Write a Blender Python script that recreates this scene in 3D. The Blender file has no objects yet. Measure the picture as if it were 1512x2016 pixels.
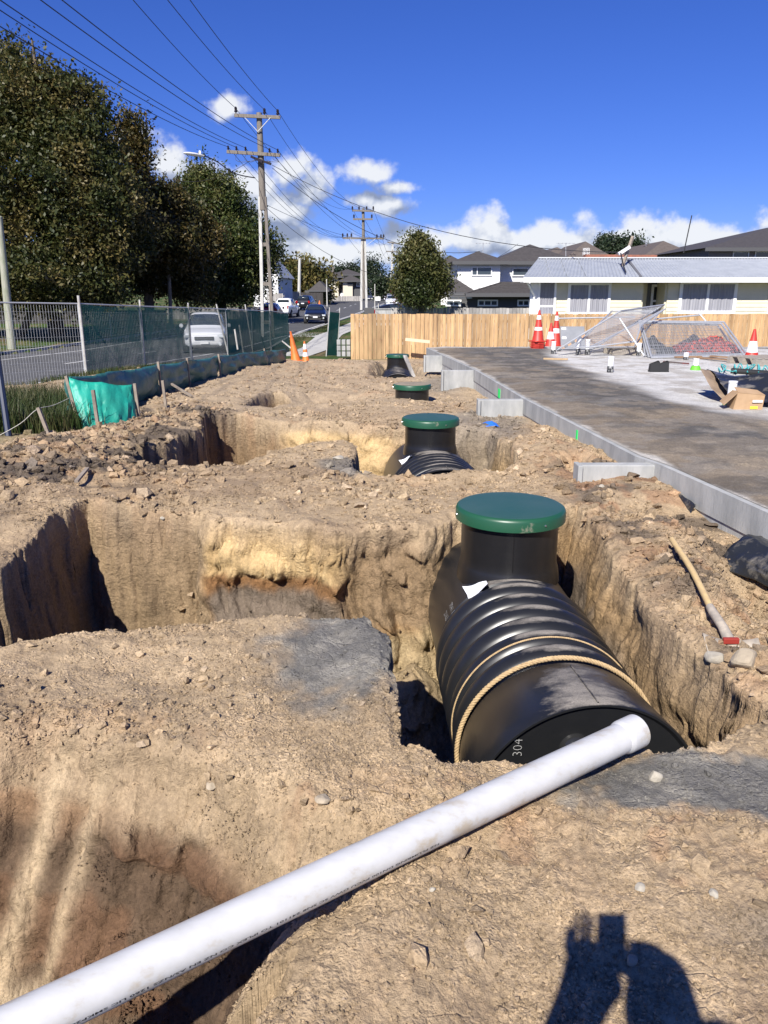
import bpy, bmesh, math, random
import numpy as np
from mathutils import Vector, Matrix, Euler
R = math.radians
sc = bpy.context.scene
col = sc.collection
random.seed(7)

# ------------------------------------------------------------ camera, sun, sky
TH = math.atan(428/1500)
cam_d = bpy.data.cameras.new('camera'); cam = bpy.data.objects.new('camera', cam_d); col.objects.link(cam)
cam.location = (0, 0, 1.5); cam.rotation_euler = (R(90)-TH, 0, 0)
cam_d.sensor_fit = 'VERTICAL'; cam_d.sensor_height = 36; cam_d.lens = 1500/2016*36
cam_d.clip_start = 0.02; cam_d.clip_end = 5000
sc.camera = cam
SUN_AZ = R(20.7); SUN_EL = R(41.9)
SD = Vector((math.sin(SUN_AZ)*math.cos(SUN_EL), math.cos(SUN_AZ)*math.cos(SUN_EL), -math.sin(SUN_EL)))  # light travel
sl = bpy.data.lights.new('sun', 'SUN'); so = bpy.data.objects.new('sun', sl); col.objects.link(so)
so.rotation_euler = SD.to_track_quat('-Z', 'Y').to_euler()
sl.energy = 5.0; sl.angle = R(0.5); sl.color = (1, 0.955, 0.88)
sc.view_settings.view_transform = 'Standard'; sc.view_settings.look = 'None'
sc.view_settings.exposure = 0.66; sc.view_settings.gamma = 1

def dirpx(px, py):
    a = (py-1008)/1500; u = (px-756)/1500; c, s = math.cos(TH), math.sin(TH)
    return Vector((u, c-a*s, -s-a*c))
def G(px, py, z=0.0):                      # where the sight line through a pixel meets the level z
    d = dirpx(px, py); t = (z-1.5)/d.z
    return Vector((d.x*t, d.y*t, z))
def PD(px, py, D):                         # the point of that sight line at world distance y = D
    d = dirpx(px, py); t = D/d.y
    return Vector((d.x*t, D, 1.5+d.z*t))

def build_world():
    w = bpy.data.worlds.new('World'); sc.world = w; w.use_nodes = True
    nt = w.node_tree; N = nt.nodes; L = nt.links; N.clear()
    out = N.new('ShaderNodeOutputWorld'); bg = N.new('ShaderNodeBackground')
    sky = N.new('ShaderNodeTexSky'); sky.sky_type = 'NISHITA'; sky.sun_disc = False
    sky.sun_elevation = SUN_EL; sky.sun_rotation = R(180)+SUN_AZ
    sky.altitude = 50; sky.air_density = 1.0; sky.dust_density = 0.0; sky.ozone_density = 3.0
    bg.inputs['Strength'].default_value = 0.046
    hs = N.new('ShaderNodeHueSaturation'); hs.inputs['Saturation'].default_value = 1.05; hs.inputs['Value'].default_value = 1.0
    vmul = N.new('ShaderNodeVectorMath'); vmul.operation = 'MULTIPLY'; vmul.inputs[1].default_value = (.62,.78,1.62)
    L.new(sky.outputs[0], vmul.inputs[0]); L.new(vmul.outputs[0], hs.inputs['Color'])
    # cloud field in directions: u = x/|y|, v = z/|y|
    tc = N.new('ShaderNodeTexCoord'); sp = N.new('ShaderNodeSeparateXYZ'); L.new(tc.outputs['Generated'], sp.inputs[0])
    def m(op, a, b=None, c=None, clamp=False):
        n = N.new('ShaderNodeMath'); n.operation = op; n.use_clamp = clamp
        for i, v in enumerate((a, b, c)):
            if v is None: continue
            if isinstance(v, (int, float)): n.inputs[i].default_value = v
            else: L.new(v, n.inputs[i])
        return n.outputs[0]
    ay = m('MAXIMUM', m('ABSOLUTE', sp.outputs[1]), 0.05)
    u = m('DIVIDE', sp.outputs[0], ay); v = m('DIVIDE', sp.outputs[2], ay)
    def uv(px, py):
        d = dirpx(px, py); return d.x/d.y, d.z/d.y
    blobs = [(450,212,40,24),(325,325,50,32),(395,352,50,36),(470,368,80,34),(572,338,38,38),(600,375,46,36),(540,415,88,26),(560,478,60,14),(728,343,46,26),(775,370,44,15),
             (765,403,60,20),(720,395,40,20),(850,470,110,32),(960,474,150,33),(1090,474,160,35),(1220,472,160,38),(1340,470,160,40),(1460,473,160,38),(1600,478,160,34),(640,500,120,22),(740,500,120,24),
             (250,270,40,24)]
    def dens(du, dv):
        U = m('ADD', u, du); V = m('ADD', v, dv)
        cb = N.new('ShaderNodeCombineXYZ'); L.new(U, cb.inputs[0]); L.new(V, cb.inputs[1])
        n1 = N.new('ShaderNodeTexNoise'); n1.inputs['Scale'].default_value = 17; n1.inputs['Detail'].default_value = 9; n1.inputs['Roughness'].default_value = 0.55
        n1.normalize = True; L.new(cb.outputs[0], n1.inputs['Vector'])
        n2 = N.new('ShaderNodeTexNoise'); n2.inputs['Scale'].default_value = 7.5; n2.inputs['Detail'].default_value = 5; L.new(cb.outputs[0], n2.inputs['Vector'])
        best = None
        for (px, py, rx, ry) in blobs:
            cu, cv = uv(px, py); su = 1500/rx*.97; sv = 1500/ry*.97
            q = N.new('ShaderNodeVectorMath'); q.operation = 'SUBTRACT'; L.new(cb.outputs[0], q.inputs[0]); q.inputs[1].default_value = (cu, cv, 0)
            q2 = N.new('ShaderNodeVectorMath'); q2.operation = 'MULTIPLY'; L.new(q.outputs[0], q2.inputs[0]); q2.inputs[1].default_value = (su, sv, 0)
            q3 = N.new('ShaderNodeVectorMath'); q3.operation = 'LENGTH'; L.new(q2.outputs[0], q3.inputs[0])
            d = m('SUBTRACT', 1.25, q3.outputs['Value'])
            best = d if best is None else m('MAXIMUM', best, d)
        best = m('MAXIMUM', best, -1.2)
        # low bank all round the horizon, and loose heaps well away from the view
        band = m('MULTIPLY', m('SUBTRACT', 0.082, V), 16)
        band = m('ADD', m('MULTIPLY', m('SUBTRACT', n2.outputs[0], .47), 3.5), m('MINIMUM', band, 0.55))
        band = m('ADD', band, m('MULTIPLY', m('GREATER_THAN', 0.115, V), 0.0))
        side = m('SUBTRACT', m('MULTIPLY', n2.outputs[0], 6.0), 3.9)
        back = m('ADD', m('MULTIPLY', m('LESS_THAN', sp.outputs[1], 0.0), 6.0), -6.0)
        best = m('MAXIMUM', best, band); best = m('MAXIMUM', best, m('ADD', side, back))
        return m('ADD', best, m('MULTIPLY', m('SUBTRACT', n1.outputs[0], 0.51), 3.5))
    d0 = dens(0, 0); d1 = dens(-0.006, 0.026)
    a = N.new('ShaderNodeMapRange'); a.interpolation_type = 'SMOOTHSTEP'; a.inputs[1].default_value = 0.0; a.inputs[2].default_value = 0.72
    L.new(d0, a.inputs[0])
    sh = m('ADD', 0.38, m('MULTIPLY', m('SUBTRACT', d0, d1), 0.85), clamp=True)
    cr = N.new('ShaderNodeValToRGB'); L.new(sh, cr.inputs[0])
    cr.color_ramp.elements[0].position = 0.15; cr.color_ramp.elements[0].color = (4.0, 4.7, 6.4, 1)
    cr.color_ramp.elements[1].position = 0.95; cr.color_ramp.elements[1].color = (12.5, 12.8, 13.2, 1)
    e = cr.color_ramp.elements.new(0.5); e.color = (7.0, 7.8, 9.6, 1)
    fade = m('MULTIPLY', a.outputs[0], m('GREATER_THAN', sp.outputs[2], -0.02))
    mx = N.new('ShaderNodeMix'); mx.data_type = 'RGBA'; L.new(m('MULTIPLY', fade, 0.94), mx.inputs['Factor'])
    L.new(hs.outputs[0], mx.inputs['A']); L.new(cr.outputs[0], mx.inputs['B'])
    L.new(mx.outputs['Result'], bg.inputs['Color']); L.new(bg.outputs[0], out.inputs[0])
build_world()

# ------------------------------------------------------------ helpers
def tag(o, label=None, cat=None, group=None, kind=None):
    if label: o['label'] = label
    if cat: o['category'] = cat
    if group: o['group'] = group
    if kind: o['kind'] = kind
    return o
def root(name, label, cat, loc=(0,0,0), rz=0, group=None):
    o = bpy.data.objects.new(name, None); col.objects.link(o); o.location = loc; o.rotation_euler = (0,0,rz)
    o.empty_display_size = .2
    return tag(o, label, cat, group)
def copy_tree(o, loc=None, rz=None, label=None):
    def cp(x, par):
        c = x.copy(); col.objects.link(c)
        if par is not None: c.parent = par
        for ch in x.children: cp(ch, c)
        return c
    r = cp(o, None)
    if loc is not None: r.location = loc
    if rz is not None: r.rotation_euler = (0,0,rz)
    if label: r['label'] = label
    return r

class MB:
    def __init__(s): s.V = []; s.F = []
    def add(s, vs, fs):
        b = len(s.V); s.V += [tuple(v) for v in vs]; s.F += [tuple(i+b for i in f) for f in fs]; return s
    def box(s, c, d, rot=None, rz=0):
        m = rot if rot is not None else Matrix.Rotation(rz, 3, 'Z')
        c = Vector(c); vs = []
        for z in (-.5,.5):
            for x, y in ((-.5,-.5),(.5,-.5),(.5,.5),(-.5,.5)):
                vs.append(c + m @ Vector((x*d[0], y*d[1], z*d[2])))
        return s.add(vs, [(3,2,1,0),(4,5,6,7),(0,1,5,4),(1,2,6,5),(2,3,7,6),(3,0,4,7)])
    def bar(s, p, q, w, h, up=(0,0,1)):
        p = Vector(p); q = Vector(q); d = (q-p); L = d.length; d.normalize(); up = Vector(up)
        x = d.cross(up)
        if x.length < 1e-4: x = d.cross(Vector((1,0,0)))
        x.normalize(); y = x.cross(d).normalized()
        m = Matrix((x, d, y)).transposed()
        return s.box((p+q)/2, (w, L, h), rot=m)
    def ring(s, p, d, r, n):
        d = Vector(d).normalized(); a = d.cross(Vector((0,0,1)))
        if a.length < 1e-3: a = d.cross(Vector((1,0,0)))
        a.normalize(); b = d.cross(a).normalized(); p = Vector(p)
        return [p + a*(r*math.cos(2*math.pi*i/n)) + b*(r*math.sin(2*math.pi*i/n)) for i in range(n)]
    def cyl(s, p, q, r, r2=None, n=12, cap=True):
        if r2 is None: r2 = r
        d = Vector(q)-Vector(p); vs = s.ring(p, d, r, n)+s.ring(q, d, r2, n)
        fs = [(i, n+i, n+(i+1) % n, (i+1) % n) for i in range(n)]
        if cap: fs += [tuple(range(n)), tuple(range(2*n-1, n-1, -1))]
        return s.add(vs, fs)
    def tube(s, pts, r, n=6, cap=True):
        pts = [Vector(p) for p in pts]; k = len(pts); vs = []
        rr = r if isinstance(r, (list, tuple)) else [r]*k
        pa = None
        for i, p in enumerate(pts):
            d = (pts[min(i+1, k-1)]-pts[max(i-1, 0)]).normalized()
            if pa is None:
                a = d.cross(Vector((0,0,1)))
                if a.length < 1e-3: a = d.cross(Vector((1,0,0)))
            else: a = pa - d*pa.dot(d)
            a.normalize(); pa = a; b = d.cross(a)
            vs += [p + a*(rr[i]*math.cos(2*math.pi*j/n)) + b*(rr[i]*math.sin(2*math.pi*j/n)) for j in range(n)]
        fs = []
        for i in range(k-1):
            for j in range(n):
                fs.append((i*n+j, (i+1)*n+j, (i+1)*n+(j+1) % n, i*n+(j+1) % n))
        if cap: fs += [tuple(range(n)), tuple(range(k*n-1, k*n-n-1, -1))]
        return s.add(vs, fs)
    def lathe(s, prof, n=32, c=(0,0,0), axis=None):   # prof: (r, h) along axis
        c = Vector(c); ax = Vector(axis or (0,0,1)).normalized(); a = ax.cross(Vector((0,0,1)))
        if a.length < 1e-3: a = Vector((1,0,0))
        a.normalize(); b = ax.cross(a)
        vs = []
        for r, h in prof:
            for j in range(n):
                t = 2*math.pi*j/n
                vs.append(c+ax*h+a*(r*math.cos(t))+b*(r*math.sin(t)))
        fs = []
        for i in range(len(prof)-1):
            for j in range(n):
                fs.append((i*n+j, i*n+(j+1) % n, (i+1)*n+(j+1) % n, (i+1)*n+j))
        if prof[0][0] > 1e-4: fs.append(tuple(reversed(range(n))))
        if prof[-1][0] > 1e-4: k = (len(prof)-1)*n; fs.append(tuple(range(k, k+n)))
        return s.add(vs, fs)
    def prism(s, poly, a, b, axis='z'):       # poly 2D extruded from a to b
        n = len(poly)
        def P(p, h):
            return (p[0], p[1], h) if axis == 'z' else ((p[0], h, p[1]) if axis == 'y' else (h, p[0], p[1]))
        vs = [P(p, a) for p in poly]+[P(p, b) for p in poly]
        fs = [(i, (i+1) % n, n+(i+1) % n, n+i) for i in range(n)]+[tuple(reversed(range(n))), tuple(range(n, 2*n))]
        return s.add(vs, fs)
    def quad(s, a, b, c, d): return s.add([a, b, c, d], [(0,1,2,3)])
    def xf(s, m):
        s.V = [tuple(m @ Vector(v)) for v in s.V]; return s
    def build(s, name, mat, parent=None, smooth=False, bevel=0, world=False, thick=0, fixn=True):
        me = bpy.data.meshes.new(name)
        V = s.V
        if world and parent is not None:
            o_ = parent.location; V = [(v[0]-o_.x, v[1]-o_.y, v[2]-o_.z) for v in V]
        me.from_pydata(V, [], s.F); me.update()
        if fixn:
            bm = bmesh.new(); bm.from_mesh(me); bmesh.ops.recalc_face_normals(bm, faces=bm.faces); bm.to_mesh(me); bm.free()
        if mat: me.materials.append(mat)
        o = bpy.data.objects.new(name, me); col.objects.link(o)
        if parent is not None: o.parent = parent
        if smooth:
            me.polygons.foreach_set('use_smooth', [True]*len(me.polygons))
            me.set_sharp_from_angle(angle=R(38))
        if thick:
            md = o.modifiers.new('solid', 'SOLIDIFY'); md.thickness = thick; md.offset = 0
        if bevel:
            md = o.modifiers.new('bev', 'BEVEL'); md.width = bevel; md.segments = 2; md.limit_method = 'ANGLE'
        return o

# ------------------------------------------------------------ materials
MATS = {}
def mat(name, c, rough=.7, c2=None, ns=8.0, nd=5, metal=0, bump=0, bs=40.0, spec=.5, stretch=(1,1,1), coat=0, c3=None, thr=(.35,.65), alpha=None, sub=None):
    if name in MATS: return MATS[name]
    m = bpy.data.materials.new(name); m.use_nodes = True; MATS[name] = m
    nt = m.node_tree; N = nt.nodes; L = nt.links; b = N['Principled BSDF']
    b.inputs['Base Color'].default_value = (*c, 1); b.inputs['Roughness'].default_value = rough
    b.inputs['Metallic'].default_value = metal; b.inputs['Specular IOR Level'].default_value = spec
    b.inputs['Coat Weight'].default_value = coat
    tc = N.new('ShaderNodeTexCoord'); mp = N.new('ShaderNodeMapping'); mp.inputs['Scale'].default_value = stretch
    L.new(tc.outputs['Object'], mp.inputs[0])
    if c2 is not None:
        n = N.new('ShaderNodeTexNoise'); n.inputs['Scale'].default_value = ns; n.inputs['Detail'].default_value = nd; n.inputs['Roughness'].default_value = .65
        L.new(mp.outputs[0], n.inputs['Vector'])
        r = N.new('ShaderNodeValToRGB'); L.new(n.outputs[0], r.inputs[0])
        r.color_ramp.elements[0].position = thr[0]; r.color_ramp.elements[0].color = (*c, 1)
        r.color_ramp.elements[1].position = thr[1]; r.color_ramp.elements[1].color = (*c2, 1)
        if c3 is not None:
            e = r.color_ramp.elements.new(min(.98, thr[1]+.12)); e.color = (*c3, 1)
        L.new(r.outputs[0], b.inputs['Base Color'])
    if bump:
        n = N.new('ShaderNodeTexNoise'); n.inputs['Scale'].default_value = bs; n.inputs['Detail'].default_value = 4
        L.new(mp.outputs[0], n.inputs['Vector'])
        bp = N.new('ShaderNodeBump'); bp.inputs['Strength'].default_value = 1; bp.inputs['Distance'].default_value = bump
        L.new(n.outputs[0], bp.inputs['Height']); L.new(bp.outputs[0], b.inputs['Normal'])
    if alpha is not None: b.inputs['Alpha'].default_value = alpha
    if sub: b.inputs['Transmission Weight'].default_value = sub
    return m
def nodes_of(m): return m.node_tree.nodes, m.node_tree.links, m.node_tree.nodes['Principled BSDF']

# ------------------------------------------------------------ numpy noise
def _h(ix, iy, seed):
    n = (ix.astype(np.int64)*374761393 + iy.astype(np.int64)*668265263 + seed*974711) & 0xffffffff
    n = ((n ^ (n >> 13))*1274126177) & 0xffffffff
    n = ((n ^ (n >> 16))*2246822519) & 0xffffffff
    return ((n ^ (n >> 15)) & 0xffffff)/float(0xffffff)
def vn(x, y, seed=0):
    ix = np.floor(x); iy = np.floor(y); fx = x-ix; fy = y-iy
    fx = fx*fx*fx*(fx*(fx*6-15)+10); fy = fy*fy*fy*(fy*(fy*6-15)+10)
    a = _h(ix, iy, seed); b = _h(ix+1, iy, seed); c = _h(ix, iy+1, seed); d = _h(ix+1, iy+1, seed)
    return (a+(b-a)*fx)*(1-fy)+(c+(d-c)*fx)*fy - .5
def fbm(x, y, f=1.0, o=5, seed=0, g=.5):
    r = np.zeros_like(x); a = 1.0
    ca, sa = math.cos(.6), math.sin(.6)
    for i in range(o):
        r += a*vn(x*f, y*f, seed+i*17); x, y = ca*x-sa*y+3.1, sa*x+ca*y+1.7; f *= 2.03; a *= g
    return r
def lumps(x, y, size, seed=0, fill=.7):       # half-buried rounded clods, returns height
    X = x/size; Y = y/size; ix = np.floor(X); iy = np.floor(Y); r = np.zeros_like(X)
    for dx in (-1,0,1):
        for dy in (-1,0,1):
            cx = ix+dx; cy = iy+dy
            px = cx+.5+(_h(cx, cy, seed)-.5)*.8; py = cy+.5+(_h(cx, cy, seed+1)-.5)*.8
            rad = .18+.42*_h(cx, cy, seed+2)**2; on = _h(cx, cy, seed+3) < fill
            th = 3.14*_h(cx, cy, seed+5); ct, st = np.cos(th), np.sin(th); u_ = np.abs((X-px)*ct+(Y-py)*st); v_ = np.abs(-(X-px)*st+(Y-py)*ct)
            el = .8+.5*_h(cx, cy, seed+4); l1 = np.maximum(u_*el+v_*.45, v_/el+u_*.35)
            h = np.clip((rad-l1)*1.5, 0, rad*(.5+.3*_h(cx, cy, seed+6)))*on*(1+.35*((X-px)*ct-(Y-py)*st)/np.maximum(rad,.05))
            r = np.maximum(r, h)
    return r*size
def sst(a, b, x):
    t = np.clip((x-a)/(b-a), 0, 1); return t*t*(3-2*t)
def polysd(px, py, poly):                     # signed distance, positive inside
    n = len(poly); d = np.full(px.shape, 1e9); ins = np.zeros(px.shape, bool)
    for i in range(n):
        ax, ay = poly[i]; bx, by = poly[(i+1) % n]
        ex, ey = bx-ax, by-ay; wx, wy = px-ax, py-ay
        t = np.clip((wx*ex+wy*ey)/(ex*ex+ey*ey), 0, 1)
        d = np.minimum(d, (wx-ex*t)**2+(wy-ey*t)**2)
        c = (ay > py) != (by > py)
        with np.errstate(divide='ignore', invalid='ignore'):
            xi = (bx-ax)*(py-ay)/(by-ay if by != ay else 1e-9)+ax
        ins ^= c & (px < xi)
    d = np.sqrt(d); return np.where(ins, d, -d)
# ------------------------------------------------------------ the lie of the land
RY = [0,21,28,36,50,64,80,100,125,155,200,400]
XE = [-11.5,-9.9,-8.7,-7.1,-5.6,-4.6,-3.5,-2.1,-.2,2.6,7.5,30]      # near edge line of the street
XK = [-19.0,-18.0,-17.3,-16.0,-14.2,-12.6,-11.9,-11.4,-11.0,-9.0,-4.5,17]  # far kerb
ZR = [-.85,-.9,-.95,-1.0,-.85,-.7,-.6,-.3,.1,.5,1.0,1.6]
def xe(y): return np.interp(y, RY, XE)
def xk(y): return np.interp(y, RY, XK)
def zr(y): return np.interp(y, RY, ZR)
def xfen(y): return np.interp(y, [0,10,20,25,33,36], [-10.5,-9.6,-7.9,-6.4,-5.0,-4.4])
SLAB_Z = .15
# slab edge: corner points from near to far, thin nib walls leave it to the left
SE = [(2.75,2.9),(2.47,4.71),(2.28,6.15),(2.18,6.5),(1.88,10.4),(1.70,14.3),(1.36,18.0),(1.12,20.6)]
def xnear(y): return xe(y)+np.interp(y,[27,34,46],[2.5,1.9,.55])
def xslab(y): return np.interp(y, [p[1] for p in SE], [p[0] for p in SE])

def site0(x, y):
    z = np.interp(y, [-3,1,3,5,7,8.5,12,16,20,27,33], [-.05,-.05,-.03,0,0,-.03,-.15,-.27,-.36,-.66,-.8])
    z = z + .0*x
    # slope under the slab edge
    ds = xslab(np.clip(y,3,20.6))-x
    z = z - .12*sst(1.0, .2, ds)*sst(6.0,5.2,y) + .02*sst(1.5,.3,ds)*(y < 21)*sst(5,6.5,y) - .25*sst(0.02, -.4, ds)*(y < 20.9)*(y > 2.9)
    return z
def H0(x, y):
    z = site0(x, y)
    r = zr(y)
    t = sst(0, 3.0, xfen(y)+1.6-x)
    t = np.maximum(t, sst(27.6, 32, y))
    inroad = sst(.35, .0, x-xnear(y))*sst(-.05, .0, x-xk(y)+.0)
    z = z*(1-t)+(r+.10)*t
    z = np.where(inroad > 0, z*(1-inroad)+(r-.06)*inroad, z)
    z = z + .25*sst(1, 12, xk(y)-x)
    return z
# pits: (rim polygon, depth, wall run, run on camera-side wall)
PA = [(-3.4,3.0),(-2.3,3.16),(-1.77,3.23),(-1.3,3.36),(-.88,3.43),(-.42,3.5),(-.10,3.44),(.0,3.2),(.03,2.8),(.06,2.45),(.2,2.38),(.5,2.40),(.8,2.42),(1.2,2.42),(1.46,2.6),
      (1.40,3.0),(1.34,3.6),(1.38,4.3),(1.48,4.9),(1.42,5.45),(.9,5.32),(.5,5.15),(.28,4.93),(.0,4.88),(-.36,4.86),(-.8,4.98),(-1.24,5.10),(-1.32,5.3),(-1.5,5.32),(-2.06,5.42),(-2.26,5.58),(-2.35,5.2),(-2.30,4.25),(-2.5,3.8),(-3.4,3.5)]
PT = [(-3.0,.1),(-1.4,.55),(-.75,.95),(-.34,1.28),(-.17,1.55),(.02,1.86),(.02,2.0),(-.25,2.1),(-.48,2.2),(-.9,2.36),(-1.5,2.46),(-2.6,2.5),(-3.4,2.3)]
PB = [(-2.35,7.0),(-1.85,6.98),(-1.42,7.05),(-1.25,7.6),(-.9,8.15),(-.45,8.3),(-.30,7.9),(-.34,6.98),(.1,6.86),(.6,6.82),(1.0,6.83),(1.3,7.1),(1.32,8.0),(1.25,9.1),(.7,9.35),(.2,9.3),(-.3,9.5),(-.9,9.75),(-1.5,9.9),(-2.0,10.2),(-2.3,9.9),(-2.15,8.6),(-2.5,7.6)]
PC = [(-2.15,11.5),(-1.7,11.45),(-1.55,12.3),(-1.6,13.1),(-1.9,13.4),(-2.15,12.6)]
PC2 = [(-1.7,12.0),(-.6,11.9),(.2,12.6),(.3,13.3),(-.4,13.8),(-1.5,13.9),(-1.8,13.2)]
PD4 = [(-.2,17.2),(.9,17.0),(1.0,18.6),(.8,21.6),(-.1,21.8),(-.4,19.0)]
def heights(x, y, fine=True):
    h = H0(x, y)
    site = sst(0, 1.2, x-xfen(y)-.6)*sst(27.5, 26, y)
    far = sst(5.5, 9, y)
    slabm = sst(-.1, .1, xslab(np.clip(y,3,20.6))-x)
    und = .10*fbm(x, y, .55, 3, 5)*far + .05*fbm(x, y, 1.3, 3, 9)
    h = h + und*site*(.25+.75*slabm)
    # banks and heaps
    def bump(cx, cy, rx, ry, a): return a*np.exp(-((x-cx)/rx)**2-((y-cy)/ry)**2)
    h = h + bump(-3.3,6.6,.8,1.3,.13)+bump(-2.9,8.3,.6,.9,.10)+bump(-2.6,9.6,.5,.9,.12)+bump(-3.0,12.5,.8,1.6,.12)+bump(-2.2,14.5,.7,1.2,.16)+bump(-1.2,16.3,1.3,1.0,.16)+bump(-1.0,20.5,1.8,1.5,.16)
    h = h - bump(.45,6.6,1.0,.6,.10) - bump(.55,2.36,.35,.14,.05) + bump(.0,3.0,.22,.45,.03) - bump(1.9,3.2,.3,.5,.12) + bump(1.75,2.85,.35,.35,.10)+bump(2.25,2.9,.3,.4,.12) + bump(1.75,4.0,.25,.7,.04)
    h = h + bump(-.1,2.2,.3,.2,.04) + bump(1.75,8.0,.35,1.2,.05) - bump(1.8,6.95,.12,.28,.30)
    h = h - bump(2.15,4.0,.16,.45,.35)*1.0
    h = h + bump(1.95,4.75,.18,.5,.10)
    wx = x+.06*fbm(x, y, 3.1, 4, 31)+.03*fbm(x, y, 9, 3, 35)+.014*fbm(x, y, 21, 3, 33); wy = y+.07*fbm(x, y, 3.1, 4, 37)+.035*fbm(x, y, 9, 3, 36)+.014*fbm(x, y, 21, 3, 39)
    h_rim = h.copy()
    dep = np.zeros_like(h); mA = np.zeros_like(h)
    def pit(poly, floor, run, shape=1.0):
        nonlocal h, dep
        d = polysd(wx, wy, poly)
        t = np.clip(d/run, 0, 1)
        prof = t**shape
        # rounded crumbling lip
        lip = np.clip((d+.05)/.1, 0, 1)
        hp = h_rim*(1-prof)+floor*prof - .022*np.sin(np.pi*lip)*(d < .05)*(d > -.05)
        new = np.where(d > -.05, np.minimum(h, hp), h)
        h = new
        return d
    # main pit: near side wall of the mound and far wall have their own steepness
    runA = .13+.17*sst(4.2, 4.8, y)*sst(.9, .2, x) + .16*sst(1.1, 1.3, x)*sst(3.2,4.2,y)
    flA = -1.22+.05*fbm(x, y, 2.0, 3, 51) + .42*np.exp(-((x-.12)/.35)**2-((y-4.35)/.5)**2) + .25*np.exp(-((x+.9)/.8)**2-((y-4.6)/.3)**2) - .9*sst(-1.2,-1.8,x)
    dA = pit(PA, flA, runA, .85)
    runT = np.where(y > 1.55+.55*(x+.2), .48, .16)+0*x
    flT = -.76+.04*fbm(x, y, 3, 3, 61)+.26*sst(-.55,-.2,x)+.2*sst(-.15,.1,x)
    dT = pit(PT, flT, runT, .8)
    dB = pit(PB, -1.15-.7*sst(-1.3,-1.7,x)+.05*fbm(x, y, 2.0, 3, 71), .16+.5*sst(8.6,9.3,y)*sst(-1.7,-1.0,x)*sst(.3,-.1,x), .8)
    dC = pit(PC, h_rim-1.1, .2)
    dC2 = pit(PC2, h_rim-.33, .8)
    dD = pit(PD4, h_rim-.62, .35)
    # behind tank front: scour in the wall, gouges by the digger bucket
    gou = np.zeros_like(h)
    for (gx, gy, ang, w, L, a) in [(-.98,5.0,.05,.035,.5,.10),(-.62,4.9,-.35,.05,.6,.10),(-.42,4.85,-.3,.06,.7,.13),(-.18,4.78,.1,.05,.5,.16),(.08,4.8,.0,.06,.5,.08),(-1.34,5.2,.2,.07,.6,.12)]:
        c_, s_ = math.cos(ang), math.sin(ang); u = (x-gx)*c_+(y-gy)*s_; v = -(x-gx)*s_+(y-gy)*c_
        gou = gou + a*np.exp(-(u/w)**2-(v/L)**2)
    inside = sst(-.03, .12, dA)*sst(4.2,4.6,y)
    h = h - gou*inside*2.2
    # gullies worn down the trench face
    gt = np.exp(-((x+1.32+.25*(2.3-y))/.05)**2)+np.exp(-((x+1.08+.3*(2.3-y))/.06)**2)+.8*np.exp(-((x+.82+.3*(2.3-y))/.05)**2)
    h = h - .05*gt*sst(-.08,.1,dT)*(y > 1.7)
    wallm = np.clip(sst(-.06,.03,dA)+sst(-.06,.03,dT)*(y>1.7)+sst(-.06,.03,dB)+sst(-.1,.05,dC)*.8, 0, 1)
    # ---- small relief
    rub = np.clip(sst(.1,.35,fbm(x, y, 1.1, 3, 91)+.08)*.7 + sst(1.2,.3,np.hypot((x+3.1)/1.0,(y-7.4)/1.8)) + sst(1,.3,np.hypot((x+2.6)/.9,(y-10)/1.6))
        + .9*sst(1.1,.5,np.hypot((x-1.9)/.65,(y-3.6)/2.0)) + .5*sst(1.1,.4,np.hypot((x-.25)/.5,(y-2.18)/.14)) + sst(1,.3,np.hypot((x+1.0)/2.0,(y-18)/4))*.7
        + .55*sst(1,.4,np.hypot((x+1.2)/.9,(y-2.45)/.3)) + .5*sst(1,.4,np.hypot((x-1.6)/.7,(y-8)/3)), 0, 1)
    smooth_near = sst(2.1, 1.5, y)*sst(-.2,.1,x)
    rub = rub*(1-.8*smooth_near)
    grey = np.clip(sst(1.15,.45,np.hypot((x+.12)/.42,(y-3.15)/.52)+.45*fbm(x,y,2.5,4,95)+.35*fbm(x,y,14,3,97)) + sst(1.2,.7,np.hypot((x-1.0)/.62,(y-2.17)/.20)+.5*fbm(x,y,3,4,96)+.4*fbm(x,y,14,3,99)) + sst(1.2,.7,np.hypot((x-1.5)/.4,(y-2.1)/.25)+.5*fbm(x,y,3,4,98)), 0, 1)
    if fine:
        dist = np.hypot(x, y)
        rub = rub*(1-.8*grey)
        s = site*slabm
        h = h + s*(.030*fbm(x, y, 3.5, 4, 11)*(1-.5*smooth_near) + (.006+.018*rub)*fbm(x, y, 17, 4, 13)*(1-.6*grey))
        h = h + s*rub*(.55*lumps(x, y, .11, 21, .6) + .5*lumps(x+.3, y, .24, 23, .35)*rub + .5*lumps(x, y, .05, 24, .8))
        h = h + s*(.30+.4*rub)*(1-.7*grey)*lumps(x, y, .020, 25, .6) + s*(.2+.6*rub)*(1-.5*grey)*lumps(x+.1, y, .035, 26, .3) + s*.4*lumps(x, y, .06, 29, .05)*(1-.5*grey)
        h = h + s*.0045*sst(6,3,dist)*fbm(x, y, 60, 3, 15)
        w2 = wallm*sst(.98,.5,wallm*0+0)
        # blocky wall relief
        h = h + wallm*.02*fbm(x, y, 30, 3, 43)
        h = h + (1-site)*.02*fbm(x, y, 2, 3, 45)*(y<60)
    msk = dict(site=site*slabm, dA=dA, dT=dT, dB=dB, dC=dC, dC2=dC2, dD=dD, rub=rub, grey=grey, wall=wallm, rim=h_rim)
    return h, msk

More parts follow.
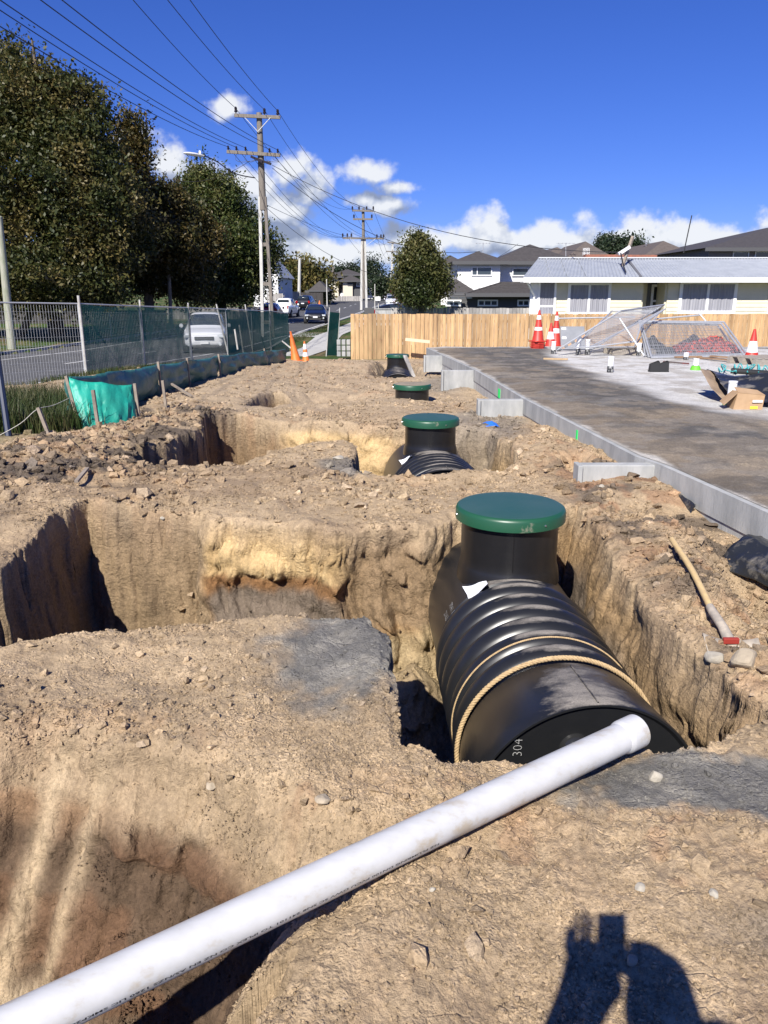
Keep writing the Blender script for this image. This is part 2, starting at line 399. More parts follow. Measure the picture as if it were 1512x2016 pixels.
def mixc(c, c2, m):
    m = np.clip(m, 0, 1)[:, None]; return c*(1-m)+np.array(c2)[None, :]*m
def soil_colour(x, y, z, k):
    n = len(x); c = np.tile(np.array([.40,.30,.195]), (n, 1))
    n1 = fbm(x, y, 1.1, 4, 201); n2 = fbm(x, y, 5.5, 4, 203); n3 = fbm(x+z*.7, z*2.0+y*.5, 2.2, 4, 205)
    c = mixc(c, (.32,.235,.155), sst(-.05,.25,n1)*.85)
    c = mixc(c, (.475,.36,.235), sst(.0,.3,n2)*.7)
    c = mixc(c, (.33,.21,.125), k['rub']*sst(-.1,.3,n2)*.6)
    # far ground paler and greyer, dry crust
    c = mixc(c, (.40,.315,.225), sst(6,14,y)*.5)
    # red-brown clay nuggets
    rb = sst(.26,.42,fbm(x, y, 7.5, 3, 211))*np.clip(k['rub']+sst(1.2,.4,np.hypot((x-1.0)/.9,(y-1.9)/.35))+sst(1,.4,np.hypot((x+.1)/.4,(y-2.05)/.3)),0,1)
    c = mixc(c, (.33,.20,.12), rb*.45)
    dark = sst(-.02,.22,fbm(x, y, 3.2, 4, 221))*np.maximum(sst(1.3,1.6,x)*(y<7), 1.6*sst(-1.9,-2.4,x)*(y<11)*(y>5.9))  # dark clay on the right; left bank's shade painted into its soil colour
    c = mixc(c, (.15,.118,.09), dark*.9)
    c = mixc(c, (.30,.17,.10), sst(.12,.3,fbm(x, y, 4.2, 3, 223))*sst(1.35,1.6,x)*(y<7)*.6)
    # pit walls in layers, by depth
    dz = k['rim']-z
    A = sst(-.02,.05,k['dA']); 
    ochre = A*sst(-1.32,-1.18,x)*sst(-.08,-.24,x+.12*n1)*sst(4.1,4.5,y)
    c = mixc(c, (.50,.345,.17), ochre*sst(.01,.08,dz))
    c = mixc(c, (.58,.42,.22), ochre*sst(.08,.2,dz)*sst(-.1,.15,n2)*.8)
    jz = dz+.05*n1+.02*n2
    c = mixc(c, (.27,.145,.065), ochre*sst(.36,.40,jz))
    c = mixc(c, (.185,.145,.11), ochre*sst(.45,.52,jz+.05*n2))
    lw = A*sst(-1.22,-1.36,x)*sst(3.9,4.3,y)
    c = mixc(c, (.285,.205,.125), lw*sst(.10,.2,dz+.1*n2))
    rw = A*sst(-.30,-.12,x+.1*n1)*sst(3.9,4.5,y)
    c = mixc(c, (.24,.165,.095), rw*sst(.08,.18,dz+.15*n2)*.85)
    c = mixc(c, (.42,.24,.10), rw*sst(.0,.3,n3)*sst(.3,.4,dz)*.45)
    c = mixc(c, (.44,.34,.20), rw*sst(.62,.72,dz+.1*n2)*.8)
    rwall = A*sst(1.0,1.2,x)
    c = mixc(c, (.30,.20,.105), rwall*sst(.05,.2,dz+.1*n2)*.8)
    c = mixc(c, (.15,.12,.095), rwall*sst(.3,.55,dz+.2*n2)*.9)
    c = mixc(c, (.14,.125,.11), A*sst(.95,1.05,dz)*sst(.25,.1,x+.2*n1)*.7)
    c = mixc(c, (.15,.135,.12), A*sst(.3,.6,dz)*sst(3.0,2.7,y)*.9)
    # trench face
    T = sst(-.02,.04,k['dT'])
    face = T*(y > 1.5+.5*(x+.2))
    jt = dz+.07*n1+.05*n3+.03*n2
    c = mixc(c, (.36,.27,.175), face*.6)
    c = mixc(c, (.30,.205,.125), face*sst(.14,.25,jt)*sst(.4,-.2,n2)*.6)
    c = mixc(c, (.21,.10,.045), face*sst(.17,.22,jt)*.55*sst(-.6,-1.3,x+.3*n3))
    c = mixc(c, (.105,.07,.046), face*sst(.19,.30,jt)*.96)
    c = mixc(c, (.17,.09,.05), face*sst(.22,.30,jt)*sst(.1,.25,n3)*.5)
    c = mixc(c, (.42,.33,.225), T*sst(.66,.72,dz+.03*n1)*sst(.1,-.3,x))
    g = np.exp(-((x+1.20+.28*(2.3-y))/.045)**2)+.8*np.exp(-((x+1.02+.3*(2.3-y))/.04)**2)
    c = mixc(c, (.47,.36,.235), g*face*(.9))
    c = mixc(c, (.24,.185,.125), T*(1-(y > 1.5+.5*(x+.2)))*sst(.04,.12,dz)*sst(.5,.4,dz)*.7)
    B = sst(-.03,.05,k['dB'])
    c = mixc(c, (.53,.38,.20), B*sst(.08,.2,dz)*sst(-1.5,-1.1,x)*sst(.4,.0,x)*sst(8,8.8,y))
    c = mixc(c, (.26,.17,.095), B*sst(.1,.3,dz+.1*n2)*np.maximum(sst(-1.1,-1.5,x), sst(-.1,.2,x))*.8)
    c = mixc(c, (.46,.32,.17), B*sst(.9,1.1,x)*sst(.02,.3,dz)*sst(.9,.5,dz)*.7)
    c = mixc(c, (.27,.18,.10), np.clip(sst(-.05,.05,k['dC']),0,1)*.6*sst(.1,.3,dz))
    # grey crusher dust
    gc = mixc(np.tile(np.array([.165,.158,.148]), (n, 1)), (.24,.225,.20), sst(-.1,.3,n2))
    gm = np.clip(k['grey'], 0, 1)
    gm = np.maximum(gm, sst(1.2,.6,np.hypot((x+.35)/.3,(y-7.0)/.35))*.8)
    gm = np.maximum(gm, sst(1.2,.7,np.hypot((x-1.35)/.5,(y-9.6)/1.2)+.4*n1)*.6)
    gm = np.maximum(gm, sst(1.2,.6,np.hypot((x-1.2)/.5,(y-15.5)/1.6))*.6)
    gm = np.maximum(gm, .55*sst(1.2,.3,np.hypot((x-1.35)/.55,(y-1.55)/.12)+.3*n2))
    c = c*(1-gm[:, None])+gc*gm[:, None]
    # grass verge and ground beyond the site
    s = k['site']; gr = mixc(np.tile(np.array([.05,.085,.022]), (n, 1)), (.16,.125,.065), sst(-.05,.25,fbm(x, y, .7, 4, 231)))
    gr = mixc(gr, (.06,.10,.022), sst(0,.2,fbm(x, y, 3, 3, 233))*.5)
    edge = np.clip(1-s, 0, 1)*sst(0,.5,(1-s)+.2*n2)
    far = (y > 27)*1.0
    gmask = np.clip(np.where((x > xslab(np.clip(y,3,20.6))-.1) & (y < 27), 0, edge)+far, 0, 1)
    c = c*(1-gmask[:, None])+gr*gmask[:, None]
    weeds = sst(1.1,.4,np.hypot((x+5.0)/1.4,(y-9.8)/3.2)+.4*n1)
    c = mixc(c, (.07,.085,.03), weeds*.8)
    c[:,2] *= .96; c[:,1] *= .99
    return c

def grid_mesh(name, X, Y, Z, C, m):
    nr, nc = X.shape; me = bpy.data.meshes.new(name)
    V = np.stack([X.ravel(), Y.ravel(), Z.ravel()], 1).astype(np.float32)
    me.vertices.add(nr*nc); me.vertices.foreach_set('co', V.ravel())
    i = np.arange(nr-1)[:, None]*nc+np.arange(nc-1)[None, :]; i = i.ravel()
    F = np.stack([i, i+1, i+1+nc, i+nc], 1).astype(np.int32)
    me.loops.add(F.size); me.loops.foreach_set('vertex_index', F.ravel())
    me.polygons.add(len(F)); me.polygons.foreach_set('loop_start', np.arange(0, F.size, 4, dtype=np.int32))
    me.polygons.foreach_set('use_smooth', np.ones(len(F), bool))
    me.update(calc_edges=True); me.validate()
    if C is not None:
        ca = me.color_attributes.new('Col', 'FLOAT_COLOR', 'POINT')
        ca.data.foreach_set('color', np.concatenate([C, np.ones((len(C), 1))], 1).astype(np.float32).ravel())
    me.materials.append(m)
    o = bpy.data.objects.new(name, me); col.objects.link(o); return o

def soil_material():
    m = mat('soil', (.4,.3,.2), rough=.95, spec=.15); N, L, b = nodes_of(m)
    at = N.new('ShaderNodeVertexColor'); at.layer_name = 'Col'
    geo = N.new('ShaderNodeNewGeometry')
    def noise(s, d, r=.6):
        n = N.new('ShaderNodeTexNoise'); n.inputs['Scale'].default_value = s; n.inputs['Detail'].default_value = d; n.inputs['Roughness'].default_value = r
        L.new(geo.outputs['Position'], n.inputs['Vector']); return n.outputs[0]
    def mr(x, a, b_, c, d):
        n = N.new('ShaderNodeMapRange'); n.inputs[1].default_value = a; n.inputs[2].default_value = b_; n.inputs[3].default_value = c; n.inputs[4].default_value = d; L.new(x, n.inputs[0]); return n.outputs[0]
    def mm(op, a, b_):
        n = N.new('ShaderNodeMath'); n.operation = op
        for i, v in enumerate((a, b_)):
            if isinstance(v, (int, float)): n.inputs[i].default_value = v
            else: L.new(v, n.inputs[i])
        return n.outputs[0]
    nA = noise(9, 8, .7); nB = noise(70, 6, .7); nC = noise(2.2, 5); nD = noise(260, 3, .7)
    f = mm('MULTIPLY', mr(nA, .3, .7, .80, 1.16), mr(nB, .3, .7, .76, 1.20))
    f = mm('MULTIPLY', f, mr(nC, .3, .7, .85, 1.12))
    f = mm('MULTIPLY', f, mr(nD, .3, .7, .88, 1.1))
    vv = N.new('ShaderNodeTexVoronoi'); vv.inputs['Scale'].default_value = 55; L.new(geo.outputs['Position'], vv.inputs['Vector'])
    f = mm('MULTIPLY', f, mr(vv.outputs['Color'], 0, 1, .86, 1.1))
    mx = N.new('ShaderNodeVectorMath'); mx.operation = 'SCALE'; L.new(at.outputs[0], mx.inputs[0]); L.new(f, mx.inputs['Scale'])
    L.new(mx.outputs[0], b.inputs['Base Color'])
    # crumbs and cracks
    v2 = N.new('ShaderNodeTexVoronoi'); v2.feature = 'DISTANCE_TO_EDGE'; v2.inputs['Scale'].default_value = 14
    nw = N.new('ShaderNodeTexNoise'); nw.inputs['Scale'].default_value = 12; nw.inputs['Detail'].default_value = 2; L.new(geo.outputs['Position'], nw.inputs['Vector'])
    va = N.new('ShaderNodeVectorMath'); va.operation = 'SCALE'; va.inputs['Scale'].default_value = .05; L.new(nw.outputs['Color'], va.inputs[0])
    vb = N.new('ShaderNodeVectorMath'); vb.operation = 'ADD'; L.new(geo.outputs['Position'], vb.inputs[0]); L.new(va.outputs[0], vb.inputs[1])
    L.new(vb.outputs[0], v2.inputs['Vector'])
    crk = mr(v2.outputs['Distance'], 0, .06, 0, 1)
    v3 = N.new('ShaderNodeTexVoronoi'); v3.inputs['Scale'].default_value = 95; L.new(geo.outputs['Position'], v3.inputs['Vector'])
    crumb = mr(v3.outputs['Distance'], 0, .7, 1, 0)
    hsum = mm('ADD', mm('MULTIPLY', nA, .006), mm('MULTIPLY', nB, .006))
    hsum = mm('ADD', hsum, mm('MULTIPLY', mm('MULTIPLY', crk, mr(nC, .45, .6, 0, 1)), .004))
    hsum = mm('ADD', hsum, mm('MULTIPLY', mm('MULTIPLY', crumb, mr(nA, .42, .62, .15, 1)), .005)); hsum = mm('ADD', hsum, mm('MULTIPLY', nD, .003))
    v4 = N.new('ShaderNodeTexVoronoi'); v4.inputs['Scale'].default_value = 210; L.new(geo.outputs['Position'], v4.inputs['Vector'])
    hsum = mm('ADD', hsum, mm('MULTIPLY', mr(v4.outputs['Distance'], 0, .7, 1, 0), .0012))
    # rougher, fractured texture where the ground stands steep
    sN = N.new('ShaderNodeSeparateXYZ'); L.new(geo.outputs['Normal'], sN.inputs[0]); steep = mr(sN.outputs[2], .35, .8, 1, 0)
    mpw = N.new('ShaderNodeMapping'); mpw.inputs['Rotation'].default_value = (.25,.3,0); mpw.inputs['Scale'].default_value = (1,1,1.6); L.new(geo.outputs['Position'], mpw.inputs[0])
    v5 = N.new('ShaderNodeTexVoronoi'); v5.inputs['Scale'].default_value = 19; v5.inputs['Randomness'].default_value = 1
    nz5 = N.new('ShaderNodeTexNoise'); nz5.inputs['Scale'].default_value = 26; nz5.inputs['Detail'].default_value = 7; nz5.inputs['Roughness'].default_value = .68; L.new(mpw.outputs[0], nz5.inputs['Vector']); L.new(mpw.outputs[0], v5.inputs['Vector'])
    def plate(scale, amt, src):
        v = N.new('ShaderNodeTexVoronoi'); v.inputs['Scale'].default_value = scale; L.new(src, v.inputs['Vector'])
        # every cell is a little tilted plate at its own height
        dlt = N.new('ShaderNodeVectorMath'); dlt.operation = 'SUBTRACT'; L.new(src, dlt.inputs[0]); L.new(v.outputs['Position'], dlt.inputs[1])
        cc = N.new('ShaderNodeVectorMath'); cc.operation = 'SUBTRACT'; L.new(v.outputs['Color'], cc.inputs[0]); cc.inputs[1].default_value = (.5,.5,.5)
        dt = N.new('ShaderNodeVectorMath'); dt.operation = 'DOT_PRODUCT'; L.new(dlt.outputs[0], dt.inputs[0]); L.new(cc.outputs[0], dt.inputs[1])
        sx = N.new('ShaderNodeSeparateXYZ'); L.new(v.outputs['Color'], sx.inputs[0])
        return mm('MULTIPLY', mm('ADD', sx.outputs[1], mm('MULTIPLY', dt.outputs['Value'], scale*1.6)), amt)
    fac5 = mm('ADD', plate(11, .022, vb.outputs[0]), plate(30, .010, vb.outputs[0]))
    flat_rough = mr(nA, .40, .60, .1, 1)
    hsum = mm('ADD', hsum, mm('MULTIPLY', flat_rough, plate(85, .0016, geo.outputs['Position'])))
    hsum = mm('ADD', hsum, mm('MULTIPLY', steep, mm('ADD', mm('MULTIPLY', nz5.outputs[0], .030), mm('MULTIPLY', fac5, 1.0))))
    bp = N.new('ShaderNodeBump'); bp.inputs['Distance'].default_value = 1.0; bp.inputs['Strength'].default_value = .85
    L.new(hsum, bp.inputs['Height']); L.new(bp.outputs[0], b.inputs['Normal'])
    return m
M_SOIL = soil_material()

def build_terrain():
    NC = 1000
    s = np.concatenate([-np.geomspace(3.2,.64,18), np.linspace(-.62,.62,NC), np.geomspace(.64,3.2,18)])
    # row positions: dense where the ground is steep
    yk = np.geomspace(1.4, 31, 2600)-1.0
    sk = np.linspace(-.62,.62,150)
    Yk, Sk = np.meshgrid(yk, sk, indexing='ij'); hk, _ = heights(Sk*(Yk+1.0), Yk, fine=False)
    dh = np.abs(np.diff(hk, axis=0)); dy = np.diff(yk)[:, None]
    w = np.sqrt(dy**2+(1.1*dh)**2)/(yk[1:, None]+1.0)
    ker = np.exp(-(np.arange(-14,15)/6.0)**2); ker /= ker.sum()
    wp = np.pad(w, ((0,0),(14,14)), mode='edge'); w = sum(ker[i]*wp[:, i:i+w.shape[1]] for i in range(29))
    cum = np.concatenate([np.zeros((1, w.shape[1])), np.cumsum(w, 0)], 0); cum /= cum[-1:]
    NR = 1080; tq = np.linspace(0, 1, NR)
    Yc = np.stack([np.interp(tq, cum[:, j], yk) for j in range(len(sk))], 1)       # NR x 150
    sc_ = np.clip(s, -.62, .62)
    Y = np.stack([np.interp(sc_, sk, Yc[i]) for i in range(NR)], 0)
    far = np.geomspace(30.25, 1500, 150)
    Y = np.concatenate([Y, np.repeat(far[:, None], len(s), 1)], 0)
    X = s[None, :]*(Y+1.0)
    x = X.ravel(); y = Y.ravel()
    h, k = heights(x, y)
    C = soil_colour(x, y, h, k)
    dz = k['rim']-h; wm = np.clip(k['wall'],0,1)*sst(.03,.15,dz)*(y < 14)
    q = x*.9+y*.5
    dy = .10*fbm(q, h*1.3, 3.2, 4, 301, .5)+.9*lumps(q+.02*fbm(q,h,14,2,3), h, .22, 304, .75)+.9*lumps(q, h, .10, 305, .7)+.8*lumps(q, h, .05, 306, .7)
    dy = dy*(1-.75*sst(1.0,1.2,x)) + sst(-1.3,-1.4,x)*.05*np.abs(np.sin(x*34+2*fbm(x,h,3,2,311)))
    dx = .07*fbm(y+x*.3, h*1.3, 3.2, 4, 307, .5)+.3*lumps(y, h, .16, 308, .7)*(x > .9)+.15*lumps(y, h, .07, 310, .7)*(x > .9)
    cut = np.maximum(sst(-1.28,-1.4,x)*.8, .5*(k['dT'] > -.1)*(y < 2.7))                       # the smooth cut face on the left
    X = X + (dx*wm*(1-cut)).reshape(X.shape); Y = Y - (dy*wm*(1-cut)).reshape(X.shape)
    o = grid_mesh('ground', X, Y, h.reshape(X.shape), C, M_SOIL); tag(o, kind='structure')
    # ground behind the photographer's heels
    gx, gy = np.meshgrid(np.linspace(-40,40,161), np.concatenate([np.linspace(-40,-2,20), np.linspace(-1.6,.402,30)]))
    h2, k2 = heights(gx.ravel(), gy.ravel())
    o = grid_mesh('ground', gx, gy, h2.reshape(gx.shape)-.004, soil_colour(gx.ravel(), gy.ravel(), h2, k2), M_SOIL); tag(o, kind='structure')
build_terrain()

def hz(x, y):
    h, _ = heights(np.array([float(x)]), np.array([float(y)])); return float(h[0])
def hz0(x, y):
    return float(H0(np.array([float(x)]), np.array([float(y)]))[0])

# ---- loose crumbs and clods of clay
def clods(name, pts, sizes, cols, m):
    t = (1+5**.5)/2
    iv = np.array([(-1,t,0),(1,t,0),(-1,-t,0),(1,-t,0),(0,-1,t),(0,1,t),(0,-1,-t),(0,1,-t),(t,0,-1),(t,0,1),(-t,0,-1),(-t,0,1)])/1.9
    fc = np.array([(0,11,5),(0,5,1),(0,1,7),(0,7,10),(0,10,11),(1,5,9),(5,11,4),(11,10,2),(10,7,6),(7,1,8),(3,9,4),(3,4,2),(3,2,6),(3,6,8),(3,8,9),(4,9,5),(2,4,11),(6,2,10),(8,6,7),(9,8,1)])
    rng = np.random.default_rng(5); n = len(pts)
    V = iv[None]*rng.uniform(.45,1.45,(n,12,1))*rng.uniform(.6,1.3,(n,1,3))
    a = rng.uniform(0,6.28,n); b = rng.uniform(-.7,.7,n); ca, sa, cb, sb = np.cos(a), np.sin(a), np.cos(b), np.sin(b)
    x = V[...,0]*ca[:,None]-V[...,1]*sa[:,None]; y = V[...,0]*sa[:,None]+V[...,1]*ca[:,None]; z = V[...,2]*.75
    y, z = y*cb[:,None]-z*sb[:,None], y*sb[:,None]+z*cb[:,None]
    V = np.stack([x,y,z],-1)*sizes[:,None,None]*.5+pts[:,None,:]
    me = bpy.data.meshes.new(name); me.vertices.add(n*12); me.vertices.foreach_set('co', V.astype(np.float32).ravel())
    F = (fc[None]+np.arange(n)[:,None,None]*12).astype(np.int32).ravel()
    me.loops.add(F.size); me.loops.foreach_set('vertex_index', F); me.polygons.add(F.size//3); me.polygons.foreach_set('loop_start', np.arange(0,F.size,3,dtype=np.int32))
    me.polygons.foreach_set('use_smooth', np.zeros(F.size//3, bool)); me.update(calc_edges=True)
    ca_ = me.color_attributes.new('Col','FLOAT_COLOR','POINT'); C = np.repeat(cols, 12, 0)*rng.uniform(.75,1.2,(n,1)).repeat(12,0)
    ca_.data.foreach_set('color', np.concatenate([C,np.ones((len(C),1))],1).astype(np.float32).ravel())
    me.materials.append(m); o = bpy.data.objects.new(name, me); col.objects.link(o); return o
def scatter_clods():
    rng = np.random.default_rng(11)
    out = []
    for (n, y0, y1, smin, smax, pw) in [(60000,.9,4.2,.0035,.016,3.2),(16000,2.0,9,.010,.045,3.2),(9000,5,24,.02,.11,2.6),(1600,1.4,9,.025,.07,3),(-1,6.2,9.2,.03,.13,2.2),(-2,2.6,6.2,.02,.10,2.3),(-3,9.2,14,.05,.14,2)]:
        z_ = n; n = {-1:700,-2:480,-3:420}.get(n, n)
        y = np.exp(rng.uniform(np.log(y0+1), np.log(y1+1), n))-1; x = rng.uniform(-.6,.6,n)*(y+1)
        if z_ == -1: x = -.46*y+rng.uniform(-.6,1.6,n)
        if z_ == -2: x = rng.uniform(1.5,2.3,n)
        if z_ == -3: x = -.36*y+rng.uniform(-.8,1.5,n)
        s = smin+(smax-smin)*rng.uniform(0,1,n)**pw
        cl = fbm(x, y, 1.7, 3, 401)+.25*fbm(x, y, 7, 2, 403)
        h, k = heights(x, y)
        keep = (rng.uniform(0,1,n) < np.clip(.30+.9*cl+.8*k['rub'],0.04,1)) & (k['site'] > .6)
        keep &= ~((k['wall'] > .3) & (k['rim']-h > .06) & (k['rim']-h < .6)) 
        keep &= ~((np.hypot(x-.8,y-3.6) < .25))
        # none hanging inside the tanks
        tx = .92-(y-2.66)*.115
        keep &= ~((np.abs(x-tx) < .5) & (y > 2.6) & (y < 5)); keep &= ~((np.abs(x-.5) < .5) & (y > 6.9) & (y < 8.7)); keep &= ~((np.abs(x-.36) < .45) & (y > 17) & (y < 21.5)); keep &= ~((np.abs(x-.46) < .35) & (y > 12.2) & (y < 12.9))
        x, y, s, h = x[keep], y[keep], s[keep], h[keep]; k = {a: v[keep] for a, v in k.items()}
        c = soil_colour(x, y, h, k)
        g = k['grey'] > .4; s = np.where(g, s*.5, s)
        pale = rng.uniform(0,1,len(x)) < .07; c[pale] = c[pale]*1.15+.04
        out.append((np.stack([x,y,h+s*.12],1), s, c))
    P = np.concatenate([a for a,_,_ in out]); S = np.concatenate([b for _,b,_ in out]); C = np.concatenate([c for _,_,c in out])
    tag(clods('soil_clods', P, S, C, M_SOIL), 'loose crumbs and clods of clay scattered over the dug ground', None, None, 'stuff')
scatter_clods()
def crumbs():
    rng = np.random.default_rng(21); out = []
    for (n, y0, y1, smin, smax) in [(230000,.85,4.3,.0028,.0085),(90000,3.3,11,.006,.018),(50000,9,26,.012,.035)]:
        y = np.exp(rng.uniform(np.log(y0+1), np.log(y1+1), n))-1; x = rng.uniform(-.58,.58,n)*(y+1)
        cl = fbm(x, y, 2.1, 4, 451)+.5*fbm(x, y, 11, 3, 453)
        pre = rng.uniform(0,1,n) < np.clip(.42+1.1*cl,.06,1); x, y = x[pre], y[pre]
        h, k = heights(x, y); keep = (k['site'] > .6) & ~((k['wall'] > .3) & (k['rim']-h > .08) & (y > 2.8))
        tx = .88-(y-2.66)*.06; keep &= ~((np.abs(x-tx) < .5) & (y > 2.55) & (y < 5.3)); keep &= ~((np.abs(x-.5) < .5) & (y > 6.9) & (y < 8.8)); keep &= ~((np.abs(x-.36) < .45) & (y > 17) & (y < 21.5)); keep &= ~((np.abs(x-.46) < .35) & (y > 12.2) & (y < 12.9))
        x, y, h = x[keep], y[keep], h[keep]; k = {a: v[keep] for a, v in k.items()}
        s = smin+(smax-smin)*rng.uniform(0,1,len(x))**2.2; s = np.where(k['grey'] > .4, s*.6, s)
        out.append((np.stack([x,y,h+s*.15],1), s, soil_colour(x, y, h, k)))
    P = np.concatenate([a for a,_,_ in out]); S = np.concatenate([b for _,b,_ in out]); C = np.concatenate([c for _,_,c in out]); n = len(P)
    ov = np.array([(1,0,0),(-1,0,0),(0,1,0),(0,-1,0),(0,0,.7),(0,0,-.7)]); fc = np.array([(0,2,4),(2,1,4),(1,3,4),(3,0,4),(2,0,5),(1,2,5),(3,1,5),(0,3,5)])
    V = ov[None]*rng.uniform(.5,1.2,(n,6,1))+rng.uniform(-.25,.25,(n,6,3)); a = rng.uniform(0,6.28,n); ca, sa = np.cos(a)[:,None], np.sin(a)[:,None]
    V = np.stack([V[...,0]*ca-V[...,1]*sa, V[...,0]*sa+V[...,1]*ca, V[...,2]],-1)*S[:,None,None]+P[:,None,:]
    me = bpy.data.meshes.new('soil_crumbs'); me.vertices.add(n*6); me.vertices.foreach_set('co', V.astype(np.float32).ravel())
    F = (fc[None]+np.arange(n)[:,None,None]*6).astype(np.int32).ravel(); me.loops.add(F.size); me.loops.foreach_set('vertex_index', F); me.polygons.add(F.size//3); me.polygons.foreach_set('loop_start', np.arange(0,F.size,3,dtype=np.int32))
    me.polygons.foreach_set('use_smooth', np.zeros(F.size//3, bool)); me.update(calc_edges=True)
    at = me.color_attributes.new('Col','FLOAT_COLOR','POINT'); Cc = np.repeat(C*rng.uniform(.6,1.25,(n,1)), 6, 0); at.data.foreach_set('color', np.concatenate([Cc,np.ones((len(Cc),1))],1).astype(np.float32).ravel())
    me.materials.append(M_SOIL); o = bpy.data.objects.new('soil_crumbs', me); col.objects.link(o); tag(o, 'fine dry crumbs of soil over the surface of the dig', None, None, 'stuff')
crumbs()
# ------------------------------------------------------------ tanks
def plastic_mat(name, base, dust=(.235,.21,.18), amt=1.0, rough=.33):
    m = mat(name, base, rough=rough, spec=.5); N, L, b = nodes_of(m)
    geo = N.new('ShaderNodeNewGeometry'); tc = N.new('ShaderNodeTexCoord')
    sp = N.new('ShaderNodeSeparateXYZ'); L.new(geo.outputs['Normal'], sp.inputs[0])
    n = N.new('ShaderNodeTexNoise'); n.inputs['Scale'].default_value = 6; n.inputs['Detail'].default_value = 7; n.inputs['Roughness'].default_value = .65
    mp = N.new('ShaderNodeMapping'); mp.inputs['Scale'].default_value = (1,2.2,2.2); mp.inputs['Rotation'].default_value = (0,0,.5)
    L.new(tc.outputs['Object'], mp.inputs[0]); L.new(mp.outputs[0], n.inputs['Vector'])
    a = N.new('ShaderNodeMath'); a.operation = 'MULTIPLY_ADD'; L.new(n.outputs[0], a.inputs[0]); a.inputs[1].default_value = .30; L.new(sp.outputs[2], a.inputs[2])
    r = N.new('ShaderNodeMapRange'); r.inputs[1].default_value = 1.065; r.inputs[2].default_value = 1.15; r.inputs[4].default_value = amt; L.new(a.outputs[0], r.inputs[0])
    n2 = N.new('ShaderNodeTexNoise'); n2.inputs['Scale'].default_value = 180; n2.inputs['Detail'].default_value = 3; L.new(tc.outputs['Object'], n2.inputs['Vector'])
    # thin film of dust everywhere
    n3 = N.new('ShaderNodeTexNoise'); n3.inputs['Scale'].default_value = 11; n3.inputs['Detail'].default_value = 9; n3.inputs['Roughness'].default_value = .75; L.new(mp.outputs[0], n3.inputs['Vector'])
    f = N.new('ShaderNodeMapRange'); f.inputs[1].default_value = .45; f.inputs[2].default_value = .8; f.inputs[3].default_value = .02; f.inputs[4].default_value = .035; L.new(n3.outputs[0], f.inputs[0])
    mxm = N.new('ShaderNodeMath'); mxm.operation = 'MAXIMUM'; L.new(r.outputs[0], mxm.inputs[0]); L.new(f.outputs[0], mxm.inputs[1])
    mx = N.new('ShaderNodeMix'); mx.data_type = 'RGBA'; L.new(mxm.outputs[0], mx.inputs['Factor']); mx.inputs['A'].default_value = (*base, 1)
    dr = N.new('ShaderNodeValToRGB'); L.new(n2.outputs[0], dr.inputs[0]); dr.color_ramp.elements[0].position = .3; dr.color_ramp.elements[0].color = (dust[0]*.7, dust[1]*.7, dust[2]*.7, 1)
    dr.color_ramp.elements[1].position = .7; dr.color_ramp.elements[1].color = (dust[0]*1.2, dust[1]*1.2, dust[2]*1.2, 1)
    L.new(dr.outputs[0], mx.inputs['B']); L.new(mx.outputs['Result'], b.inputs['Base Color'])
    rr = N.new('ShaderNodeMapRange'); rr.inputs[3].default_value = rough; rr.inputs[4].default_value = .95; L.new(mxm.outputs[0], rr.inputs[0]); L.new(rr.outputs[0], b.inputs['Roughness'])
    return m
M_TANK = plastic_mat('black_polythene', (.008,.009,.011), rough=.33)
M_RISER = plastic_mat('black_riser', (.007,.007,.008), amt=.0, rough=.30)
M_LID = mat('green_lid', (.022,.075,.058), rough=.45, c2=(.04,.088,.075), ns=3.5, thr=(.3,.75), bump=.0006, bs=90)
M_LIDRIM = mat('green_lid_rim', (.014,.075,.038), rough=.38, c2=(.30,.26,.2), ns=5, nd=7, thr=(.62,.72))
M_LIDDUST = mat('dusty_lid', (.30,.24,.17), rough=.95, c2=(.16,.14,.11), ns=9, thr=(.3,.7), bump=.002, bs=120)
M_WHITE = mat('white_paint', (.78,.78,.77), rough=.5, c2=(.66,.66,.64), ns=6)
M_PAPER = mat('paper', (.82,.82,.84), rough=.7, c2=(.62,.65,.72), ns=16, thr=(.45,.75))
M_SCREW = mat('screw', (.7,.7,.7), rough=.3, metal=1)

def text_mesh(body, size, bold=0.0):
    cu = bpy.data.curves.new('tmp', 'FONT'); cu.body = body; cu.size = size; cu.align_x = 'CENTER'; cu.align_y = 'CENTER'; cu.offset = bold; cu.resolution_u = 2
    o = bpy.data.objects.new('tmp', cu); col.objects.link(o)
    dg = bpy.context.evaluated_depsgraph_get(); me = bpy.data.meshes.new_from_object(o.evaluated_get(dg))
    V = [tuple(v.co) for v in me.vertices]; F = [tuple(p.vertices) for p in me.polygons]
    bpy.data.objects.remove(o); bpy.data.curves.remove(cu); bpy.data.meshes.remove(me)
    return V, F
M_CHALK = mat('chalk', (.36,.36,.35), rough=.9)

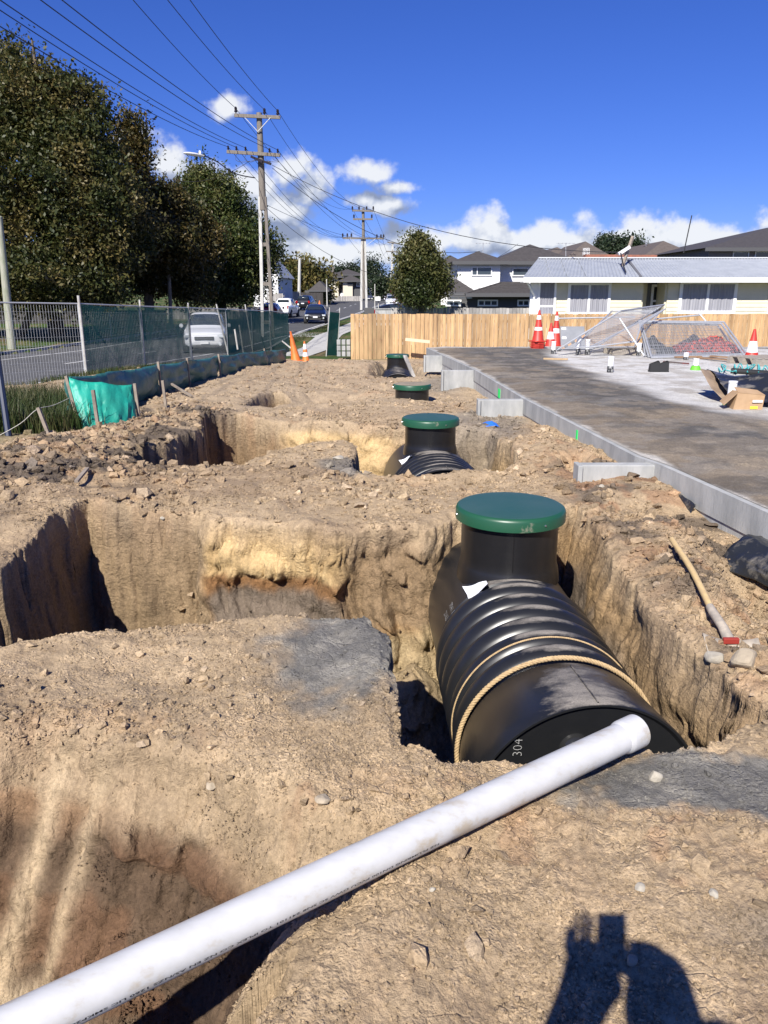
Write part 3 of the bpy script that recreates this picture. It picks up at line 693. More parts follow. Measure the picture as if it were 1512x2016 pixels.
def tank(face, back, R0, riser, lid_z, label, ribs=5, dusty=False, group='buried black tanks with green lids', flare=0, shear=0, L1=.50, rs=.275, lr=.312):
    """body axis runs face -> back (xy at top level z)"""
    f = Vector(face); b = Vector(back); ax = (b-f).normalized(); L = (b-f).length; cz = f.z-R0
    o = root('septic_tank', label, 'tank', (riser[0], riser[1], f.z), group=group)
    c0 = Vector((f.x, f.y, cz))
    prof = [(.0,.05),(.18,.045),(R0*.72,.03),(R0*.95,.02),(R0*.975,.0),(R0*.992,.0),(R0,.008),(R0*1.0,.1)]
    rr = R0
    rib0 = L1; pitch = (L-L1-.98)/ribs if ribs else .17
    prof.append((R0*1.0, rib0-.06))
    if ribs:
        for i in range(ribs):
            for q in range(11):
                t = q/10; h = rib0+(i+t)*pitch
                prof.append((R0*.915+R0*.125*math.sin(math.pi*t)**.55, h))
        prof.append((R0*.985, rib0+ribs*pitch+.03))
    prof += [(R0*.985, L-.15),(R0*.97,L-.05),(R0*.9,L),(0,L+.04)]
    # dedupe increasing
    up = Vector((0,0,1)); sd = ax.cross(up)
    if flare: prof = [(r*(1+flare*max(0, 1-h/.46)**1.0), h) for r, h in prof]
    mb = MB().lathe(prof, 96, c0, ax)
    if shear: mb.V = [tuple(Vector(v)+ax*(shear*(Vector(v)-c0).dot(sd)*max(0, 1-(Vector(v)-c0).dot(ax)/.4))) for v in mb.V]
    mb.build('body', M_TANK, o, smooth=True, world=True)
    # moulding seam along the top of the smooth end
    up = Vector((0,0,1)); sd = ax.cross(up)
    seam = MB(); pts = [c0+up*(R0*(1+flare*max(0,1-t/.46))+.001)+ax*t+sd*(.02-.25*0) for t in (.015, .2, L1-.09)]
    seam.tube(pts, .004, 5); seam.build('seam', M_TANK, o, world=True)
    # riser
    rz0 = f.z-.12; x, y = riser; h = lid_z-.075
    pr = [(rs+.022, f.z-.10),(rs+.014, f.z-.03),(rs+.006, f.z+.0),(rs+.001, f.z+.02),(rs, f.z+.06),(rs, h)]
    MB().lathe([(r, z) for r, z in pr], 64, (x, y, 0), (0,0,1)).build('riser', M_RISER, o, smooth=True, world=True)
    sm = MB().tube([(x-.02, y-rs-.001, f.z+.03),(x-.02, y-rs-.001, h)], .003, 5).build('riser_seam', M_RISER, o, world=True)
    ld = MB().lathe([(lr-.01, lid_z-.08),(lr, lid_z-.078),(lr, lid_z-.022),(lr-.006, lid_z-.008),(lr-.02, lid_z)], 72, (x, y, 0), (0,0,1)).build('lid', M_LIDRIM, o, smooth=True, world=True)
    tp = MB().lathe([(lr-.02, 0),(lr-.06,.004),(lr*.5,.006),(0,.007)], 72, (x, y, lid_z), (0,0,1))
    tp = tp.build('lid_top', M_LIDDUST if dusty else M_LID, o, smooth=True, world=True)
    k = 0
    for a in (-62, -172, 120, 20):
        A = R(a); p = Vector((x+lr*math.cos(A), y+lr*math.sin(A), lid_z-.045)); d = Vector((math.cos(A), math.sin(A), 0))
        s = MB().cyl(p, p+d*.006, .007, .005, 8).build('screw', M_SCREW, o, smooth=True, world=True)
    # curled paper delivery note on the shoulder
    def onbody(t, ang, off=.004):
        rad = R0*.985+off
        q = c0+ax*t+up*(rad*math.cos(ang))-sd*(rad*math.sin(ang)) ; return q
    tt = (Vector((x, y, 0))-Vector((f.x, f.y, 0))).dot(Vector((ax.x, ax.y, 0)))
    return o, onbody, tt, sd, ax, c0

T1 = tank((.83,2.68,-.10), (.74,5.12,-.10), .46, (.775,4.50), .262, 'nearest black ribbed tank with straw rope round it, white pipe across its end', flare=.10, shear=.10, ribs=6, rs=.295, lr=.334)
T2 = tank((.585,7.0,-.08), (.47,8.75,-.08), .50, (.505,8.22), .225, 'black ribbed tank second from the camera with clean blue-green lid beside the pale pit wall', L1=.12, ribs=5)
T3 = tank((.50,10.8,-.42), (.45,13.1,-.42), .50, (.46,12.55), .10, 'almost fully buried black tank with dirt spread over its green lid', dusty=True, ribs=4)
T4 = tank((.34,18.6,-.34), (.36,21.2,-.34), .50, (.36,20.7), -.03, 'farthest black tank with green lid, an arc of body showing before the timber fence', dusty=False, L1=.2, ribs=8)

# paper notes, chalk marks
def note(T, t0, a0, w, h, name='paper_note'):
    o, ob, tt, sd, ax, c0 = T
    m = MB(); n = 6; vs = []
    for i in range(n+1):
        for j in range(n+1):
            u = i/n-.5; v = j/n-.5; lift = .006+.035*max(0, v*u*4)**1.5+.004*math.sin(i*2+j)
            vs.append(ob(tt+t0+u*w+v*.02, a0+v*h/.5, lift))
    m.add(vs, [(i*(n+1)+j, (i+1)*(n+1)+j, (i+1)*(n+1)+j+1, i*(n+1)+j+1) for i in range(n) for j in range(n)])
    return m.build(name, M_PAPER, o, smooth=True, world=True)
n1 = note(T1, -.31, .52, .13, .15); note(T2, -.31, .62, .12, .14)['label'] = 'small white paper on the shoulder of the second tank'
def chalk(T, rows, t0, a0, size, on_face=False, thick=.006):
    o, ob, tt, sd, ax, c0 = T; V, F = text_mesh(rows, size, -.0012)
    if on_face:
        pass
    V2 = [ob(tt+t0-x_, a0-y_/.46, .004) for x_, y_, z_ in V]
    m = MB(); m.add(V2, F); m.build('chalk_marking', M_CHALK, o, world=True, fixn=False)
chalk(T1, '7041.11', -.30, .95, .05); chalk(T1, '2162', -.28, 1.08, .05)
# number on the end face, written on its side
o, ob, tt, sd, ax, c0 = T1
V, F = text_mesh('304', .056, -.0014)
up = Vector((0,0,1))
cc = PD(1020,1472,2.655)
m = MB(); m.add([cc-sd*y_+up*x_ for x_, y_, z_ in V], F)
m.build('chalk_marking', M_CHALK, o, world=True, fixn=False)
# moulded boss on the end face
MB().lathe([(.0,-.02),(.045,-.02),(.06,-.005),(.065,.02)], 32, c0-sd*.06+up*.30+ax*.012, ax).build('end_fitting', mat('boss', (.02,.02,.02), rough=.12), o, smooth=True, world=True)

# ------------------------------------------------------------ rope
def twisted(path, r, pitch, n=6, strands=3):
    P = [Vector(p) for p in path]; seg = [0]
    for i in range(1, len(P)): seg.append(seg[-1]+(P[i]-P[i-1]).length)
    L = seg[-1]; k = max(8, int(L/(pitch/7))); m = MB()
    def at(s):
        for i in range(1, len(P)):
            if s <= seg[i] or i == len(P)-1:
                t = (s-seg[i-1])/max(1e-6, seg[i]-seg[i-1]); return P[i-1].lerp(P[i], t), (P[i]-P[i-1]).normalized()
    for st in range(strands):
        pts = []
        for i in range(k+1):
            s = L*i/k; p, d = at(s); a = d.cross(Vector((.3,.2,1))).normalized(); b = d.cross(a)
            ph = 2*math.pi*(s/pitch+st/strands); pts.append(p+a*(r*.52*math.cos(ph))+b*(r*.52*math.sin(ph)))
        m.tube(pts, r*.56, n)
    return m
M_ROPE = mat('rope_fibre', (.50,.36,.19), rough=.85, c2=(.36,.25,.13), ns=60)
def around(T, t, a1, a2, n=60, off=.014, slant=0):
    o, ob, tt, sd, ax, c0 = T
    return [c0+ax*(t+slant*(a1+(a2-a1)*i/n))+up*((.46+off)*math.cos(a1+(a2-a1)*i/n))-sd*((.46+off)*math.sin(a1+(a2-a1)*i/n)) for i in range(n+1)]
p1 = around(T1, .47, -1.25, 1.75, off=.012)
end = p1[-1]
def sm(pts, n=8):          # catmull-rom
    out = []; P = [Vector(p) for p in pts]
    for i in range(len(P)-1):
        a = P[max(i-1,0)]; b = P[i]; c = P[i+1]; d = P[min(i+2, len(P)-1)]
        for k in range(n):
            t = k/n; out.append(.5*((2*b)+(c-a)*t+(2*a-5*b+4*c-d)*t*t+(3*b-a-3*c+d)*t**3))
    out.append(P[-1]); return out
rope = root('rope', 'thick straw-coloured twisted rope looped round the nearest tank and knotted beside its closed end', 'rope', (end.x, end.y, end.z))
twisted(p1, .0115, .05).build('loop', M_ROPE, rope, smooth=True, world=True)
kn = [(.47,2.80,-.47),(.43,2.66,-.38),(.36,2.56,-.33),(.27,2.60,-.34),(.25,2.66,-.36),(.33,2.62,-.37),(.41,2.55,-.33),(.45,2.50,-.31)]
twisted(sm([end]+kn), .0115, .05).build('knot', M_ROPE, rope, smooth=True, world=True)
twisted(sm([(.27,2.62,-.35),(.24,2.52,-.33),(.25,2.42,-.26),(.27,2.36,-.20),(.31,2.40,-.19)]), .0115, .05).build('tail', M_ROPE, rope, smooth=True, world=True)
p2 = around(T1, .70, -.9, 2.05, off=.006)
rope2 = tag(twisted(p2+sm([p2[-1], p2[-1]+Vector((-.02,-.02,-.12)), p2[-1]+Vector((.0,-.05,-.22))])[1:], .0052, .028).build('rope', M_ROPE, None, smooth=True), 'thinner rope lying in a groove between the ribs of the nearest tank', 'rope')

# ------------------------------------------------------------ the long white pipe
PE = Vector((.898,2.39,.01)); pd = Vector((-1.618,-1.095,-.004)).normalized()
M_PVC = mat('white_pvc', (.55,.55,.55), rough=.36, c2=(.49,.49,.485), c3=(.40,.355,.29), ns=5, nd=10, stretch=(1,2.2,2.2), spec=.5, thr=(.35,.53))
pr_ = root('drain_pipe', 'long white plastic drain pipe lying across the foreground to the nearest tank', 'pipe', PE)
q = Matrix.Identity(3)
def hollow(m, p, d, r0, r1, L, n=48):
    m.lathe([(r0, L),(r0, 0),(r1, 0),(r1, L)], n, p, d); return m
m = MB(); rad = .0525
m.lathe([(rad-.004,.05),(rad-.004,3.4),(rad,3.4),(rad,.085)], 64, PE, pd); m.build('barrel', M_PVC, pr_, smooth=True, world=True)
m = MB(); m.lathe([(rad-.002,.1),(rad+.0008,.0),(rad+.0065,.001),(rad+.0065,.07),(rad+.0055,.078),(rad,.092)], 64, PE, pd); m.build('socket', M_PVC, pr_, smooth=True, world=True)
# printed line along the barrel
sdp = pd.cross(Vector((0,0,1))).normalized(); upp = sdp.cross(pd)
if sdp.dot(Vector((0.5,-1,0))) < 0: sdp = -sdp
def wrap(V, s0, a0, rr=None):
    out = []
    for x_, y_, z_ in V:
        a = a0+(-y_)/rad; p = PE+pd*(s0+x_)+(Vector((0,0,1))*math.sin(a)+sdp*math.cos(a))*(rad+.0004); out.append(p)
    return out
txt = 'NZ PLUMBING DN100 PVCU DWV SC SN8 241101 TO IPLEX CO NZ EN AS/NZS 1260 LIC SMKP20184 XXXXX NEW ZEALAND MADE NZ PLUMBING DN100 PVCU DWV SC SN8'
M_INK = mat('ink', (.03,.03,.035), rough=.5)
V, F = text_mesh(txt, .0105, .0002)
xs = [v[0] for v in V]; w_ = max(xs)-min(xs); V = [((v[0]-min(xs))*1.45/w_*1.25, -v[1]*1.0*(-1), 0) for v in V]
MB().add(wrap(V, .93, R(-12)), F).build('printed_text', M_INK, pr_, world=True, fixn=False)
# ------------------------------------------------------------ foundation slab and yard
M_CONC = mat('concrete', (.27,.275,.27), rough=.9, c2=(.40,.40,.385), ns=5, stretch=(1,1,.35), bump=.002, bs=60)
M_CONC2 = mat('concrete_block', (.30,.30,.295), rough=.9, c2=(.44,.44,.425), ns=9, stretch=(1,1,.25), bump=.003, bs=40)
M_POLY = mat('black_film', (.018,.02,.024), rough=.32, c2=(.20,.18,.15), ns=7, thr=(.52,.72), bump=.012, bs=14)
M_SPRAY = mat('green_spray', (.02,.75,.15), rough=.8)
fd = root('foundation', 'pale grey concrete foundation edge stepping back along the right of the pits', 'foundation', (2.28,6.15,0))
m = MB()
up_ = [(a,b) for a,b in SE]; poly = up_+[(17,20.6),(17,2.9)]
m.prism(poly, -.06, .15); m.build('slab_edge', M_CONC, fd, world=True)
m = MB(); lo = [(a+.012,b) for a,b in SE]; m.prism(lo+[(17,20.59),(17,2.91)], -.42, -.063); m.build('block_course', M_CONC2, fd, world=True)
for (x, y, w) in [(2.275,6.28,.64),(1.89,10.4,.60),(1.68,14.55,.58),(1.37,18.15,.42)]:
    m = MB(); m.box((x-w/2+.02, y, -.06), (w, .12, .38)); m.build('nib_wall', M_CONC, fd, world=True, bevel=.008)
    m = MB(); m.box((x-w+.02-.02, y-.01, -.06), (.04, .17, .386)); m.build('nib_end', M_CONC, fd, world=True, bevel=.006)
def onedge(y, z, t=.004): return Vector((float(xslab(y))-t, y, z))
for y, w, z0, z1 in [(8.05,.05,-.05,.11),(12.0,.16,-.06,.08)]:
    m = MB(); a, b_, c_, d_ = onedge(y-w/2,z0), onedge(y+w/2,z0), onedge(y+w/2,z1), onedge(y-w/2,z1)
    m.add([a,b_,c_,d_,a+Vector((.01,0,0)),b_+Vector((.01,0,0)),c_+Vector((.01,0,0)),d_+Vector((.01,0,0))], [(0,1,2,3),(0,4,5,1),(2,6,7,3),(1,5,6,2),(3,7,4,0)])
    m.build('paint_mark', M_SPRAY, fd, world=True)

def yard():
    ny, nx = 520, 520
    yy = np.geomspace(3.0, 20.58, ny); uu = np.linspace(0,1,nx)**1.25
    Y = np.repeat(yy[:, None], nx, 1); X0 = xslab(yy)[:, None]+.05; X = X0+(16.9-X0)*uu[None, :]
    x = X.ravel(); y = Y.ravel()
    x_e = x-xslab(y)
    e = sst(.03,.14,x_e+.12*fbm(x,y,2.5,4,501))
    wp = [G(*p, .15).to_2d() for p in [(1085,688),(1300,683),(1600,690),(1800,740),(1700,850),(1512,832),(1440,812),(1330,795),(1250,765),(1190,748),(1120,722),(1080,700)]]
    d = polysd(x+.25*fbm(x,y,1.2,4,503), y+.6*fbm(x,y,.8,4,505), [tuple(p) for p in wp])
    white = sst(-.3,.25,d)
    e2 = sst(.12,.5,x_e); z = .1545+e2*.012*(1-white)+(1-white)*e2*(.022*fbm(x,y,1.3,5,507)+.008+.4*lumps(x,y,.08,509,.25)+.5*lumps(x,y,.04,510,.6))
    z = np.maximum(z, .1535)
    n = len(x); n1 = fbm(x,y,.7,4,511); n2 = fbm(x,y,3,5,513)
    c = mixc(np.tile(np.array([.125,.115,.105]),(n,1)), (.33,.255,.17), np.clip(sst(.02,.3,n1+.3*n2)+sst(1.0,.2,x_e+.5*n2)*.7,0,1)*.5)
    c = mixc(c, (.24,.225,.205), sst(.0,.25,n2)*.45); c = mixc(c, (.085,.08,.075), sst(.0,.3,fbm(x,y,3.6,5,517))*.45)
    c = mixc(c, (.30,.25,.19), sst(.12,.25,fbm(x,y,2.6,5,519))*.4)
    w_ = mixc(np.tile(np.array([.56,.545,.52]),(n,1)), (.38,.345,.30), sst(-.05,.3,n2)*.7)
    c = c*(1-white[:,None])+w_*white[:,None]
    band = sst(20.0,20.4,y); c = mixc(c, (.60,.58,.54), band*.6)
    c = c*(1-0*e[:,None])
    ec = np.array([.50,.47,.42]); c = c*e[:,None]+(1-e[:,None])*ec
    o = grid_mesh('yard_surface', X, Y, z.reshape(X.shape), c, M_SOIL); tag(o, kind='structure')
yard()

def film(name, label, rows, parent=None, amp=.02, mat_=None, cat='plastic sheet', seed=0):
    """rows: list of rows of control points; subdivided and crumpled"""
    A = np.array([[tuple(p) for p in r] for r in rows], float); K = 8
    def up(A):
        n = A.shape[0]; t = np.linspace(0,n-1,(n-1)*K+1); i = np.clip(t.astype(int),0,n-2); f = (t-i)[:,None,None]
        f = f*f*(3-2*f)*.5+f*.5
        return A[i]*(1-f)+A[i+1]*f
    B = up(A); B = np.swapaxes(up(np.swapaxes(B,0,1)),0,1)
    nr, nc = B.shape[:2]; rng = np.random.default_rng(seed)
    u = (B[...,0]+B[...,1]); v = B[...,2]*1.5+B[...,0]*.3
    for k in range(3): B[...,k] += amp*(fbm(u.ravel()+k*7, v.ravel(), 5, 4, 601+k+seed).reshape(nr,nc)*1.6+.4*np.abs(fbm(u.ravel(), v.ravel()+k*3, 13, 3, 611+k+seed).reshape(nr,nc)))
    m = MB(); m.V = [tuple(p) for p in B.reshape(-1,3)]
    m.F = [(i*nc+j, i*nc+j+1, (i+1)*nc+j+1, (i+1)*nc+j) for i in range(nr-1) for j in range(nc-1)]
    o = m.build(name, mat_ or M_POLY, parent, smooth=True, thick=.004, fixn=False, world=parent is not None)
    if parent is None: tag(o, label, cat)
    return o
V3 = Vector
def row(*p): return [V3(q) for q in p]
film('plastic_film', 'torn black film hanging from the foundation corner beside the first nib', [row((2.262,6.0,.0),(2.30,5.75,.0),(2.335,5.5,-.02)),row((2.235,6.0,-.09),(2.27,5.75,-.10),(2.29,5.5,-.12)),row((2.19,5.95,-.15),(2.23,5.7,-.2),(2.22,5.5,-.22))], amp=.02)
film('plastic_film', 'flat ragged piece of black film lying against the block course above the shovel', [row((2.33,5.25,-.13),(2.36,5.0,-.12),(2.40,4.75,-.12)),row((2.20,5.25,-.14),(2.20,5.0,-.14),(2.24,4.72,-.13)),row((2.10,5.25,-.18),(2.06,5.0,-.22),(2.14,4.72,-.2))], amp=.025, seed=3)
film('plastic_film', 'large glossy black film draped off the foundation at the right edge', [row((2.47,4.75,-.02),(2.52,4.4,-.02),(2.58,4.0,-.02),(2.66,3.5,-.02)),row((2.36,4.72,.0),(2.40,4.35,.0),(2.46,4.0,.0),(2.52,3.5,.0)),row((2.22,4.66,-.06),(2.28,4.35,-.08),(2.36,4.0,-.10),(2.42,3.5,-.1)),row((2.10,4.62,-.18),(2.24,4.35,-.18),(2.36,4.0,-.19),(2.42,3.5,-.2))], amp=.02, seed=5)
film('blue_rag', 'small crumpled scrap of blue plastic on the clay near the second tank', [row((1.25,9.55,-.02),(1.33,9.55,.0),(1.42,9.5,-.02)),row((1.27,9.4,.0),(1.34,9.42,.02),(1.40,9.38,.0)),row((1.24,9.28,-.03),(1.36,9.25,-.01),(1.44,9.3,-.03))], amp=.02, mat_=mat('blue_plastic',(.03,.16,.62),rough=.4), cat='rag', seed=9).location.z = hz(1.33,9.4)+.03

# ------------------------------------------------------------ shovel
sA = G(1323,1062,.12); sB = G(1404,1206,.05); sC = G(1436,1262,.0)
sh = root('shovel', 'long handled shovel with pale wooden shaft lying on the clay slope', 'shovel', sC)
M_WOODH = mat('shaft_wood', (.62,.45,.21), rough=.5, c2=(.50,.36,.18), ns=5, stretch=(3,3,20))
M_MUDDY = mat('muddy_steel', (.30,.27,.23), rough=.7, c2=(.50,.43,.34), ns=18, metal=.2)
bow = (sA+sB)/2+Vector((.006,0,.012))
MB().tube(sm([sA+(sA-sB).normalized()*.0, sA.lerp(bow,.15), bow, sB]), .0165, 12).build('shaft', M_WOODH, sh, smooth=True, world=True)
MB().tube([sB+(sA-sB).normalized()*.06, sB, sB.lerp(sC,.6)+Vector((0,0,.01)), sC], [.019,.021,.022,.026], 12).build('socket', M_MUDDY, sh, smooth=True, world=True)
fw = (sC-sB).normalized(); rt = Vector((1,-.18,-.02)).normalized(); nrm = rt.cross(fw).normalized(); nrm = nrm if nrm.z > 0 else -nrm
m = MB(); n = 9; vs = []
for i in range(n):
    t = i/(n-1); wd = .118*(1-.55*max(0, t-.45)**1.4*1.9)
    for j in range(n):
        s_ = j/(n-1)*2-1; vs.append(sC+fw*(t*.26-.005)+Vector((0,.02,-.10))*t+rt*(s_*wd)+nrm*(.028*s_*s_))
m.add(vs, [(i*n+j, i*n+j+1, (i+1)*n+j+1, (i+1)*n+j) for i in range(n-1) for j in range(n-1)])
m.build('blade', M_MUDDY, sh, smooth=True, world=True, thick=.004, fixn=False)
MB().box(sC+fw*.012+nrm*.012, (.07,.02,.028)).build('tread', mat('rust_red', (.28,.03,.02), rough=.6), sh, world=True, bevel=.004)

# ------------------------------------------------------------ pit things
cp = G(795,1305,-.98)
cap = root('capped_pipe', 'short capped white pipe lying on the pit floor left of the nearest tank', 'pipe cap', cp)
MB().lathe([(.0,.02),(.055,.02),(.062,.012),(.066,-.02),(.066,-.05)], 32, cp+Vector((0,0,.06)), (.12,-.75,.65)).build('disc', M_WHITE, cap, smooth=True, world=True)
MB().cyl(cp+Vector((-.01,.03,.05)), cp+Vector((-.06,.20,-.02)), .054, n=24).build('pipe_stub', M_WHITE, cap, smooth=True, world=True)
M_STONE = mat('stone', (.30,.25,.18), rough=.9, c2=(.40,.33,.24), ns=14, bump=.006, bs=30)
def stone(px, py, w, lab, c=None, z=None, seed=0, flat=.6):
    ds_ = np.linspace(.9, 14, 2600); r_ = dirpx(px, py); xs_ = r_.x/r_.y*ds_; zs_ = 1.5+r_.z/r_.y*ds_
    hh, _ = heights(xs_, ds_); i_ = int(np.argmax(hh > zs_)); g = Vector((xs_[i_], ds_[i_], hh[i_]))
    bm = bmesh.new(); bmesh.ops.create_icosphere(bm, subdivisions=3, radius=.5)
    rng = random.Random(seed)
    pl = [(Vector((rng.uniform(-1,1),rng.uniform(-1,1),rng.uniform(-1,1))).normalized(), rng.uniform(.30,.44)) for _ in range(9)]
    for v in bm.verts:
        for nn, dd in pl:
            k = v.co.dot(nn)
            if k > dd: v.co -= nn*(k-dd)*.85
        v.co = Vector((v.co.x*w, v.co.y*w*.8, v.co.z*w*flat))
    me = bpy.data.meshes.new('stone'); bm.to_mesh(me); bm.free(); me.materials.append(c or M_STONE)
    o = bpy.data.objects.new('stone', me); col.objects.link(o); o.location = g+Vector((0,0,w*flat*.22)); o.rotation_euler = (0,0,seed)
    tag(o, lab, 'stone')
M_PALE = mat('pale_stone', (.40,.365,.30), rough=.9, c2=(.30,.265,.21), ns=12, bump=.005, bs=30)
stone(1260,1752,.036,'small grey-white stone above the shadow of the raised hand and phone', M_PALE, seed=1)
stone(1404,1762,.034,'pale stone lying to the right of the grey-white stone near the right edge', M_PALE, seed=2)
stone(1290,1535,.05,'cream lump of clay resting on the grey grit below the tank end', M_PALE, seed=3, flat=.9)
stone(1243,1895,.036,'small rounded stone lying inside the shadow of the photographer', M_STONE, seed=4)
stone(416,1552,.05,'flat brown stone on the slope of the left mound', M_STONE, seed=5, flat=.4)
stone(635,1575,.06,'flat pale slab of clay on the slope above the middle of the pipe', M_STONE, seed=6, flat=.35)
stone(1185,960,.06,'whitish stone lying just below the nearest nib wall', M_PALE, seed=7)
stone(320,1023,.05,'pale pebble stuck in the top of the smooth cut pit wall', M_PALE, seed=8)
stone(667,904,.13,'flat cream rock on the ridge left of the second tank', M_PALE, seed=9, flat=.4)
stone(851,1835-80,.02,'tiny white pebble below the middle of the pipe', M_PALE, seed=10)
stone(1405,1300,.10,'pale block of clay just below the shovel blade', M_PALE, seed=12)
stone(1465,1310,.13,'large brown clod of clay at the right edge under the shovel', M_STONE, seed=13, flat=.8)

# ------------------------------------------------------------ things on the yard
M_PIPEW = mat('white_pipe', (.80,.80,.80), rough=.4)
M_TAPE = mat('black_tape', (.02,.02,.022), rough=.4, c2=(.35,.35,.34), ns=22, thr=(.5,.62))
M_BLK = mat('black_rubber', (.02,.02,.02), rough=.6)
def stub(px, pyb, pyt, lab, band=.35, r=None, base=None):
    g = G(px, pyb, .155); t = PD(px, pyt, g.y); h = t.z-.155; r = r or .052
    o = root('pipe_stub', lab, 'pipe', g, group='pipe stubs standing in the concrete yard')
    MB().lathe([(r*.86,h*.6),(r*.86,h),(r,h),(r,.004)], 24, (0,0,0), (0,0,1)).build('barrel', M_PIPEW, o, smooth=True)
    MB().lathe([(r*1.06,h*.92),(r*1.08,h*.93),(r*1.08,h*.99),(r*.9,h*1.001)], 24).build('collar', M_PIPEW, o, smooth=True)
    MB().lathe([(r*1.02,h*band),(r*1.05,h*band-.01),(r*1.12,.0)], 24).build('foot_wrap', M_TAPE, o, smooth=True)
    if base: MB().lathe([(r*1.2,.075),(r*1.5,.06),(r*1.9,.0)], 12).build('paint_patch', mat('green_tape', (.12,.45,.03), rough=.6), o, smooth=True)
    return o
stub(1089,697,672,'leftmost white pipe stub of the yard, standing behind a short plank')
stub(1138,698,665,'tall white pipe stub, first of the two standing close together')
stub(1156,698,668,'tall white pipe stub, second of the two standing close together')
stub(1257,700,675,'short white pipe stub beside the end of the wire panels')
stub(1201,733,702,'white pipe stub standing alone in the middle of the concrete', .4)
stub(1350,708,694,'low white pipe stub in front of the flat wire panel', .4)
stub(1369,728,706,'white pipe stub with bright green paint on it', .4, base=True)
stub(1438,797,750,'nearest white pipe stub with green foot in front of the black sheet', .38, base=True)
for px, lab in ((1287,'left black square pipe boot on the white concrete'),(1305,'right black square pipe boot on the white concrete')):
    g = G(px, 732, .155); o = root('pipe_boot', lab, 'pipe boot', g)
    MB().prism([(-.09,-.06),(.09,-.06),(.09,.06),(-.09,.06)], 0, .02).build('base', M_BLK, o)
    m = MB(); m.add([(-.085,-.05,.02),(.085,-.05,.02),(.085,.05,.02),(-.085,.05,.02),(-.075,-.045,.15),(.08,-.045,.18),(.075,.045,.20),(-.075,.045,.14)], [(0,1,5,4),(1,2,6,5),(2,3,7,6),(3,0,4,7)]); m.build('sleeve', M_BLK, o, thick=.006)
M_TIM = mat('timber', (.50,.36,.21), rough=.75, c2=(.38,.26,.14), ns=4, stretch=(2,14,14))
M_TIMG = mat('grey_timber', (.26,.225,.19), rough=.85, c2=(.36,.32,.27), ns=5, stretch=(2,12,12))
tag(MB().bar(G(1070,706,.18), G(1118,707,.18), .09, .03).build('plank', M_TIM), 'short plank lying flat in front of the leftmost pipe stub', 'plank')
tag(MB().bar(G(1306,712,.19), G(1356,716,.19), .03, .03).build('tool_handle', mat('dark_red_paint', (.22,.03,.03), rough=.6, c2=(.10,.08,.07), ns=3, thr=(.4,.5))), 'dark red and black tool handle lying on the concrete', 'tool handle')
# cones
M_CRED = mat('cone_red', (.55,.045,.03), rough=.5, c2=(.42,.03,.02), ns=6)
M_CORG = mat('cone_orange', (.75,.20,.035), rough=.5, c2=(.62,.14,.03), ns=6)
M_CWH = mat('cone_band', (.78,.78,.77), rough=.45)
def cone(loc, h, lab, m_, bands=((.32,.58),), tilt=(0,0), stackn=1, w=None, grp='traffic cones'):
    o = root('traffic_cone', lab, 'traffic cone', loc, group=grp); w = w or h*.42
    rb = w*.40; rt_ = .025
    rr = lambda t: rb+(rt_-rb)*t
    MB().prism([(-w/2,-w/2+.04),(-w/2+.04,-w/2),(w/2-.04,-w/2),(w/2,-w/2+.04),(w/2,w/2-.04),(w/2-.04,w/2),(-w/2+.04,w/2),(-w/2,w/2-.04)], 0, .03).build('base', m_, o, bevel=.006)
    MB().lathe([(rb+.012,.03),(rb,.05),(rt_,h),(rt_*.8,h+.004),(rt_*.7,h-.03)], 24).build('shell', m_, o, smooth=True)
    for a, b in bands:
        MB().lathe([(rr(a)+.003,.03+a*(h-.03)),(rr(b)+.003,.03+b*(h-.03))], 24).build('reflective_band', M_CWH, o, smooth=True)
    o.rotation_euler = (tilt[0], tilt[1], .4); return o
c1 = G(1058,687,.155)
for i in range(4):
    tag(MB().lathe([(.19,0),(.19,.03),(.15,.035),(.135,.075)], 8, c1+Vector((0,0,.001+i*.045))).build('cone_foot', M_CRED, None, smooth=False), ['lowest','second lowest','second highest','topmost'][i]+' red cone base in the pile under the left standing cone', 'cone base', 'stacked red cone bases')
cone(c1+Vector((0,0,.182)), .78, 'red cone with narrow white bands standing on a pile of cone bases', M_CRED, ((.34,.45),(.70,.84)), w=.36)
cone(G(1083,683,.155), .62, 'red cone with one wide white band between two taller cones', M_CRED, ((.30,.62),), w=.34)
cone(G(1093,681,.155), .90, 'tall dark red cone with two white bands beside the grey panel', M_CRED, ((.36,.50),(.74,.88)), w=.36)
cone(G(1478,712,.155), .66, 'red cone with one wide white band at the right end of the wire panels', M_CRED, ((.26,.62),), w=.36)
cL = PD(583,712,25.3); cone((cL.x,cL.y,cL.z), .98, 'leaning plain orange cone at the end of the green net fence', M_CORG, (), tilt=(0,-.16), w=.38)
cR = PD(603,718,24.5); cone((cR.x,cR.y,cR.z), .72, 'small orange cone with two white bands beside the leaning orange cone', M_CORG, ((.34,.52),(.66,.90)), tilt=(0,-.06), w=.30)
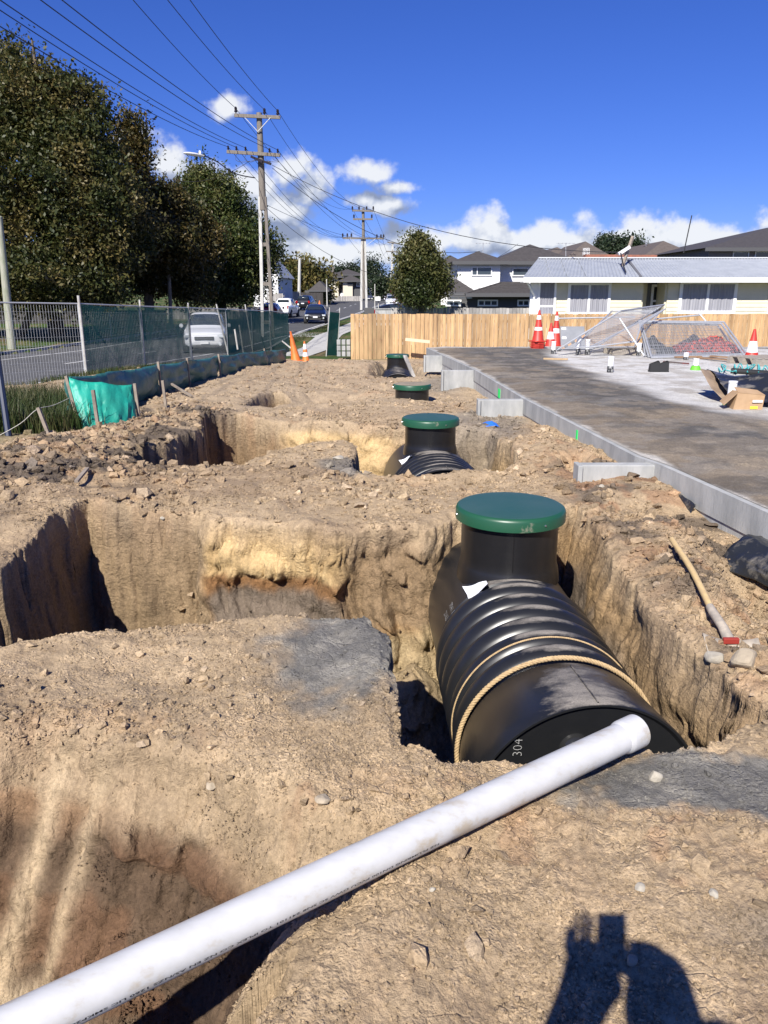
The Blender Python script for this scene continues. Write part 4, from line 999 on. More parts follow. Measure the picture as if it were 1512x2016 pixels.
# grey metal panel, striped barrier board
M_GALV = mat('galvanised', (.42,.43,.45), rough=.5, metal=.45, c2=(.52,.53,.54), ns=14)
p = G(1131,689,.155); o = root('sheet_panel', 'grey metal sheet with two white stickers leaning on the timber fence', 'metal sheet', p)
w_ = .62; m = MB(); m.bar(Vector((0,.15,.0)), Vector((0,.40,.56)), w_, .02); m.build('sheet', mat('panel_grey', (.17,.18,.20), rough=.5, c2=(.22,.23,.25), ns=4), o)
for dx, k in ((-.22,.85),(-.22,.45)):
    MB().bar(Vector((dx,.15+.25*k-.006,.56*k)), Vector((dx,.15+.25*(k+.1)-.006,.56*(k+.1))), .11, .026).build('sticker', M_WHITE, o)
m = MB(); a = G(1095,690,.17)+Vector((0,-.1,0)); b_ = G(1158,662,.17); b_ = PD(1158,655,a.y+.1)
o = root('barrier_board', 'black and yellow striped board propped against the wire panels', 'barrier board', a)
nb = 9
mm1 = MB(); mm2 = MB()
for i in range(nb):
    q0 = a.lerp(b_, i/nb); q1 = a.lerp(b_, (i+1)/nb); (mm1 if i % 2 else mm2).bar(q0, q1, .025, .09)
mm1.build('yellow_stripe', mat('yellow_orange', (.75,.34,.03), rough=.6), o, world=True); mm2.build('black_stripe', M_BLK, o, world=True)
# wire mesh panels heaped on the yard: corner points in order
def panel(c, label, nw, nh, name='fence_panel', cat='fence panel', grp=None, r=.019, wr=.0035, par=None, wob=.0, stiff=False, locpt=None):
    c = [Vector(v) for v in c]; o = root(name, label, cat, locpt or c[0], group=grp)
    m = MB()
    for i in range(4): m.cyl(c[i], c[(i+1) % 4], r, n=8)
    m.build('frame', M_GALV, o, smooth=True, world=True)
    m = MB()
    for i in range(1, nw):
        t = i/nw; a = c[0].lerp(c[1], t); b = c[3].lerp(c[2], t)
        if wob:
            nn = (c[1]-c[0]).cross(c[3]-c[0]).normalized(); md = a.lerp(b,.5)+nn*wob*math.sin(t*math.pi); m.tube([a, md, b], wr, 3, False)
        else: m.tube([a, b], wr, 3, False)
    for i in range(1, nh):
        t = i/nh; a = c[0].lerp(c[3], t); b = c[1].lerp(c[2], t); m.tube([a, b], wr, 3, False)
    m.build('wire_mesh', M_GALV, o, world=True, fixn=False)
    return o
def Q(px, py, D): return PD(px, py, D)
g2 = 'wire fence panels heaped on the yard'
panel([G(1265,706,.19), G(1290,706,.17), Q(1250,645,18.2), Q(1262,640,18.6)][:0] or [Q(1283,704,16.9), Q(1466,700,17.4), Q(1420,637,19.6), Q(1262,634,19.2)], 'topmost flat wire panel leaning back over the orange netting', 46, 26, grp=g2, r=.022)
panel([Q(1277,702,17.1), Q(1470,697,17.6), Q(1425,634,19.8), Q(1258,632,19.4)], 'wire panel directly beneath the topmost leaning panel', 24, 14, grp=g2, r=.022)
panel([Q(1270,700,17.3), Q(1450,694,18.4), Q(1412,640,20.0), Q(1262,636,19.6)], 'lowest wire panel of the leaning pile by the right cone', 20, 10, grp=g2, r=.02)
panel([Q(1098,688,17.8), Q(1165,688,19.6), Q(1308,600,20.2), Q(1222,612,18.4)], 'long wire panel sloping steeply up to the right in front of the porch', 40, 22, grp=g2, r=.02)
panel([Q(1130,684,17.6), Q(1248,683,17.9), Q(1300,613,20.2), Q(1205,612,20.2)], 'wire panel propped behind the steep one with its top rail level', 34, 20, grp=g2, r=.018)
panel([Q(1160,684,17.4), Q(1252,672,17.6), Q(1262,640,18.4), Q(1310,608,19.4)], 'twisted wire panel between the steep panel and the flat pile', 20, 14, grp=g2, r=.018)
for a, b, lab in [((1220,627,17.6),(1268,700,17.2),'loose steel tube slanting down between the panels'),((1098,627,20.2),(1250,624,20.3),'horizontal steel rail laid along the timber fence'),((1290,628,20.1),(1382,620,20.2),'thin tube rising to the right above the flat panels'),((1376,616,20.0),(1396,640,19.8),'short bent tube behind the top edge of the flat panels')]:
    tag(MB().cyl(Q(*a), Q(*b), .02, n=8).build('steel_tube', M_GALV, None, smooth=True), lab, 'steel tube')
# orange net bundles under the panel
M_NET = mat('orange_net', (.50,.09,.06), rough=.7, c2=(.07,.03,.03), ns=17, thr=(.47,.53))
M_NETB = mat('dark_net', (.035,.04,.045), rough=.8, c2=(.08,.08,.08), ns=9)
def heap(px0, px1, py, D, hgt, m_, lab, seed, dep=.5):
    a = Q(px0,py,D); b = Q(px1,py,D); nx, ny = 46, 22; m = MB(); vs = []
    xs_ = np.linspace(0,1,nx); ys_ = np.linspace(0,1,ny)
    for v in ys_:
        for u in xs_:
            x = a.x+(b.x-a.x)*u; y = D+v*dep
            e = (4*u*(1-u))**.5*(4*v*(1-v))**.5
            n_ = float(fbm(np.array([x+seed]), np.array([y*1.3]), 3.2, 4, seed)[0])
            vs.append((x, y, .158+e*hgt*(.9+.9*n_)))
    m.add(vs, [(j*nx+i, j*nx+i+1, (j+1)*nx+i+1, (j+1)*nx+i) for j in range(ny-1) for i in range(nx-1)])
    tag(m.build('netting_heap', m_, None, smooth=True, fixn=False), lab, 'netting')
heap(1325,1470,697,18.3,.32,M_NET,'crumpled orange safety netting under the leaning wire panels',3)
heap(1262,1335,697,18.2,.30,M_NETB,'dark crumpled netting heaped at the left under the flat panels',8,.7)
heap(1335,1400,692,18.9,.34,M_NETB,'dark bundle of netting showing through the middle of the panel',12,.4)
# pallet and timber offcuts
pl = root('pallet', 'broken timber pallet under the left end of the flat wire panels', 'pallet', G(1238,697,.155))
for i in range(6): MB().box((.0+i*.16-.4,0,.135), (.09,.8,.02)).build('deck_board', M_TIMG, pl)
for j in (-.35,0,.35): MB().box((0,j,.063), (1.0,.08,.12)).build('bearer', M_TIMG, pl)
p2_ = copy_tree(pl, G(1498,716,.155), .3, 'timber pallet at the right edge behind the blue rope')
for i, (px, py, qx, qy) in enumerate([(1375,704,1440,709),(1400,701,1470,706),(1330,703,1380,702),(1455,704,1512,712)]):
    lab = ['board offcut in front of the netting, left of centre','longest brown board in front of the flat wire panels','thin lath along the foot of the flat wire panels','board running out of the frame beside the right cone'][i]
    tag(MB().bar(G(px,py,.18+.01*i), G(qx,qy,.20), .10, .03).build('board', mat('brown_board', (.24,.14,.08), rough=.8, c2=(.32,.21,.12), ns=6)), lab, 'board')
# black film with plywood edge, rope, cardboard box
M_PLY = mat('ply', (.30,.22,.15), rough=.8, c2=(.17,.12,.085), ns=5)
film('plastic_sheet', 'large folded black plastic sheet curling up at the right edge of the yard', [row(Q(1445,797,9.6),Q(1480,796,9.5),Q(1530,790,9.3),Q(1620,780,9.2)),row(Q(1425,765,9.9),Q(1470,770,9.8),Q(1530,775,9.6),Q(1620,770,9.5)),row(Q(1410,735,10.4),Q(1450,742,10.3),Q(1500,735,10.1),Q(1620,728,9.9)),row(Q(1385,727,10.9),Q(1440,748,10.9),Q(1500,738,10.8),Q(1620,722,10.6))], amp=.02, seed=21)
film('plywood_strip', 'bent brown plywood strip along the left edge of the black plastic sheet', [row(Q(1379,726,10.5),Q(1400,765,10.1),Q(1435,798,9.7)),row(Q(1402,730,10.7),Q(1422,757,10.3),Q(1448,788,9.9))], amp=.004, mat_=M_PLY, cat='plywood', seed=22)
M_TEAL = mat('teal_rope', (.10,.52,.50), rough=.7)
pts = []; rnd = random.Random(3); g = G(1420,728,.17)
for i in range(34):
    t = i/33; px = 1420+110*t+10*rnd.uniform(-1,1); py = 724+8*math.sin(i*1.7)+5*t*rnd.uniform(-.5,1); v = G(px,py,.17+.05*abs(math.sin(i*2.1))); pts.append(v)
tag(MB().tube(sm(pts,4), .011, 5).build('rope', M_TEAL, None, smooth=True), 'tangled teal rope lying behind the black plastic sheet', 'rope')
tag(MB().tube(sm([G(1440,730,.2),G(1470,732,.2),G(1520,736,.2)],4), .05, 8).build('hose', M_BLK, None, smooth=True), 'thick black hose under the teal rope', 'hose')
b0 = G(1440,806,.155); bx = root('cardboard_box', 'torn brown cardboard box beside the nearest pipe stub', 'box', b0)
M_CARD = mat('cardboard', (.42,.28,.16), rough=.85, c2=(.34,.22,.12), ns=5)
m = MB(); c_ = [(0.02,0,0),(.36,-.02,0),(.40,.26,0),(.05,.28,0),(0.07,.03,.20),(.40,.03,.17),(.42,.27,.15),(.12,.30,.20)]
m.add(c_, [(0,1,5,4),(1,2,6,5),(2,3,7,6),(3,0,4,7),(0,3,2,1)]); m.build('carton', M_CARD, bx, thick=.006)
m = MB(); m.add([(.07,.03,.20),(.12,.30,.20),(-.05,.24,.07),(-.10,.0,.05)], [(0,1,2,3)]); m.build('flap', M_CARD, bx, thick=.005)
m = MB(); m.add([(.07,.025,.20),(.40,.025,.17),(.38,.20,.21),(.10,.22,.245)], [(0,1,2,3)]); m.build('flap', M_CARD, bx, thick=.005)
MB().box((.30,-.012,.10), (.12,.004,.03), rz=0).build('printed_label', M_WHITE, bx); MB().box((.26,-.020,.025), (.09,.004,.03)).build('yellow_label', mat('yellow', (.8,.75,.05)), bx)
# ------------------------------------------------------------ street
M_ASPH = mat('asphalt', (.062,.062,.064), rough=.9, c2=(.085,.084,.083), ns=1.2, bump=.003, bs=80)
M_FOOT = mat('footpath_concrete', (.36,.35,.33), rough=.9, c2=(.46,.45,.42), ns=2)
M_LINE = mat('road_paint', (.70,.70,.69), rough=.7, c2=(.5,.5,.49), ns=6)
YR = np.concatenate([np.arange(-30,200,1.5), np.arange(200,420,8)])
def strip(name, f0, f1, dz0, mat_, ys=YR, n=6, cam_=0):
    m = MB(); k = n+1
    for y in ys:
        a, b = f0(y), f1(y)
        for i in range(k): m.V.append((a+(b-a)*i/n, y, float(zr(y))+dz0))
    m.F = [(j*k+i, j*k+i+1, (j+1)*k+i+1, (j+1)*k+i) for j in range(len(ys)-1) for i in range(n)]
    return tag(m.build(name, mat_, None, smooth=True), kind='structure')
def xek(y): return float(xnear(y))
strip('road', lambda y: float(xk(y)), xek, 0, M_ASPH)
# side entry joining from the right at the far crossing
def kerbs(f, w, h, name, ys=YR):
    m = MB(); 
    for y in ys:
        a = f(y); z = float(zr(y)); m.V += [(a,y,z-.15),(a,y,z+h),(a+w,y,z+h),(a+w,y,z-.15)]
    m.F = [(j*4+i, j*4+i+1, (j+1)*4+i+1, (j+1)*4+i) for j in range(len(ys)-1) for i in range(3)]
    return tag(m.build(name, M_FOOT, None), kind='structure')
kerbs(lambda y: float(xk(y))-.16, .16, .12, 'kerb'); kerbs(xek, .16, .12, 'kerb')
strip('footpath', lambda y: float(xk(y))-3.4, lambda y: float(xk(y))-1.9, .135, M_FOOT, [y for y in YR if y > 64])
strip('footpath', lambda y: xek(y)+1.6, lambda y: xek(y)+3.0, .128, M_FOOT, [y for y in YR if 29 < y < 200])
strip('driveway', lambda y: xek(y)+.2, lambda y: xek(y)+1.6, .124, M_FOOT, np.arange(44,49,1.0))
strip('road_marking', lambda y: float(xe(y))-.06, lambda y: float(xe(y))+.06, .005, M_LINE, n=1)
strip('road_marking', lambda y: float(xk(y))+1.9, lambda y: float(xk(y))+2.0, .005, M_LINE, [y for y in YR if y < 62], n=1)
def cen(y): return float(xe(y))*.55+float(xk(y)+1.6)*.45
def dashes():
    m = MB()
    for y in list(np.arange(12,60,5.5))+list(np.arange(62,200,8.5)):
        ys = (y, y+1.6) if y < 60 else (y, y+3)
        v = []
        for q in ys:
            v += [(cen(q)-.06,q,float(zr(q))+.005),(cen(q)+.06,q,float(zr(q))+.005)]
        m.add(v, [(0,1,3,2)])
    # turning bay lines near the hatchback
    for (x0,y0,x1,y1) in [(-7.6,50,-7.4,57),(-8.1,49,-6.7,50.4),(-7.0,51,-5.9,51.4)]:
        d = Vector((x1-x0,y1-y0,0)).normalized(); s = Vector((-d.y,d.x,0))*.07
        v = [Vector((x0,y0,0))-s, Vector((x0,y0,0))+s, Vector((x1,y1,0))+s, Vector((x1,y1,0))-s]
        m.add([(q.x,q.y,float(zr(q.y))+.006) for q in v], [(0,1,2,3)])
    tag(m.build('road_marking', M_LINE, None, fixn=False), kind='structure')
dashes()

# ------------------------------------------------------------ timber boundary fence
def board_mat(name, a, b, c, w=.15, ax=0):
    m = mat(name, a, rough=.75); N, L, bs = nodes_of(m); geo = N.new('ShaderNodeNewGeometry'); sp = N.new('ShaderNodeSeparateXYZ'); L.new(geo.outputs['Position'], sp.inputs[0])
    d = N.new('ShaderNodeMath'); d.operation = 'DIVIDE'; L.new(sp.outputs[ax], d.inputs[0]); d.inputs[1].default_value = w
    f = N.new('ShaderNodeMath'); f.operation = 'FLOOR'; L.new(d.outputs[0], f.inputs[0])
    wn = N.new('ShaderNodeTexWhiteNoise'); wn.noise_dimensions = '1D'; L.new(f.outputs[0], wn.inputs['W'])
    cb = N.new('ShaderNodeCombineXYZ'); L.new(sp.outputs[0], cb.inputs[0]); L.new(sp.outputs[1], cb.inputs[1])
    zz = N.new('ShaderNodeMath'); zz.operation = 'MULTIPLY_ADD'; L.new(sp.outputs[2], zz.inputs[0]); zz.inputs[1].default_value = .22; 
    w9 = N.new('ShaderNodeMath'); w9.operation = 'MULTIPLY'; L.new(wn.outputs[0], w9.inputs[0]); w9.inputs[1].default_value = 9; L.new(w9.outputs[0], zz.inputs[2]); L.new(zz.outputs[0], cb.inputs[2])
    n = N.new('ShaderNodeTexNoise'); n.inputs['Scale'].default_value = 9; n.inputs['Detail'].default_value = 6; n.inputs['Distortion'].default_value = .6; L.new(cb.outputs[0], n.inputs['Vector'])
    r = N.new('ShaderNodeValToRGB'); L.new(n.outputs[0], r.inputs[0]); r.color_ramp.elements[0].position = .3; r.color_ramp.elements[0].color = (*a,1)
    r.color_ramp.elements[1].position = .62; r.color_ramp.elements[1].color = (*b,1); e = r.color_ramp.elements.new(.74); e.color = (*c,1)
    mr = N.new('ShaderNodeMapRange'); mr.inputs[3].default_value = .62; mr.inputs[4].default_value = 1.2; L.new(wn.outputs[0], mr.inputs[0])
    sc_ = N.new('ShaderNodeVectorMath'); sc_.operation = 'SCALE'; L.new(r.outputs[0], sc_.inputs[0]); L.new(mr.outputs[0], sc_.inputs['Scale']); L.new(sc_.outputs[0], bs.inputs['Base Color'])
    return m
M_PALING = board_mat('paling', (.54,.36,.18), (.42,.265,.13), (.24,.14,.07))
M_PALG = board_mat('old_paling', (.42,.40,.37), (.30,.28,.26), (.20,.18,.17), .14)
def paling_fence(x0, x1, y0, y1, zt, zb, m_, label, w=.15, name='timber_fence', grp=None, jag=.012, gap=.012):
    o = root(name, label, 'fence', (x0,y0,zb), group=grp); d = Vector((x1-x0,y1-y0,0)); L = d.length; d.normalize(); nn = Vector((-d.y,d.x,0))
    rnd = random.Random(int(x0*10)); m = MB(); k = int(L/w)
    for i in range(k):
        p = Vector((x0,y0,0))+d*((i+.5)*w)+nn*rnd.uniform(0,.004); h = zt-zb+rnd.uniform(-jag,jag)
        m.box((p.x,p.y,zb+h/2), (w-gap,.018,h), rz=math.atan2(d.y,d.x)+rnd.uniform(-.01,.01))
    m.build('palings', m_, o, world=True)
    for z in (zt-.25,(zt+zb)/2-.1,zb+.2):
        MB().bar(Vector((x0,y0,z))+nn*.045, Vector((x1,y1,z))+nn*.045, .05, .09).build('rail', m_, o, world=True)
    for i in range(int(L/2.4)+1):
        p = Vector((x0,y0,0))+d*min(L-.06,i*2.4+.05)+nn*.12; MB().box((p.x,p.y,(zt+zb)/2-.03), (.1,.1,zt-zb-.06), rz=math.atan2(d.y,d.x)).build('post', m_, o, world=True)
    return o
FT = PD(690,618,27).z
paling_fence(PD(690,618,27).x, 15.2, 27, 27, FT, -.72, M_PALING, 'long new golden timber paling fence behind the yard and the farthest tank')
MB_ = tag(MB().bar(PD(798,668,26.4), PD(846,673,26.4), .06, .10).build('timber_offcut', mat('pale_timber', (.66,.52,.36), rough=.7)), 'short pale timber offcut resting against the timber fence', 'timber offcut')
gz = PD(800,606,34); paling_fence(PD(770,606,34).x, 8.6, 34, 33.0, gz.z, -.6, M_PALG, 'weathered grey paling fence in front of the white two storey house', w=.14, jag=.02)
tag(MB().bar(PD(815,735,19.5)+Vector((0,0,-.1)), PD(797,700,20.3), .10, .03).build('board', M_PALG), 'greyish board standing on end beside the farthest tank', 'board')
# white meter boxes next to fence end
o = root('concrete_blocks', 'small stack of pale grey blocks at the left end of the timber fence', 'blocks', PD(676,700,27.5))
b0_ = PD(676,702,27.3)
for i in range(3):
    for j in range(3): MB().box((b0_.x-.15+i*.17, b0_.y, b0_.z+.1+j*.2), (.13,.3,.17)).build('block', M_CONC, o, world=True, bevel=.01)

# ------------------------------------------------------------ site fence of wire panels with green net
M_NETG = mat('shade_net', (.012,.15,.115), rough=.8); N_, L_, b__ = nodes_of(M_NETG)
tcn = N_.new('ShaderNodeTexCoord'); 
wv = N_.new('ShaderNodeTexNoise'); wv.inputs['Scale'].default_value = 2.5; L_.new(tcn.outputs['Object'], wv.inputs['Vector'])
mr_ = N_.new('ShaderNodeMapRange'); mr_.inputs[1].default_value = .3; mr_.inputs[2].default_value = .7; mr_.inputs[3].default_value = .52; mr_.inputs[4].default_value = .80; L_.new(wv.outputs[0], mr_.inputs[0]); L_.new(mr_.outputs[0], b__.inputs['Alpha'])
M_NETD = mat('shade_net_dense', (.008,.13,.095), rough=.8, alpha=.86)
M_NETL = mat('shade_net_thin', (.012,.15,.115), rough=.8, alpha=.36)
M_BATTEN = mat('white_batten', (.50,.49,.46), rough=.7, c2=(.36,.34,.31), ns=7)
posts = [(-110,594,745,17.4),(155,598,735,19.7),(275,603,722,22.3),(370,606,712,25.0),(445,609,706,28.0),(495,611,704,30.6),(530,612,703,32.5),(566,617,700,34.2)]
pw = []
for px, yt, yb, D in posts:
    t = PD(px,yt,D); b = t.copy(); b.z = min(PD(px,yb,D).z, hz0(t.x,t.y)+.05); pw.append((t,b))
extra = [(-.35),(.22),(.2),(.17),(.2),(.25),(.3),(.1)]
for i in range(len(pw)-1):
    (t0,b0),(t1,b1) = pw[i],pw[i+1]
    names = ['bare galvanised wire fence panel at the left edge before the street','wire fence panel with green net, second from the left','wire fence panel with green net just left of the white car','wire fence panel across the front of the white car','wire fence panel just right of the white car','narrow leaning net covered panel with a dark strip behind','farthest net covered panel ending at the orange cone']
    o = panel([b0.lerp(b1,.01),b0.lerp(b1,.99),t0.lerp(t1,.99),t0.lerp(t1,.01)], names[i], [44,36,36,34,16,12,20][i], [11,10,9,8,5,4,4][i], grp='temporary fence panels beside the street', wr=.0026)
    s = .30 if i != 5 else .5
    lean = [0,0,0,0,-.35,-.25,0,0][i]
    MB().tube([b0+Vector((.02,-.03,0)), t0+Vector((.02+lean,-.03,extra[i]*.9 if i else .2))], .035 if i == 1 else .026, 8).build('post', M_BATTEN, o, smooth=True, world=True)
    if i >= 1:
        nx_, nz_ = 26, 12; m = MB(); vs = []
        top_off = -.02; 
        for a in range(nx_+1):
            for c_ in range(nz_+1):
                u = a/nx_; v = c_/nz_
                p = (b0.lerp(b1,u)).lerp(t0.lerp(t1,u), v)
                q = float(fbm(np.array([p.x*2+p.y]), np.array([p.z*.7]), 1.4, 3, 70+i)[0])
                sag = -.05*math.sin(math.pi*u)*v
                vs.append((p.x+.03, p.y-.05-.10*q, p.z+sag))
        m.add(vs, [(a*(nz_+1)+c_, (a+1)*(nz_+1)+c_, (a+1)*(nz_+1)+c_+1, a*(nz_+1)+c_+1) for a in range(nx_) for c_ in range(nz_)])
        nl = ['','green net tied over the second wire panel','green net tied over the panel left of the white car','green net veiling the front of the white car','green net right of the white car','dense green net on the narrow leaning panel','dark green net stretched on the farthest panel'][i]
        tag(m.build('shade_net', M_NETL if i == 3 else (M_NETG if i not in (5,6,4) else M_NETD), None, smooth=True, fixn=False), nl, 'shade net', 'green shade nets on the street fence')
# leaning stays behind the net
for a, b, lab in [((480,700,30.5),(471,640,31),'thin stay leaning behind the net right of the white car'),((523,690,32),(506,636,32.5),'dark slanting strip behind the dense green net'),((468,688,27.5),(462,648,27.5),'upright peg behind the net beside the white car'),((578,690,30),(556,672,31),'pale brace at the foot of the farthest panel')]:
    tag(MB().cyl(PD(*a), PD(*b), .03, n=6).build('stake', M_BATTEN if 'dark' not in lab else M_BLK), lab, 'stake')
# separate narrow net panel by the footpath
a = PD(643,700,30); t = PD(650,614,30); t2 = PD(669,616,30.6); a2 = PD(663,700,30.6)
o = root('net_screen', 'narrow upright green net screen standing alone beside the footpath', 'net screen', a)
MB().quad(a,a2,t2,t).build('net', M_NETD, o, world=True, thick=.01)
MB().cyl(a+Vector((-.02,0,-.1)), PD(649,605,30), .022, n=8).build('post', M_BATTEN, o, smooth=True, world=True); MB().cyl(a2+Vector((.02,0,-.1)), PD(669,606,30.6), .022, n=8).build('post', M_BATTEN, o, smooth=True, world=True)

# ------------------------------------------------------------ low silt fence
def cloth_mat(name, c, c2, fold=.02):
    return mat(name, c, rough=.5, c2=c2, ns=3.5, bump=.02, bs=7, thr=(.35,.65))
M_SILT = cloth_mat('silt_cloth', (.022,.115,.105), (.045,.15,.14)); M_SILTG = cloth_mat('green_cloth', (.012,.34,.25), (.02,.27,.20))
M_STAKE = mat('stake_wood', (.20,.165,.13), rough=.85, c2=(.30,.25,.2), ns=10)
def cloth(P, label, m_, seed=1, amp=.05, name='silt_cloth', belly=.08, sub=12):
    """P: list of (top, bottom) points"""
    m = MB(); vs = []; nz_ = 16; cols = []
    for i in range(len(P)-1):
        for k in range(sub+(i == len(P)-2)): cols.append((i, k/sub))
    for i, f in cols:
        T = Vector(P[i][0]).lerp(Vector(P[i+1][0]), f); B = Vector(P[i][1]).lerp(Vector(P[i+1][1]), f)
        d = (Vector(P[i+1][0])-Vector(P[i][0])); nrm_ = Vector((d.y,-d.x,0)).normalized()
        for c_ in range(nz_+1):
            v = c_/nz_; p = B.lerp(T, v)
            pin = math.sin(math.pi*f)
            s = i*3.1+f*3
            q = float(fbm(np.array([s*1.2+v*1.1]), np.array([v*1.2-s*.4]), 2.2, 4, seed)[0])
            dr = .05*math.sin((v*6+f*5)*2+seed)*(.2+pin*.4)*(1-v*.4)
            p = p+nrm_*(belly*math.sin(math.pi*v)*(.3+pin)+amp*1.8*q+dr*amp*8)+Vector((0,0,-.025*pin*v*(1 if belly else 0)))
            vs.append(p)
    k = nz_+1
    m.add(vs, [(a*k+c_, (a+1)*k+c_, (a+1)*k+c_+1, a*k+c_+1) for a in range(len(cols)-1) for c_ in range(nz_)])
    return tag(m.build(name, m_, None, smooth=True, fixn=False, thick=.006), label, 'silt cloth')
SF = [(128,741,862,9.3),(215,731,835,10.6),(310,717,788,13.0),(368,709,762,15.2),(430,700,748,17.6),(480,694,740,20.2),(523,690,732,22.6),(562,686,719,25.6)]
PS = []
for px, yt, yb, D in SF:
    T = PD(px,yt,D); B = PD(px,yb,D); B.z = min(B.z, hz(B.x,B.y)-.02); PS.append((T,B))
for i, (a_, b_) in enumerate([(0,2),(2,4),(4,6),(6,7)]):
    lab = ['dark silt cloth running back from the bright green corner','dark blue-green silt cloth below the white car','crumpled grey-green silt cloth between the car and the cones','farthest sagging piece of silt cloth ending at the orange cone'][i]
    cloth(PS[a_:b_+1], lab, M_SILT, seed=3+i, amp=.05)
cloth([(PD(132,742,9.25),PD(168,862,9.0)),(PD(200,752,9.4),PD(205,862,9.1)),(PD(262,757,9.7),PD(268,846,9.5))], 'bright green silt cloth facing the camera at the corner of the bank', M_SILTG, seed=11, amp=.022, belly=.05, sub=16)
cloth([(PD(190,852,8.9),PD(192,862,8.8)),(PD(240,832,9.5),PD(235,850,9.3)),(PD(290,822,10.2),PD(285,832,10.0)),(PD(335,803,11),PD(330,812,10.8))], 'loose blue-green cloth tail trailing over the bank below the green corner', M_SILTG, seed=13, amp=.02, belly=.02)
for i, (px, yt, yb, D, lab) in enumerate([(183,768,862,8.7,'wooden stake standing in front of the bright green cloth'),(75,802,896,8.3,'leaning wooden stake left of the green cloth, string tied to it'),(320,749,806,10.9,'short stake right of the bright green cloth'),(130,740,835,9.25,'stake at the left corner of the bright green cloth'),(265,755,820,9.65,'dark stake at the right edge of the bright green cloth'),(311,712,760,12.9,'stake at the first joint of the dark silt cloth'),(368,705,745,15.1,'stake below the front of the white car'),(430,697,735,17.5,'stake below the rear of the white car'),(520,686,722,22.5,'stake near the far end of the silt cloth')]):
    T = PD(px,yt,D); B = Vector((T.x+(.14 if i in (1,) else .10 if i == 3 else .02), T.y, PD(px,yb,D).z)); B.z = min(B.z, hz(B.x,B.y)-.02)
    tag(MB().bar(B, T, .035, .035, up=(0,1,.1)).build('wooden_stake', M_STAKE), lab, 'stake')
tag(MB().tube(sm([PD(-10,862,8.2),PD(40,834,8.25),PD(73,806,8.3),PD(105,798,8.7),PD(136,784,9.2)],5), .004, 4).build('string', mat('string', (.45,.43,.38), rough=.8)), 'slack string tied between the stakes at the left edge', 'string')
tag(MB().tube([PD(-6,700,8.6),PD(20,880,8.3)], .035, 8).build('post', mat('dark_blue_paint', (.012,.02,.05), rough=.5)), 'dark blue leaning post at the far left edge', 'post')
cloth([(PD(45,884,8.2),PD(44,890,8.1)),(PD(92,880,8.3),PD(90,888,8.2))], 'scrap of blue-green cloth at the foot of the leaning stake', M_SILTG, seed=17, amp=.02, belly=.0)
# thin pole lying off the bank
tag(MB().bar(PD(338,756,12.4), PD(378,781,11.8), .03, .03).build('stick', M_STAKE), 'thin stick lying on the soil under the dark silt cloth', 'stick')
tag(MB().bar(G(150,948,.08), G(172,922,.1), .03, .02).build('stick', M_STAKE), 'splintered stick on the clods above the dark pit', 'stick')

# ------------------------------------------------------------ grass
def blades(name, n, fx, hgt, w, cols, label, seed=0, cat=None):
    rng = np.random.default_rng(seed); x, y = fx(rng, n); z, _ = heights(x, y)
    n = len(x); h = hgt*rng.uniform(.35,1,n); a = rng.uniform(0,6.28,n); le = h*rng.uniform(.1,.7,n); wd = w*rng.uniform(.6,1.3,n)
    dx, dy = np.cos(a), np.sin(a); px, py = -dy*wd, dx*wd
    P = np.stack([np.stack([x-px,y-py,z-.02],1), np.stack([x+px,y+py,z-.02],1), np.stack([x+px*.7+dx*le*.3,y+py*.7+dy*le*.3,z+h*.6],1), np.stack([x-px*.7+dx*le*.3,y-py*.7+dy*le*.3,z+h*.6],1), np.stack([x+dx*le,y+dy*le,z+h],1)],1)
    me = bpy.data.meshes.new(name); V = P.reshape(-1,3); b = np.arange(n)*5
    F = [(i,i+1,i+2,i+3) for i in b]+[(i+3,i+2,i+4) for i in b]
    me.from_pydata(V.tolist(), [], F); me.materials.append(cols)
    o = bpy.data.objects.new(name, me); col.objects.link(o); tag(o, label, None, None, 'stuff'); return o
def leafmat(name, cs, tr=.35, rough=.5):
    m = mat(name, cs[0], rough=rough, spec=.35); N, L, b = nodes_of(m)
    geo = N.new('ShaderNodeNewGeometry'); r = N.new('ShaderNodeValToRGB'); r.color_ramp.interpolation = 'LINEAR'
    tcx = N.new('ShaderNodeTexCoord'); n = N.new('ShaderNodeTexNoise'); n.inputs['Scale'].default_value = .55; n.inputs['Detail'].default_value = 3; L.new(tcx.outputs['Object'], n.inputs['Vector'])
    ad = N.new('ShaderNodeMath'); ad.operation = 'MULTIPLY_ADD'; L.new(geo.outputs['Random Per Island'], ad.inputs[0]); ad.inputs[1].default_value = .45
    ms = N.new('ShaderNodeMath'); ms.operation = 'MULTIPLY_ADD'; L.new(n.outputs[0], ms.inputs[0]); ms.inputs[1].default_value = 1.7; ms.inputs[2].default_value = -.57
    L.new(ms.outputs[0], ad.inputs[2]); L.new(ad.outputs[0], r.inputs[0])
    for i, c in enumerate(cs):
        if i < 2: e = r.color_ramp.elements[i]; e.position = i/(len(cs)-1)
        else: e = r.color_ramp.elements.new(i/(len(cs)-1))
        e.color = (*c, 1)
    r.color_ramp.elements[1].position = 1/(len(cs)-1)
    L.new(r.outputs[0], b.inputs['Base Color'])
    t = N.new('ShaderNodeBsdfTranslucent'); L.new(r.outputs[0], t.inputs[0]); mx = N.new('ShaderNodeMixShader'); mx.inputs[0].default_value = tr
    out = [q for q in N if q.type == 'OUTPUT_MATERIAL'][0]; L.new(b.outputs[0], mx.inputs[1]); L.new(t.outputs[0], mx.inputs[2]); L.new(mx.outputs[0], out.inputs[0])
    return m
M_GRASS = leafmat('grass_blades', [(.025,.055,.012),(.04,.075,.018),(.09,.09,.035),(.22,.19,.10)])
